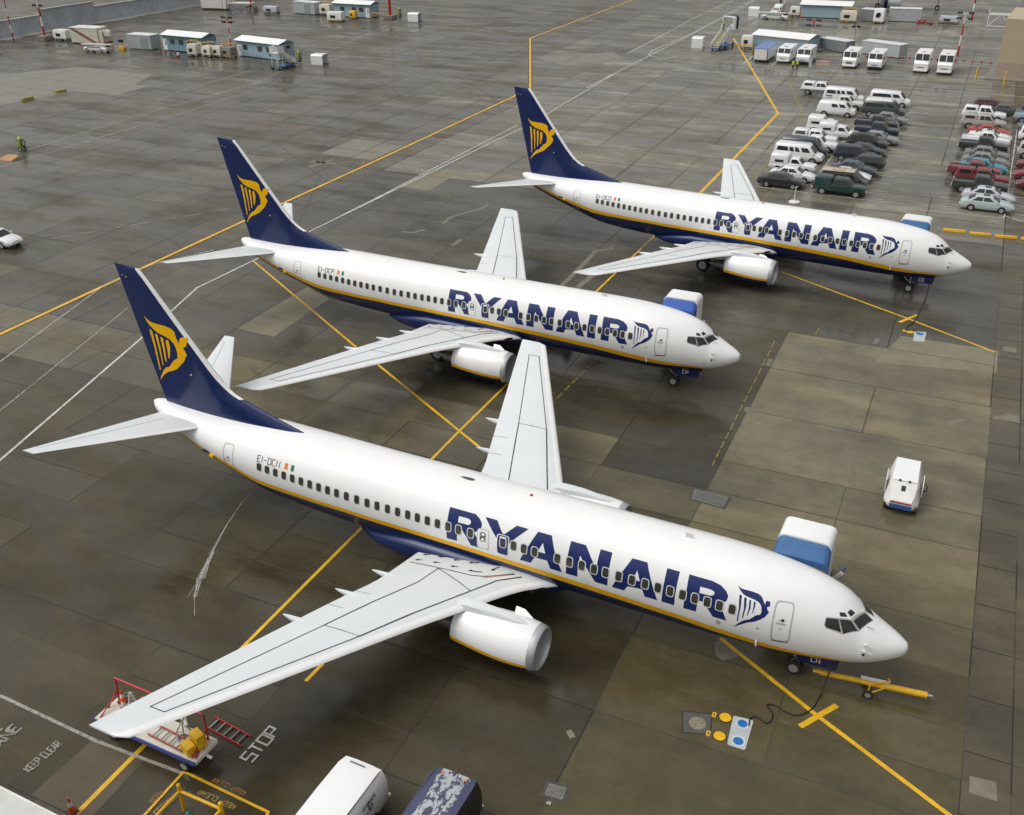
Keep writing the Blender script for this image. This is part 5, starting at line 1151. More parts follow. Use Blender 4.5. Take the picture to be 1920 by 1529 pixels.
for px, lb in (((1360, 1346), 'yellow round cover nearest the nose wheel, with a yellow tag on its left'), ((1349, 1381), 'yellow round cover nearer the camera, with a yellow tag on its left')):
    c = gp(*px); t = thing('hydrant_cover', lb, 'hydrant cover', (c.x, c.y, 0), 0, 'yellow hydrant covers beside the service pit')
    b = MB(); disc(b, px, .27, .016, 0); loc_build(b, 'rim', [BLACK], t); b = MB(); disc(b, px, .235, .022, 0); loc_build(b, 'lid', [EQYEL], t)
    g = gp(px[0]-21, px[1]-5); b = MB(); b.box(g.x, g.y, .012, .16, .26, .02, 0); loc_build(b, 'tag_plate', [EQYEL], t); b = MB(); b.box(g.x, g.y, .026, .05, .15, .004); loc_build(b, 'tag_lettering', [DMETAL], t)
t = thing('manhole', 'round gritty manhole cover in a square frame beside the yellow covers', 'manhole cover', tuple(gp(1308, 1357).xy)+(0,))
b = MB(); disc(b, (1308, 1357), .34, .016, 0); loc_build(b, 'cover', [mat('gritty_cover', (.21, .185, .12), .8, var=.5, scale=14, bump=.6, bscale=40)], t)
b = MB(); q = [tuple(gp(*p).xy) for p in ((1280, 1334), (1335, 1340), (1332, 1378), (1280, 1374))]; b.strip(q, .03, .0135, 0, True); loc_build(b, 'frame', [BLACK], t)
b = MB(); b.prism(q, .002, .010); loc_build(b, 'slab', [mat('pit_slab', (.085, .082, .074), .4, var=.15)], t)
t = thing('service_pit', 'small grey pit lid with a blue cap by the nose wheel of the farthest airliner', 'service pit', tuple(gp(1724, 632).xy)+(0,))
b = MB(); b.prism(rpoly([gp(1714, 622), gp(1737, 624), gp(1733, 642), gp(1712, 640)]), .002, .03); loc_build(b, 'lid', [GREY], t)
b = MB(); disc(b, (1725, 627), .24, .036, 0); loc_build(b, 'cap', [BLUCAP], t)
t = thing('hydrant_cover', 'yellow oval cover with a tag by the nose wheel of the farthest airliner', 'hydrant cover', tuple(gp(1706, 623).xy)+(0,))
b = MB(); disc(b, (1706, 623), .27, .02, 0); loc_build(b, 'lid', [EQYEL], t); g = gp(1695, 621); b = MB(); b.box(g.x, g.y, .015, .2, .28, .02); loc_build(b, 'tag_plate', [EQYEL], t)
GRATE = mat('grate_steel', (.20, .20, .185), .55, .3, var=.45, scale=18, bump=.8, bscale=26)
def grating(label, px, bx, nb):
    c = sum((gp(*p) for p in px), Vector())/4; t = thing('drain_grate', label, 'drain grate', (c.x, c.y, 0)); P = [gp(*p) for p in px]
    b = MB(); e = [tuple((c+(p-c)*bx).xy) for p in P]; b.prism(e, .001, .008); loc_build(b, 'surround', [mat('grate_collar', (.055, .053, .048), .5, var=.2)], t)
    b = MB(); b.prism([tuple(p.xy) for p in P], .002, .014); loc_build(b, 'pit', [BLACK], t)
    b = MB()
    for k in range(nb):
        for (a0, a1, d0, d1, off) in ((P[0], P[3], P[1], P[2], 0), ):
            q = (k+.5)/nb; s0, s1 = a0.lerp(a1, q), d0.lerp(d1, q); b.strip([tuple(s0.xy), tuple(s1.xy)], (a1-a0).length/nb*.62, .019, 0)
    for k in range(nb+4):
        q = (k+.5)/(nb+4); s0, s1 = P[0].lerp(P[1], q), P[3].lerp(P[2], q); b.strip([tuple(s0.xy), tuple(s1.xy)], .018, .021, 0)
    for k in range(4): b.strip([tuple(P[k].xy), tuple(P[(k+1) % 4].xy)], .05, .023+.001*k, 0)
    loc_build(b, 'bars', [GRATE], t)
grating('rectangular drain grate by the far wing of the nearest airliner', [(1303, 919), (1365, 934), (1354, 952), (1298, 936)], 1.22, 9)
grating('square drain grate with number 411 painted beside it', [(1031, 1471), (1061, 1479), (1053, 1500), (1022, 1490)], 1.5, 10)
CABLE = mat('black_cable', (.012, .012, .012), .5)
def cable(label, px, r_=.025, z=.03):
    P = [gp(p[0], p[1], p[2] if len(p) > 2 else z) for p in px]; Q = []
    for i in range(len(P)-1):
        a, c, e, f = P[max(i-1, 0)], P[i], P[i+1], P[min(i+2, len(P)-1)]
        for k in range(6):
            u = k/6; Q.append(.5*((2*c)+(e-a)*u+(2*a-5*c+4*e-f)*u*u+(3*c-a-3*e+f)*u**3))
    Q.append(P[-1]); b = MB(); b.path(Q, r_, 0, 6); o = b.build('power_cable', [CABLE]); return tag(o, label, 'cable')
cable('black power cable curling from the nearest nose to the service pit', [(1564, 1238, 1.1), (1552, 1268, .5), (1535, 1310), (1522, 1330), (1496, 1342), (1472, 1335), (1455, 1324), (1438, 1322), (1448, 1338), (1447, 1350), (1437, 1356), (1420, 1346), (1408, 1346), (1404, 1362)], .03)
cable('black power cable hanging from the farthest nose to its pit', [(1742, 532, 1.0), (1740, 545, .5), (1733, 566), (1722, 590), (1712, 606), (1702, 613), (1700, 620), (1714, 620), (1722, 627)], .035)
# ground power unit near the right edge
c0 = (gp(1654, 959)+gp(1713, 964))/2; t = thing('ground_power_unit', 'white ground power unit with red and blue stripes, alone on the concrete', 'power unit', (c0.x, c0.y+1.2, 0), R(2))
b = MB(); rg = []
for y, zt, w0, w1 in ((-1.38, .80, .58, .50), (-1.05, 1.02, .84, .58), (-.62, 1.52, .86, .62), (-.55, 1.58, .86, .63), (1.65, 1.58, .86, .60), (1.75, 1.50, .84, .58)):
    rg.append([(-w0, y, .42), (-w0*1.0, y, .62), (-w1-.06, y, zt-.10), (-w1, y, zt), (w1, y, zt), (w1+.06, y, zt-.10), (w0, y, .62), (w0, y, .42)])
b.loft(rg); b.build('housing', [OFFW], t, 20)
b = MB(); b.box(0, .55, 1.60, 1.22, 2.3, .04); b.build('roof_panel', [WHITE], t, bevel=.02)
b = MB(); b.quad((-.12, -.93, 1.165), (.10, -.93, 1.165), (.10, -.74, 1.385), (-.12, -.74, 1.385)); b.build('vent', [BLACK], t)
for x in (-.25, .22): b = MB(); b.box(x, -.60, 1.60, .12, .08, .07); b.build('latch', [BLACK], t)
b = MB(); b.box(0, -1.40, .72, 1.02, .02, .06); b.build('red_stripe', [RED], t)
b = MB(); b.box(0, -1.42, .50, 1.08, .06, .22); b.build('blue_skirt', [mat('skirt_blue', (.03, .10, .28), .4)], t)
b = MB(); b.box(0, .2, .38, 1.66, 2.9, .2); b.build('chassis', [DMETAL], t)
for s in (-1, 1):
    b = MB(); b.box(s*.90, .1, 1.05, .05, 1.2, .7); b.build('side_door', [OFFW], t, bevel=.015)
    for y in (-.85, 1.2): wheel('wheel', (0, 0, 0), .28, .2, t).matrix_local = Matrix.Translation((s*.72, y, .28)) @ Matrix.Rotation(R(90), 4, 'Z')
b = MB(); b.path([(.93, .15, 1.2), (1.10, .1, 1.15), (1.10, -.1, .95), (.93, -.15, .9)], .035); b.build('cable_loop', [CABLE], t)
# flatbed cart under the near wing and what lies on it
t = thing('flatbed_cart', 'white flatbed cart with a blue edge and red end frames, under the near wingtip', 'cart', (-25.3, -14.53, 0))
b = MB(); b.box(0, 0, .84, 5.0, 1.24, .10); b.build('deck', [CREAM], t, bevel=.015)
b = MB(); b.box(0, -.64, .80, 5.02, .05, .18); b.build('edge_board', [mat('edge_blue', (.06, .08, .30), .5)], t)
b = MB(); b.box(0, 0, .62, 4.7, .8, .22); b.build('chassis', [DMETAL], t)
b = MB(); b.box(2.52, 0, .80, .06, 1.2, .16); b.tube((2.55, -.05, .72), (2.8, -.05, .68), .06); b.build('coupling', [OFFW], t)
for x in (-1.8, 1.8):
    for y in (-.5, .5): wheel('wheel', (x, y, .27), .27, .18, t)
REDP = mat('red_tube', (.40, .02, .025), .4)
for s, nm in ((-1, 'a'), (1, 'b')):
    b = MB(); x = s*2.25; b.tube((x, .45, .88), (x-s*.05, .5, 2.1), .04); b.tube((x+s*.15, .0, .88), (x, .45, 1.5), .03); b.tube((x+s*.05, -.52, .88), (x, .42, 1.35), .03)
    if s > 0: b.tube((x-.12, .48, .9), (x+.2, -.5, .95), .03)
    b.build('end_frame', [REDP], t)
b = MB(); b.tube((-2.25, .5, 2.1), (2.2, .5, 2.1), .045); b.build('top_rail', [REDP], t)
GRP = 'things lying on the flatbed cart'
def ladder(label, c, L, wd, rz, rail, z, nr=5, tilt=0):
    t = thing('ladder', label, 'ladder', c, rz)
    for s in (-1, 1): b = MB(); b.box(0, s*wd/2, z, L, .04, .10); b.build('rail', [rail], t, bevel=.008)
    for k in range(nr): b = MB(); b.tube((-L/2+L*(k+.6)/(nr+.3), -wd/2, z), (-L/2+L*(k+.6)/(nr+.3), wd/2, z), .035); b.build('rung', [METAL], t)
    return t
q = [gp(388, 1363), gp(455, 1403), gp(471, 1379), gp(400, 1353)]; c = sum(q, Vector())/4
ladder('red ladder with silver rungs lying on the ground beside the cart', (c.x, c.y, 0), 2.0, .55, R(-5), REDP, .07)
ladder('red step ladder lying flat on the cart deck in front of the yellow boxes', (-24.35, -14.72, 0), 1.75, .5, R(-3), mat('faded_red', (.35, .09, .06), .5), 1.0, 4)
for k, (x, y, z, lb) in enumerate(((-23.35, -14.80, .89, 'yellow plastic step box, lower of the two on the cart'), (-23.2, -14.42, .89, 'yellow plastic box, taller of the two on the cart'))):
    b = MB(); h = .34 if k == 0 else .62; b.loft([[(-.30, -.2, 0), (.30, -.2, 0), (.30, .2, 0), (-.30, .2, 0)], [(-.27, -.18, h), (.27, -.18, h), (.27, .18, h), (-.27, .18, h)]])
    o = b.build('storage_box', [EQYEL], None, bevel=.02, loc=(x, y, z), rz=R(-18)); tag(o, lb, 'box', 'yellow boxes on the cart')
def cone(label, x, y, z, h=.7, lean=0, group=None):
    t = thing('traffic_cone', label, 'traffic cone', (x, y, z), rnd.uniform(0, 3), group); t.rotation_euler.x = lean
    b = MB(); b.box(0, 0, .02, .36, .36, .04); b.build('base', [BLACK], t)
    b = MB(); b.lathe([(.04, .14), (h*.45, .095), (h*.45, .10)], 'z', (0, 0, 0), 14, 0); b.lathe([(h*.72, .062), (h, .028), (h+.005, .005)], 'z', (0, 0, 0), 14, 0); b.build('cone_body', [mat_cone], t)
    b = MB(); b.lathe([(h*.45, .097), (h*.72, .063)], 'z', (0, 0, 0), 14, 0); b.build('reflective_band', [OFFW], t)
mat_cone = mat('cone_orange', (.70, .09, .015), .5)
cone('orange traffic cone standing on another at the left end of the cart', -27.15, -14.2, 1.15, .6, 0, 'cones on the cart')
cone('orange traffic cone leaning at the left end of the cart', -27.0, -14.4, .9, .75, R(8), 'cones on the cart')
cone('orange traffic cone by the top rail in the middle of the cart', -26.2, -14.05, .9, .8, 0, 'cones on the cart')
g = gp(136, 1523); cone('red and white traffic cone at the end of the yellow line', g.x, g.y, 0, .75)
t = thing('tripod_stand', 'folded white tripod stand at the left end of the cart', 'stand', (-26.7, -14.15, .89))
for a in range(3): b = MB(); an = R(120*a+20); b.tube((.28*math.cos(an), .28*math.sin(an), 0), (.04*math.cos(an), .04*math.sin(an), .9), .025); b.build('leg', [OFFW], t)
b = MB()
for k in range(4): b.tube((-.22+.03*k, -.05, .85-.17*k), (-.02, .18, .75-.17*k), .02)
b.build('bracket', [METAL], t)
t = thing('tripod_stand', 'heap of grey metal tripods under the wing on the cart', 'stand', (-24.1, -14.2, .89))
for a in range(4): b = MB(); an = R(90*a+30); b.tube((.35*math.cos(an), .25*math.sin(an), 0), (-.1*math.cos(an), -.05*math.sin(an), .8), .03); b.build('leg', [METAL], t)
b = MB(); b.tube((-.1, .2, .85), (.25, -.05, .55), .07); b.build('canister', [OFFW], t)
b = MB(); b.path([(.35*math.cos(a*.5), .22*math.sin(a*.5), .03+.004*a) for a in range(24)], .025); o = b.build('hose', [MGREY], None, loc=(-23.75, -14.5, .89)); tag(o, 'grey hose coiled on the cart deck behind the yellow boxes', 'hose')
# yellow pipe guard rail, hydrant, terminal roof edge at the bottom
t = thing('pipe_guard_rail', 'yellow pipe guard rail at the bottom edge of the picture', 'guard rail', (-22.3, -16.42, 0))
for (x, y) in ((0, 0), (1.86, .03), (0, -3.0), (1.86, -3.0)): b = MB(); b.tube((x, y, 0), (x, y, 1.32), .075, 0, 14); b.lathe([(1.32, .075), (1.36, .04), (1.37, .005)], 'z', (x, y, 0), 14, 0); b.build('post', [EQYEL], t)
for p, q in (((0, 0, 1.0), (1.86, .03, 1.0)), ((0, 0, 1.0), (0, -3.0, 1.0)), ((1.86, .03, 1.0), (1.86, -3.0, 1.0))): b = MB(); b.tube(p, q, .06, 0, 12); b.build('rail', [EQYEL], t)
g = gp(353, 1527, .3); b = MB(); b.lathe([(0, .16), (.25, .15), (.38, .10), (.44, .02)], 'z', (0, 0, 0), 16, 0); o = b.build('hydrant', [mat('sea_green_paint', (.03, .22, .19), .45)], None, loc=(g.x, g.y, 0)); tag(o, 'sea green hydrant dome inside the yellow guard rail', 'hydrant')
t = thing('low_building', 'low pale-roofed building whose roof edge shows at the bottom left', 'building', (-36, -22.6, 0))
b = MB(); b.box(0, 0, 1.42, 31, 4.8, 2.84); b.build('wall', [CONC], t)
b = MB(); b.box(0, 0, 2.92, 31.4, 5.2, .16); b.build('roof', [mat('pale_roof_felt', (.55, .55, .52), .7, var=.12, scale=.8)], t)
b = MB(); b.box(0, 2.56, 3.02, 31.4, .08, .06); b.build('roof_edge', [OFFW], t)
# ------------------------------------------------------------------ far side of the apron
FARG = 'equipment by the portable offices'
def office(label, p0, p1, depth, h, wall, doors=(), wins=(), trim=True, name='portable_office', extra=None):
    """p0,p1: ground pixels of the two front corners"""
    a, c = gp(*p0), gp(*p1); d = (c-a).to_2d(); L = d.length; t = thing(name, label, 'portable office', (a.x, a.y, 0), math.atan2(d.y, d.x))
    b = MB(); b.box(L/2, depth/2, h/2+.15, L, depth, h-.3+.3)
    b.add([(0, 0, h+.3), (0, depth, h+.3), (0, depth/2, h+.75), (L, 0, h+.3), (L, depth, h+.3), (L, depth/2, h+.75)], [(0, 1, 2), (3, 4, 5)], 0); b.build('wall', [wall], t)
    b = MB()
    for y0, y1, z0, z1 in ((-.35, depth/2, h+.22, h+.80), (depth+.35, depth/2, h+.22, h+.80)): b.add([(-.35, y0, z0), (L+.35, y0, z0), (L+.35, y1, z1), (-.35, y1, z1), (-.35, y0, z0+.08), (L+.35, y0, z0+.08), (L+.35, y1, z1+.08), (-.35, y1, z1+.08)], [(0, 1, 2, 3), (4, 5, 6, 7), (0, 1, 5, 4), (1, 2, 6, 5), (3, 0, 4, 7)], 0)
    b.build('roof', [ROOFW], t)
    if trim: b = MB(); b.box(L/2, -.37, h+.19, L+.7, .05, .14); b.build('gutter', [mat('green_trim', (.03, .13, .09), .5)], t)
    for x in doors: b = MB(); b.box(x*L, -.03, h*.42+.05, .95, .06, h*.80); dd = b.build('door', [WHITE], t); b = MB(); b.box(x*L+.15, -.068, h*.55, .2, .012, h*.3); b.build('door_glass', [GLASS], dd)
    for x in wins:
        b = MB(); b.box(x*L, -.03, h*.68, 1.05, .06, h*.34); f = b.build('window', [mat('win_frame', (.10, .12, .13), .5)], t)
        b = MB(); b.box(x*L-.25, -.068, h*.68, .44, .012, h*.28); b.box(x*L+.25, -.068, h*.68, .44, .012, h*.28); b.build('pane', [PANE], f)
    return t, L
t, L = office('blue portable office with two white doors, left of the equipment carts', (309, 95), (382, 102), 3.6, 2.5, TEAL, (.045, .93), (.24, .46, .70))
t, L = office('pale blue portable office with a ramp rail, right of the equipment carts', (447, 105), (525, 115), 3.6, 2.4, PALEBL, (.06,), (.20, .55, .76))
b = MB()
for k in range(6): b.tube((1.4+.95*k, -.5, 0), (1.4+.95*k, -.5, 1.05-.09*k), .03)
b.tube((1.4, -.5, 1.05), (6.2, -.5, .6), .03); b.tube((1.4, -.5, .6), (6.2, -.5, .3), .03); b.build('ramp_rail', [MGREY], t)
b = MB(); b.box(L*.79, -.06, .95, .45, .1, .7); b.build('meter_box', [mat('meter_grey', (.10, .12, .14), .5)], t)
b = MB(); b.box(L+.03, 2.2, 2.0, .05, .9, .5); b.build('end_window', [GLASS], t)
t, L = office('blue portable office by the striped mast at the top of the picture', (627, 31), (695, 35), 3.6, 2.5, PALEBL, (.93,), (.24, .56, .76))
t, L = office('long blue-grey portable office behind the step vans', (1411, 90), (1512, 101), 5.0, 2.0, PALEBL, (), (), False)
b = MB(); b.box(L/2, -.02, 1.95, L, .05, .5); b.build('fascia', [GREY], t)
t, L = office('blue-grey portable office at the top edge behind the yellow loader', (1500, 33), (1592, 37), 6.0, 2.3, PALEBL, (), (), True)
def container(label, p0, p1, depth, h, col, door=None, cat='container'):
    a, c = gp(*p0), gp(*p1); d = (c-a).to_2d(); L = d.length; t = thing('container', label, cat, (a.x, a.y, 0), math.atan2(d.y, d.x), 'grey storage containers')
    b = MB(); n = int(L/.3); pts = []
    for k in range(n): x0, x1 = L*k/n, L*(k+1)/n; pts += [(x0, 0), (x0+(x1-x0)*.5, 0), (x0+(x1-x0)*.6, .05), (x0+(x1-x0)*.9, .05)]
    pts += [(L, 0)]; m = len(pts); b.add([(x, y, .15) for x, y in pts]+[(x, y, h) for x, y in pts], [(k, k+1, m+k+1, m+k) for k in range(m-1)], 0)
    b.box(L/2, depth/2+.04, h/2+.08, L, depth, h-.16, 0); b.build('body', [col], t)
    b = MB(); b.box(L/2, depth/2, h+.04, L+.08, depth+.1, .08); b.build('roof', [mat('container_roof', (.62, .63, .63), .5, var=.12)], t)
    if door: b = MB(); b.box(door*L, -.03, h*.44, 1.5, .06, h*.8); b.build('door', [mat('container_door', (.25, .27, .28), .5)], t)
    return t
CG = mat('container_grey', (.42, .45, .46), .55, var=.1)
container('grey storage container with a door, left of the blue office', (241, 92), (285, 95), 2.6, 2.5, CG, .72)
container('grey storage container at the top of the picture, left of the blue office', (551, 25.5), (591, 29), 2.6, 2.5, CG, .65)
container('grey container at the top right beside the white heater cart', (1665, 41), (1725, 43), 2.5, 2.5, CG)
container('grey container behind the middle pair of step vans', (1613, 101), (1684, 111), 2.5, 2.1, CG)
container('dull grey bin behind the second step van', (1535, 93), (1585, 101), 2.3, 1.9, MGREY)
container('grey container left of the white heater cart', (1612, 40), (1650, 43), 2.5, 2.3, MGREY)
# blast fence
t = thing('blast_fence', 'long ribbed grey blast fence at the top left', 'blast fence', (-181, 106, 0))
FEN = mat('galvanised_sheet', (.46, .49, .52), .45, .15, var=.16, scale=.35)
for y0, y1, h in ((-34, 11.4, 3.3), (11.4, 25.5, 4.3), (25.5, 160, 3.3)):
    b = MB(); n = int((y1-y0)/.62); P = []
    for k in range(n): q = y0+(y1-y0)*k/n; e = (y1-y0)/n; P += [(0, q), (.0, q+e*.42), (-.16, q+e*.55), (-.16, q+e*.87)]
    P.append((0, y1)); m = len(P); b.add([(x+.55, y, .25) for x, y in P]+[(x+.12, y, h*.6) for x, y in P]+[(x, y, h) for x, y in P], [(k, k+1, m+k+1, m+k) for k in range(m-1)]+[(m+k, m+k+1, 2*m+k+1, 2*m+k) for k in range(m-1)], 0); b.build('panel', [FEN], t, 20)
    b = MB(); b.box(-.05, (y0+y1)/2, h+.04, .35, y1-y0, .14); b.build('cap_rail', [OFFW], t)
    b = MB()
    for k in range(int((y1-y0)/3.1)): b.tube((.62, y0+3.1*k+1, 0), (.5, y0+3.1*k+1, .4), .06)
    b.build('foot_posts', [OFFW], t)
# striped light masts
def mast(label, x, y, h, base=0, arms=None, ns=6, r_=.16, zbase=0, armcol=None):
    t = thing('light_mast', label, 'light mast', (x, y, 0), 0, 'red and white striped light masts'); z = 0
    if base: b = MB(); b.box(0, 0, base/2, 2.2, 2.2, base); b.build('concrete_base', [CONC], t, bevel=.05)
    z = base; st = (h-base)/ns
    for m, c in ((RED, 0), (OFFW, 1)):
        b = MB()
        for k in range(c, ns, 2): b.lathe([(z+st*k, r_*(1-.35*k/ns)), (z+st*(k+1), r_*(1-.35*(k+1)/ns))], 'z', (0, 0, 0), 10, 0)
        b.build('red_band' if c == 0 else 'white_band', [m], t)
    for za in arms or ():
        b = MB(); b.box(0, 0, za, 2.3, .12, .12); b.build('cross_arm', [armcol or RED], t)
        for s in (-1, -.6, .6, 1):
            b = MB(); b.lathe([(-.22, .17), (.05, .20), (.08, .02)], 'y', (s*1.1, -.15, za+.1), 10, 0); b.build('floodlight', [BLACK], t)
    return t
m_ = gp(26, 77); mast('thin striped pole at the left edge in front of the blast fence', m_.x, m_.y, 12, 0, None, 8, .12)
m_ = gp(86, 76); mast('striped mast on a concrete block with two rows of floodlights, top left', m_.x, m_.y, 9.5, .9, (6.3, 7.6), 5, .2)
m_ = gp(732, 36); mast('striped mast on a concrete block beside the top office', m_.x, m_.y, 14, .8, None, 4, .3)
m_ = gp(1795, 106); mast('striped mast with a white cross head beside the last step van', m_.x, m_.y, 6.8, 0, (5.9, 6.8), 4, .16, 0, OFFW)
m_ = gp(1822, 35.6); mast('striped mast at the top right edge of the wet apron', m_.x, m_.y, 12, 0, None, 8, .18)
m_ = gp(433, 84); mast('mast with red cross arms and black lamps behind the equipment carts', m_.x, m_.y, 4.9, 0, (3.9, 4.7), 5, .12)
m_ = gp(1521, 84); mast('mast with red cross arms behind the long portable office', m_.x, m_.y, 4.2, 0, (3.2, 4.1), 3, .13)
m_ = gp(1470, 20); mast('striped pole behind the belt loader', m_.x, m_.y, 7, 0, None, 5, .12)
t = thing('floodlight', 'twin black floodlight on a low yellow stand, left of the grey container', 'floodlight', (-149.3, 107.4, 0)); b = MB(); b.box(0, 0, .25, 1.3, .8, .5); b.tube((0, 0, .5), (0, 0, 1.3), .08); b.build('stand', [EQYEL], t)
for s in (-1, 1): b = MB(); b.box(s*.3, -.1, 1.55, .5, .25, .5); b.build('lamp', [BLACK], t, bevel=.03)
t = thing('floodlight', 'black twin lamp post between the bin and the container', 'floodlight', tuple(gp(1600, 88).xy)+(0,)); b = MB(); b.tube((0, 0, 0), (0, 0, 3.2), .07); b.build('post', [MGREY], t)
for s in (-1, 1): b = MB(); b.box(s*.4, 0, 3.4, .6, .3, .35, rot=Matrix.Rotation(s*.5, 3, 'Y')); b.build('lamp', [BLACK], t)
# carts and machines
def cart(name, label, cat, px, L, W, h, col, kind=0, rz=0.0, group=None, acc=None):
    a = gp(*px); t = thing(name, label, cat, (a.x, a.y, 0), R(rz), group)
    b = MB(); b.loft([[(-L/2, -W/2, .45), (L/2, -W/2, .45), (L/2, W/2, .45), (-L/2, W/2, .45)], [(-L/2, -W/2, h*.8), (L/2, -W/2, h*.8), (L/2, W/2, h*.8), (-L/2, W/2, h*.8)], [(-L/2+.12, -W/2+.15, h), (L/2-.12, -W/2+.15, h), (L/2-.12, W/2-.15, h), (-L/2+.12, W/2-.15, h)]]); b.build('housing', [col], t, bevel=.03)
    b = MB(); b.box(0, 0, .38, L+.1, W-.1, .16); b.build('chassis', [acc or DMETAL], t)
    for s in (-1, 1):
        for x in (-L*.36, L*.36): wheel('wheel', (x, s*(W/2-.1), .3), .3, .2, t)
    b = MB(); b.box(-.1*L, -W/2-.012, h*.55, L*.35, .02, h*.28); b.build('vent', [BLACK], t)
    b = MB(); b.tube((L/2, 0, .4), (L/2+.8, 0, .5), .05); b.build('drawbar', [MGREY], t)
    if kind == 1:
        b = MB()
        for x in (-L*.4, L*.4):
            for y in (-W*.4, W*.4): b.tube((x, y, h), (x, y, h+.55), .04)
        b.tube((-L*.4, -W*.4, h+.55), (L*.4, -W*.4, h+.55), .04); b.tube((-L*.4, W*.4, h+.55), (L*.4, W*.4, h+.55), .04); b.tube((-L*.4, -W*.4, h+.55), (-L*.4, W*.4, h+.55), .04); b.tube((L*.4, -W*.4, h+.55), (L*.4, W*.4, h+.55), .04); b.build('frame', [acc or EQYEL], t)
    if kind == 2: b = MB(); b.lathe([(-W/2-.05, .42), (-W/2-.12, .40), (-W/2-.12, .22), (-W/2-.03, .20)], 'y', (0, 0, h*.62), 20, 0); b.build('fan_opening', [BLACK], t)
    return t
cart('air_unit', 'white air unit with a blue skirt below the blast fence', 'air unit', (120, 76), 3.2, 1.8, 2.0, OFFW, 0, 4, None, mat('skirt_teal', (.02, .15, .25), .5))
t = thing('cargo_loader', 'cream box with red and black diagonal stripes on a loader, top left', 'loader', tuple(gp(160, 83).xy)+(0,), R(8))
b = MB(); b.box(0, 1.6, 1.5, 6.2, 3.0, 2.6); b.build('box_body', [CREAM], t, bevel=.03)
b = MB(); b.box(0, 1.6, 2.86, 6.3, 3.1, .1); b.build('roof', [OFFW], t)
for m, o_ in ((RED, .0), (DMETAL, -.6)):
    b = MB(); b.add([(-2.6+o_, .085, 2.75), (-2.1+o_, .085, 2.75), (2.9+o_, .085, .25), (2.4+o_, .085, .25)], [(0, 1, 2, 3)], 0); b.build('diagonal_stripe', [m], t)
b = MB(); b.box(3.6, 1.6, 1.3, .9, 2.6, 2.2); b.box(4.6, 1.2, 1.9, .9, 1.2, .9); b.build('lift_mast', [CREAM], t); b = MB(); b.box(5.2, .9, 1.9, .5, .6, .7); b.build('cab', [OFFW], t); b = MB(); b.box(.5, 1.6, .2, 7.2, 2.6, .3); b.build('base', [RED], t)
def belt_loader(label, px, rz, L=6.2, beltcol=None):
    a = gp(*px); t = thing('belt_loader', label, 'belt loader', (a.x, a.y, 0), R(rz), 'belt loaders')
    b = MB(); b.loft([[(x, -.85*k, .4), (x, -.9*k, .75), (x, -.75*k, h), (x, .75*k, h), (x, .9*k, .75), (x, .85*k, .4)] for x, h, k in ((-L/2+.5, .80, .9), (-1, 1.0, 1), (1.2, 1.05, 1), (L/2-.4, .85, .9))]); b.build('body', [OFFW], t)
    b = MB(); b.box(0, -.86, .95, 3.2, .03, .3); b.build('side_panel', [TEAL], t)
    b = MB(); b.box(0, .1, 1.35, L+.8, .8, .16, rot=Matrix.Rotation(R(-1.5), 3, 'Y')); b.build('conveyor', [beltcol or CREAM], t)
    for s in (-1, 1):
        for x in (-L*.28, L*.26): wheel('wheel', (x, s*.78, .36), .36, .22, t)
    b = MB(); b.box(L/2-1.0, .55, 1.3, .7, .5, .6); b.build('driver_seat', [BLACK], t)
belt_loader('white belt loader with a blue side parked in front of the striped box', (184, 98), 3)
belt_loader('white belt loader with a cream belt in front of the white pickup', (1452, 37), -4, 6.5)
G = 'equipment carts parked in a huddle by the offices'
cart('equipment_cart', 'cream ribbed equipment cart with yellow hoses, in front of the office door', 'equipment cart', (365, 106), 1.9, 1.5, 2.1, CREAM, 1, 12, G)
cart('equipment_cart', 'cream equipment cart with a tall yellow frame, left of the huddle', 'equipment cart', (394, 107), 2.0, 1.6, 1.9, CREAM, 1, -6, G)
cart('equipment_cart', 'cream and grey equipment cart in the middle of the huddle', 'equipment cart', (411, 107.5), 1.9, 1.5, 1.9, CREAM, 1, 4, G, MGREY)
cart('equipment_cart', 'weathered grey equipment cart at the right of the huddle beside the pale office', 'equipment cart', (430, 108.5), 2.4, 1.6, 1.8, CONC, 1, -3, G, EQYEL)
cart('equipment_cart', 'cream equipment cart left of the top blue office', 'equipment cart', (613, 29), 2.8, 1.6, 2.3, CREAM, 1, 0, G)
cart('air_cart', 'white air start cart with a yellow rim in front of the top blue office', 'air start cart', (631, 41), 3.4, 1.8, 2.0, OFFW, 0, 8, None, EQYEL)
cart('small_generator', 'yellow and white small generator against the top blue office', 'generator', (663, 36), 1.5, 1.2, 1.7, EQYEL, 0, 0, None, OFFW)
cart('loader_truck', 'yellow and white loader in front of the top right office', 'loader', (1590, 42), 3.2, 2.0, 2.2, CREAM, 1, 4, None, EQYEL)
cart('heater_cart', 'white heater cart with a round black fan opening, between two grey containers', 'heater cart', (1647, 44), 2.0, 1.8, 2.8, WHITE, 2, -4, None, EQYEL)
cart('grey_cabinet', 'low grey cabinet cart at the top left of the container', 'cabinet', (510, 26), 3.4, 1.8, 1.6, GREY, 0, 8)
cart('grey_cabinet', 'low grey cabinet cart right of the debris by the far containers', 'cabinet', (1778, 45), 3.6, 1.8, 1.5, GREY, 0, 2)
cart('control_cabinet', 'white control cabinet behind orange rails by the box trailer', 'cabinet', (1400, 92), 2.0, 1.4, 2.3, OFFW, 0, 6)
cart('control_cabinet', 'white control cabinet behind orange rails at the top right office', 'cabinet', (1490, 32), 2.0, 1.2, 2.1, OFFW, 0, 2)
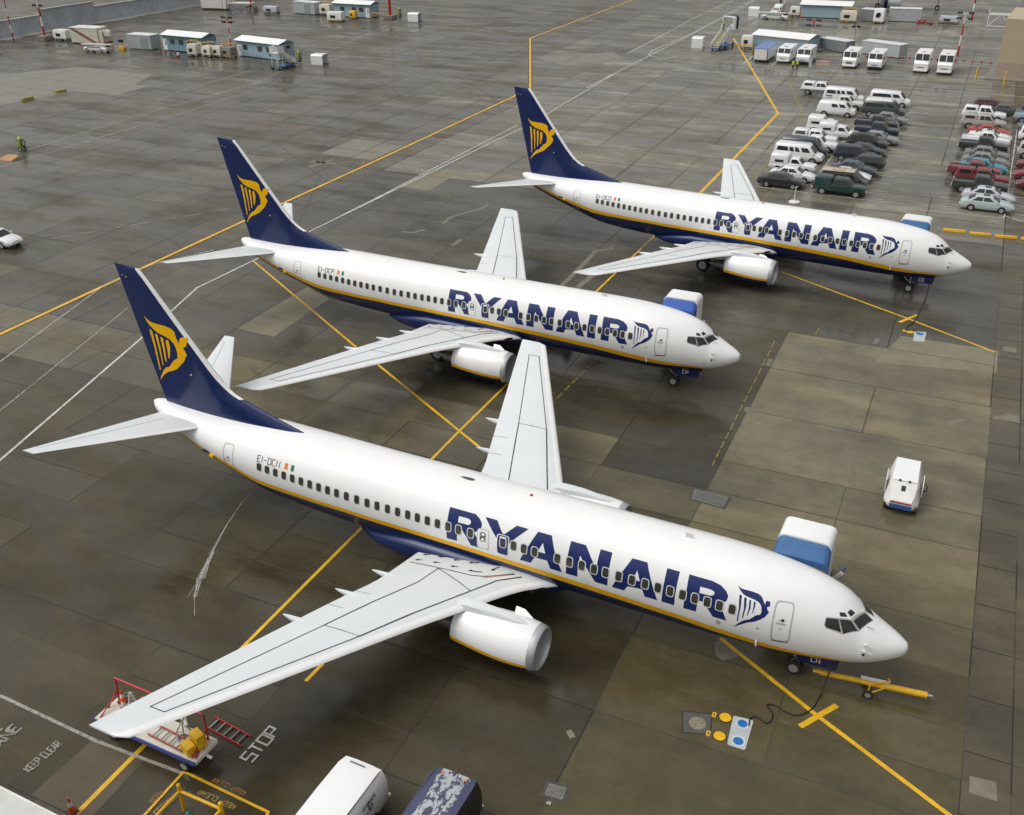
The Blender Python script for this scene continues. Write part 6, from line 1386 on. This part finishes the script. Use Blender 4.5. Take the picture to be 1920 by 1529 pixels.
t = thing('white_trailer', 'long white box unit at the top edge near the blast fence', 'trailer', tuple(gp(398, 19).xy)+(0,), R(10)); b = MB(); b.box(0, 1.2, 1.4, 5.6, 2.4, 2.2); b.build('body', [OFFW], t, bevel=.12); b = MB(); b.box(3.3, 1.2, 1.3, .9, 2.3, 2.1); b.build('end_unit', [OFFW], t, bevel=.08)
b = MB(); b.box(.3, 1.2, .2, 6, 2, .3); b.build('chassis', [DMETAL], t)
t = thing('work_platform', 'white work platform on blue legs at the top edge', 'work platform', tuple(gp(450, 22).xy)+(0,), R(8))
b = MB(); b.box(0, 1, 1.7, 6, 2.2, .25); b.box(-2.6, 1, 2.2, .3, 2.2, .8); b.build('deck', [CREAM], t)
for s in (-1, 1): b = MB(); b.tube((s*2.7, .1, 0), (s*2.7, .1, 1.6), .08); b.tube((s*2.7, .1, 1.5), (0, .1, .1), .06); b.build('leg', [mat('leg_blue', (.05, .09, .28), .5)], t)
t = thing('steel_post', 'red steel post on a grey block at the top edge', 'post', tuple(gp(472, 22).xy)+(0,)); b = MB(); b.tube((0, 0, .9), (0, 0, 4.5), .2); b.build('post', [RED], t); b = MB(); b.box(0, .3, .5, 2.0, 1.6, 1.0); b.build('block', [CONC], t)
def cover(label, px, rz, L=2.2, W=2.0, h=1.6, open_=1):
    a = gp(*px); t = thing('shelter_cover', label, 'shelter', (a.x, a.y, 0), R(rz), 'small white shelters on the apron'); rg = []; rr = []
    for x in (-L/2, L/2): rg.append([(x, -W/2, .0), (x, -W/2, h-.2), (x, -W/2+.2, h), (x, W/2-.2, h), (x, W/2, h-.2), (x, W/2, .0)]); rr.append([(x, -W/2+.07, .0), (x, -W/2+.07, h-.25), (x, -W/2+.25, h-.07), (x, W/2-.25, h-.07), (x, W/2-.07, h-.25), (x, W/2-.07, .0)])
    b = MB(); b.loft(rg, 0, False, False); b.loft(rr, 0, False, False); b.loft([rg[0], rr[0]], 0, False, False); b.loft([rg[1], rr[1]], 0, False, False); b.build('hood', [WHITE], t, 30)
    b = MB(); b.box((-.15 if open_ else .0), 0, h*.44, L*(.7 if open_ else .99), W-.2, h*.82); b.build('inner_panel', [GREY if open_ else WHITE], t)
cover('white shelter box open to the right, beside the passenger steps on the left', (600, 120), 6); cover('white shelter box open to the right, at the top beyond the striped mast', (778, 40), 6, 2.4, 2.0, 1.7)
cover('white shelter box left of the covered steps', (1309, 89), 4, 2.0, 2.3, 1.8, 0); cover('white shelter box left of the white service pickup', (1414, 30), 4, 2.2, 2.3, 1.8, 0)
def extinguisher(label, px, rz, s=1.0):
    a = gp(*px); t = thing('wheeled_extinguisher', label, 'fire extinguisher', (a.x, a.y, 0), R(rz), 'lime wheeled fire extinguishers'); LI = mat('lime_paint', (.33, .38, .07), .45)
    b = MB(); b.lathe([(.25, .05), (.3, .28), (1.45, .28), (1.6, .12), (1.68, .03)], 'z', (0, 0, 0), 16, 0); b.build('bottle', [LI], t)
    for sd in (-1, 1): wheel('wheel', (.05, sd*.36, .28), .28, .1, t, .75)
    b = MB(); b.path([(.34+.0*a_, .34*math.cos(a_*.45), .95+.34*math.sin(a_*.45)) for a_ in range(15)], .05); b.build('hose', [BLACK], t)
    b = MB(); b.tube((-.2, -.25, .3), (-.25, -.25, 1.7), .03); b.tube((-.2, .25, .3), (-.25, .25, 1.7), .03); b.tube((-.25, -.25, 1.7), (-.25, .25, 1.7), .03); b.build('handle', [LI], t)
    t.scale = (s, s, s)
extinguisher('lime green wheeled fire extinguisher alone at the left edge of the apron', (42, 284), 10, 1.05); extinguisher('lime green wheeled fire extinguisher beside the left passenger steps', (561, 115), 10, 1.05); extinguisher('lime green wheeled fire extinguisher right of the top striped mast', (749, 31), 10, 1.1)
a = gp(18, 299); b = MB(); b.loft([[(-1.0, -.75, 0), (1.0, -.75, 0), (1.0, .75, 0), (-1.0, .75, 0)], [(-.9, -.7, .10), (.9, -.7, .10), (.9, .7, .35), (-.9, .7, .35)]]); o = b.build('wooden_ramp', [mat('orange_board', (.42, .22, .10), .6)], None, loc=(a.x, a.y, 0), rz=R(5)); tag(o, 'small orange board ramp at the left edge', 'ramp')
CH = 'yellow timber chocks on the pale slab'
for px, lb in (((52, 188), 'yellow timber chock nearer the left edge'), ((114, 174), 'yellow timber chock farther from the left edge')):
    a = gp(*px); b = MB(); b.loft([[(-.28, y, 0), (-.2, y, .4), (.2, y, .4), (.28, y, 0)] for y in (-.9, .9)]); o = b.build('timber_chock', [mat('chock_yellow', (.33, .25, .04), .7, var=.3, scale=3)], None, bevel=.02, loc=(a.x, a.y, 0), rz=R(-8)); tag(o, lb, 'chock', CH)
for k, (p, q) in enumerate((((1768, 432.5), (1810, 437)), ((1817, 439), (1858, 442.5)), ((1865, 444.5), (1907, 448)), ((1914, 449.5), (1955, 453)))):
    a, c = gp(*p), gp(*q); d = c-a; b = MB(); L = d.length; b.loft([[(x, -.16, 0), (x, -.11, .22), (x, .11, .22), (x, .16, 0)] for x in (0, L)]); o = b.build('kerb_block', [EQYEL], None, bevel=.03, loc=(a.x, a.y, 0), rz=math.atan2(d.y, d.x))
    tag(o, ('yellow kerb block nearest the farthest airliner', 'yellow kerb block, second from the airliner', 'yellow kerb block, third from the airliner', 'yellow kerb block cut by the right edge')[k], 'kerb block', 'yellow kerb blocks in a row')
a = gp(1489, 380); t = thing('sign_stand', 'white post on a round white base in front of the car park', 'stand', (a.x, a.y, 0)); b = MB(); b.lathe([(0, .55), (.10, .55), (.16, .42), (.18, .05)], 'z', (0, 0, 0), 24, 0); b.build('base', [OFFW], t); b = MB(); b.tube((0, 0, .15), (0, 0, 1.5), .06); b.tube((0, 0, 1.5), (.12, -.1, 1.62), .06); b.build('post', [OFFW], t)
# passenger steps
def steps(label, px, rz, H, L, covered=0, lettered=0):
    a = gp(*px); t = thing('passenger_steps', label, 'passenger steps', (a.x, a.y, 0), R(rz), 'mobile passenger steps'); n = 12; BL = mat('steps_blue', (.04, .12, .30), .5)
    b = MB()
    for k in range(n): b.box(-L/2+L*(k+.5)/n, 0, .35+(H-.35)*(k+1)/n-.05, L/n*1.05, 1.3, .06)
    b.build('treads', [mat('tread_yellow', (.45, .42, .15), .6) if covered else MGREY], t)
    for s in (-1, 1):
        b = MB(); b.add([(-L/2, s*.68, .35), (L/2, s*.68, H), (L/2, s*.68, H+.95), (-L/2, s*.68, 1.25), (-L/2, s*.73, .35), (L/2, s*.73, H), (L/2, s*.73, H+.95), (-L/2, s*.73, 1.25)], [(0, 1, 2, 3), (4, 5, 6, 7), (0, 1, 5, 4), (2, 3, 7, 6), (3, 0, 4, 7), (1, 2, 6, 5)], 0); sp = b.build('side_panel', [WHITE], t)
        if lettered and s > 0:
            b = MB(); q, w_ = text_quads('BOEING', .42, .28, .14, .09); dx, dz = (L)/math.hypot(L, H-.3), (H-.3)/math.hypot(L, H-.3)
            for pl, li in q: b.add([(L/2-.5-x*dx-0*y, s*(.742+.001*li), H+.15-x*dz+y) for x, y in [(xx, yy) for xx, yy in pl]], [(0, 1, 2, 3)], 0)
            b.build('side_lettering', [BLACK], sp)
        b = MB()
        for x in (L/2+.1, L/2+1.3): b.tube((x, s*.6, .4), (x, s*.6, H), .06)
        b.tube((L/2+.1, s*.6, .5), (L/2+1.3, s*.6, H*.6), .04); b.build('support_leg', [OFFW], t)
    b = MB(); b.box(L/2+.7, 0, H, 1.5, 1.7, .1); b.build('platform', [OFFW], t)
    b = MB(); b.box(.4, 0, .42, L+1.6, 1.5, .14); b.build('chassis', [BL], t)
    for s in (-1, 1):
        for x in (-L*.3, L/2+1.1): wheel('wheel', (x, s*.75, .36), .36, .2, t)
    if covered:
        rg = [[(x, -1.15, H), (x, -1.15, H+1.9), (x, -.9, H+2.15), (x, .9, H+2.15), (x, 1.15, H+1.9), (x, 1.15, H)] for x in (L/2-.1, L/2+1.5)]; ri = [[(x, y*.9, z-.1 if z > H+.1 else z) for x, y, z in r_] for r_ in rg]
        b = MB(); b.loft(rg, 0, False, False); b.loft(ri, 0, False, False); b.loft([rg[0], ri[0]], 0, False, False); b.build('shelter', [WHITE], t)
        b = MB(); b.loft([[(x+.02, y*1.04, z+.05 if z > H+.1 else z) for x, y, z in [(L/2+e, yy, zz) for _, yy, zz in rg[0]]] for e in (.9, 1.7)], 0, False, False); b.build('bellows', [NAVYC], t)
        for s in (-1, 1): b = MB(); b.box(L/2-.05, s*.95, H+.45, .06, .5, .9); b.build('front_panel', [WHITE], t)
    else:
        for s in (-1, 1): b = MB(); b.box(L/2+.7, s*.82, H+.55, 1.4, .05, 1.0); b.build('platform_guard', [WHITE], t)
    return t
steps('white passenger steps with lettered sides in front of the pale blue office', (538, 127), -90, 2.7, 3.2, 0, 1)
st = steps('covered passenger steps with yellow treads and a worker at the top', (1350, 92), 78, 3.0, 4.6, 1)
# barriers, pennants, bollards, hangar wall
a, c = gp(1529, 127), gp(1556, 128); d = c-a; t = thing('barricade', 'folding barricade with two orange and white striped boards', 'barricade', (a.x, a.y, 0), math.atan2(d.y, d.x)); L = d.length
for z in (.55, 1.0):
    b = MB(); b.box(L/2, 0, z, L, .05, .30, 1); n = 7
    for k in range(n): x = L*(k+.2)/n; b.add([(x, -.03, z-.15), (x+L/n*.5, -.03, z-.15), (x+L/n*.5+.2, -.03, z+.15), (x+.2, -.03, z+.15)], [(0, 1, 2, 3)], 0)
    b.build('striped_board', [mat('board_orange', (.70, .20, .08), .6), OFFW], t)
for x in (.15, L-.15): b = MB(); b.tube((x, -.3, 0), (x, 0, 1.15), .03); b.tube((x, .3, 0), (x, 0, 1.15), .03); b.build('leg', [MGREY], t)
a = gp(1518, 131); t = thing('sign_stand', 'grey sign board on a foot plate beside the barricade', 'sign', (a.x, a.y, 0)); b = MB(); b.box(0, 0, 1.0, .5, .06, 1.2); b.build('board', [GREY], t); b = MB(); b.box(0, 0, .05, .9, .5, .1); b.build('foot', [MGREY], t)
PEN = mat('pennant_red', (.55, .06, .05), .6)
t = thing('pennant_line', 'line of red pennants on grey rails behind the step vans', 'pennant line', tuple(gp(1715, 118).xy)+(0,))
x0, y0 = t.location.x, t.location.y; P = [gp(1617, 105, .9), gp(1715, 108, .9), gp(1765, 111, .9), gp(1800, 112, .9), gp(1866, 118, .9)]
for k in range(4):
    a, c = P[k], P[k+1]; b = MB(); b.tube((a.x-x0, a.y-y0, .95), (c.x-x0, c.y-y0, .95), .02); b.tube((a.x-x0, a.y-y0, .15), (c.x-x0, c.y-y0, .15), .04); b.tube((a.x-x0, a.y-y0, .5), (c.x-x0, c.y-y0, .5), .03); b.tube((a.x-x0, a.y-y0, 0), (a.x-x0, a.y-y0, 1.0), .05); b.build('rail', [GREY], t)
    n = max(2, int((c-a).length/1.3))
    for j in range(n):
        p = a.lerp(c, (j+.5)/n); b = MB(); b.prism([(-.22, 0), (.22, 0), (.22, .02), (-.22, .02)], 0, .01) if 0 else b.add([(p.x-x0-.24, p.y-y0, .93), (p.x-x0+.24, p.y-y0, .93), (p.x-x0, p.y-y0, .42), (p.x-x0-.24, p.y-y0+.02, .93), (p.x-x0+.24, p.y-y0+.02, .93), (p.x-x0, p.y-y0+.02, .42)], [(0, 1, 2), (3, 4, 5), (0, 1, 4, 3), (1, 2, 5, 4), (2, 0, 3, 5)], 0); b.build('pennant', [PEN], t)
ORL = mat('rail_orange', (.60, .28, .03), .5)
for lb, p, q in (('orange pipe rail beside the covered steps', (1378, 96), (1410, 100)), ('orange pipe rail in front of the top right office', (1466, 36), (1500, 37)), ('orange pipe rail beside the top blue office', (698, 36), (724, 38))):
    a, c = gp(*p), gp(*q); d = c-a; L = d.length; t = thing('pipe_rail', lb, 'guard rail', (a.x, a.y, 0), math.atan2(d.y, d.x), 'orange pipe rails'); 
    for x in (0, L/2, L): b = MB(); b.tube((x, 0, 0), (x, 0, 1.3), .09); b.build('post', [ORL], t)
    b = MB(); b.tube((0, 0, 1.25), (L, 0, 1.25), .08); b.build('rail', [ORL], t)
for px, lb in (((1829, 150), 'yellow bollard farther from the hangar wall'), ((1882, 159), 'yellow bollard at the foot of the hangar wall')):
    a = gp(*px); t = thing('bollard', lb, 'bollard', (a.x, a.y, 0), 0, 'yellow bollards by the hangar'); b = MB(); b.tube((0, 0, 0), (0, 0, 1.8), .12, 0, 12); b.lathe([(1.8, .12), (1.88, .06), (1.9, .01)], 'z', (0, 0, 0), 12, 0); b.build('post', [EQYEL], t)
t = thing('hangar', 'plain tan hangar wall with a pinkish lower band at the right edge', 'hangar', (-3.4, 138.4, 0), R(-3))
b = MB(); b.box(10, 7, 5.5, 20, 14, 6.2); b.build('wall', [mat('tan_cladding', (.42, .35, .23), .75, var=.04)], t)
b = MB(); b.box(10, 7, 1.2, 20.02, 14.02, 2.4); b.build('lower_band', [mat('pinkish_render', (.36, .27, .22), .8, var=.08)], t)
b = MB(); b.box(9.5, 6.5, .12, 21.6, 15.6, .24); b.build('plinth', [CONC], t)
# jet parked beyond the top edge: dark red belly and a grey engine
a = gp(1660, 22); t = thing('red_airliner', 'airliner with a dark red belly and a grey engine, cut by the top edge', 'airliner', (a.x, a.y+5.5, 0), R(4))
RB = mat('dark_red_livery', (.16, .012, .02), .3, coat=.4)
b = MB(); b.loft([[(x, r_*math.cos(2*math.pi*k/32), zc+r_*math.sin(2*math.pi*k/32)) for k in range(32)] for x, r_, zc in ((-22, .3, 5.2), (-15, 1.4, 4.5), (-8, 2.0, 4.1), (13, 2.0, 4.1), (17, 1.5, 3.9), (18.5, .2, 3.7))], fm=lambda i, j: 0 if 16 <= j < 32 or j < 0 else 1); b.build('fuselage', [RB, WHITE], t, 60)
b = MB(); b.loft([[(2.5-6*k+c_*x_, -y, 3.0+.1*y+z_) for x_, z_ in ((0, 0), (-.3, .3), (-1, 0), (-.3, -.15))] for k, y, c_ in ((0, 1.5, 6), (.55, 8, 4), (1, 16, 1.6))]); b.build('wing', [WING], t)
b = MB(); yc = -6.0
b.lathe([(3.4, 1.0), (3.55, 1.15), (2.8, 1.32), (1.0, 1.3), (-.6, 1.0), (-.6, .85), (1, .95), (3.0, 1.0)], 'x', (-1, yc, 2.0), 28, 0); e = b.build('engine', [GREY], t); b = MB(); b.lathe([(.2, 1.325), (.9, 1.33)], 'x', (-1, yc, 2.0), 28, 0); b.build('blue_band', [BLUE], e)
for x in (-2.5, 10): 
    b = MB(); b.tube((x, 0, .4), (x, 0, 2.6), .14); gr_ = b.build('main_gear', [METAL], t); wheel('wheel', (x, -.5, .5), .5, .35, gr_); wheel('wheel', (x, .5, .5), .5, .35, gr_)
t = thing('steel_trestle', 'white steel trestle beside the hangar at the top right', 'trestle', tuple(gp(1850, 52).xy)+(0,)); b = MB()
for x in (0, 4.5):
    b.tube((x, 0, 0), (x, 0, 3.6), .1); b.tube((x, 2.0, 0), (x, 2.0, 2.6), .1)
b.tube((0, 0, 2.4), (4.5, 0, 2.4), .12); b.tube((0, 2, 2.4), (4.5, 2, 2.4), .12); b.tube((0, 0, .3), (4.5, 0, .3), .08); b.tube((0, 0, .3), (2.2, 0, 2.4), .06); b.tube((2.2, 0, 2.4), (4.5, 0, .3), .06); b.tube((0, 0, 2.4), (0, 2, 2.4), .08); b.tube((4.5, 0, 2.4), (4.5, 2, 2.4), .08); b.build('frame', [OFFW], t)
for k in range(1): pass
b = MB()
for k in range(26): b.box(rnd.uniform(-1.6, 1.6), rnd.uniform(-.7, .7), rnd.uniform(.1, .7), rnd.uniform(.2, .8), rnd.uniform(.1, .3), rnd.uniform(.1, .25), rnd.randint(0, 2), rnd.uniform(0, 3))
a = gp(1735, 46); o = b.build('scrap_pile', [MGREY, mat('rusty_brown', (.15, .08, .05), .8), RED], None, loc=(a.x, a.y, 0)); tag(o, 'heap of brown and grey scrap between the container and the low cabinet', 'scrap heap')
t = thing('rail_stack', 'stack of dull red barrier rails in front of the left blue office', 'barrier rails', tuple(gp(316, 103).xy)+(0,), R(2))
for k in range(3): b = MB(); b.box(0, .1*k, .3+.25*k, 3.6, .06, .06); b.build('rail', [mat('dull_red', (.28, .07, .08), .6)], t)
b = MB()
for x in (-1.7, -.6, .6, 1.7): b.box(x, 0, .4, .05, .3, .8)
b.build('uprights', [MGREY], t)
a = gp(335, 109); t = thing('barrel', 'small red and white barrel by the stacked rails', 'barrel', (a.x, a.y, 0)); b = MB(); b.lathe([(0, .25), (.45, .25)], 'z', (0, 0, 0), 14, 0); b.build('lower_band', [RED], t); b = MB(); b.lathe([(.45, .25), (.9, .22), (.92, .02)], 'z', (0, 0, 0), 14, 0); b.build('upper_band', [OFFW], t)
# people
def person(label, x, y, z, rz, vest=True, walk=.12, trousers=None, arm=.2):
    TR = trousers or NAVYC
    V = [(0, 0, .98), (0, 0, 1.2), (0, 0, 1.42), (0, 0, 1.54), (.01, 0, 1.64), (.01, 0, 1.74)]; E = [(0, 1), (1, 2), (2, 3), (3, 4), (4, 5)]; RAD = [(.15, .12), (.15, .11), (.16, .11), (.055, .055), (.085, .09), (.075, .08)]
    tips = []
    for s in (-1, 1):
        k = len(V); f = s*walk
        V += [(0, s*.10, .92), (f*.6, s*.105, .50), (f, s*.11, .10), (f+.12, s*.12, .05)]; E += [(0, k), (k, k+1), (k+1, k+2), (k+2, k+3)]; RAD += [(.10, .10), (.065, .065), (.05, .05), (.045, .04)]
        k = len(V); V += [(0, s*.20, 1.42), (-.03-f*.3, s*.25, 1.14), (.08-f*.6+arm*.4, s*.25, .92), (.11-f*.6+arm*.5, s*.25, .84)]; E += [(2, k), (k, k+1), (k+1, k+2), (k+2, k+3)]; RAD += [(.065, .065), (.05, .05), (.036, .036), (.03, .022)]; tips.append(Vector(V[-1]))
    m = bpy.data.meshes.new('person_cage'); m.from_pydata(V, E, []); tmp = bpy.data.objects.new('person_cage', m); C.objects.link(tmp)
    sk = tmp.modifiers.new('s', 'SKIN'); ss = tmp.modifiers.new('d', 'SUBSURF'); ss.levels = 2; ss.render_levels = 2
    for i, r_ in enumerate(RAD): m.skin_vertices[0].data[i].radius = r_
    m.skin_vertices[0].data[0].use_root = True
    dg = bpy.context.evaluated_depsgraph_get(); me = bpy.data.meshes.new_from_object(tmp.evaluated_get(dg)); bpy.data.objects.remove(tmp)
    b = MB(); b.v = [tuple(v.co) for v in me.vertices]; b.f = [tuple(p.vertices) for p in me.polygons]
    for f_ in b.f:
        zc = sum(b.v[i][2] for i in f_)/len(f_); yc = abs(sum(b.v[i][1] for i in f_)/len(f_))
        b.m.append(0 if zc > 1.52 or (yc > .19 and zc < .93) else (1 if (zc > .95 or yc > .19) else (3 if zc < .09 else 2)))
    for sd, tp in zip((-1, 1), tips):
        for k in range(4): q = tp+Vector((-.03+.02*k, 0, -.03)); b.tube(q, q+Vector((.015, -sd*.01, -.05-.008*(k in (1, 2)))), .0095, 0, 6, .007)
        b.tube(tp+Vector((.025, 0, 0)), tp+Vector((.055, -sd*.015, -.03)), .010, 0, 6, .008)
    b.lathe([(0, .014), (.03, .008)], 'x', (.09, 0, 1.665), 6, 0)
    t = thing('person', label, 'person', (x, y, z), rz, 'ground staff')
    bd = b.build('body', [SKIN, NAVYC, TR, BLACK], t, 60)
    h = MB(); h.lathe([(1.69, .098), (1.74, .10), (1.80, .07), (1.825, .01)], 'z', (-.01, 0, 0), 14, 0); h.build('hair', [mat('dark_hair', (.03, .02, .015), .6)], t)
    if vest:
        v = MB(); v.loft([[(.145*math.cos(a)*k1, .175*math.sin(a)*k2, z_) for a in [2*math.pi*i/16 for i in range(16)]] for z_, k1, k2 in ((.96, 1.02, 1.0), (1.15, 1.0, .98), (1.35, 1.05, 1.06), (1.46, .9, .95), (1.50, .5, .55))], 0, False); v.build('vest', [HIVIS], t)
    return t
g = gp(1486, 133.5); person('worker in a yellow vest standing left at the nose of a step van', g.x, g.y, 0, R(80), True, .05)
g = gp(1493.5, 132.7); person('worker in a yellow vest standing right at the nose of a step van', g.x, g.y, 0, R(100), True, .08)
g = gp(1356, 55.5, 3.05); person('worker in a yellow vest on the platform of the covered steps', g.x, g.y, 3.05, R(-90), True, .1)
g = gp(1463, 12); person('person in dark clothes walking behind the white pickup', g.x, g.y, 0, R(-60), False, .2)
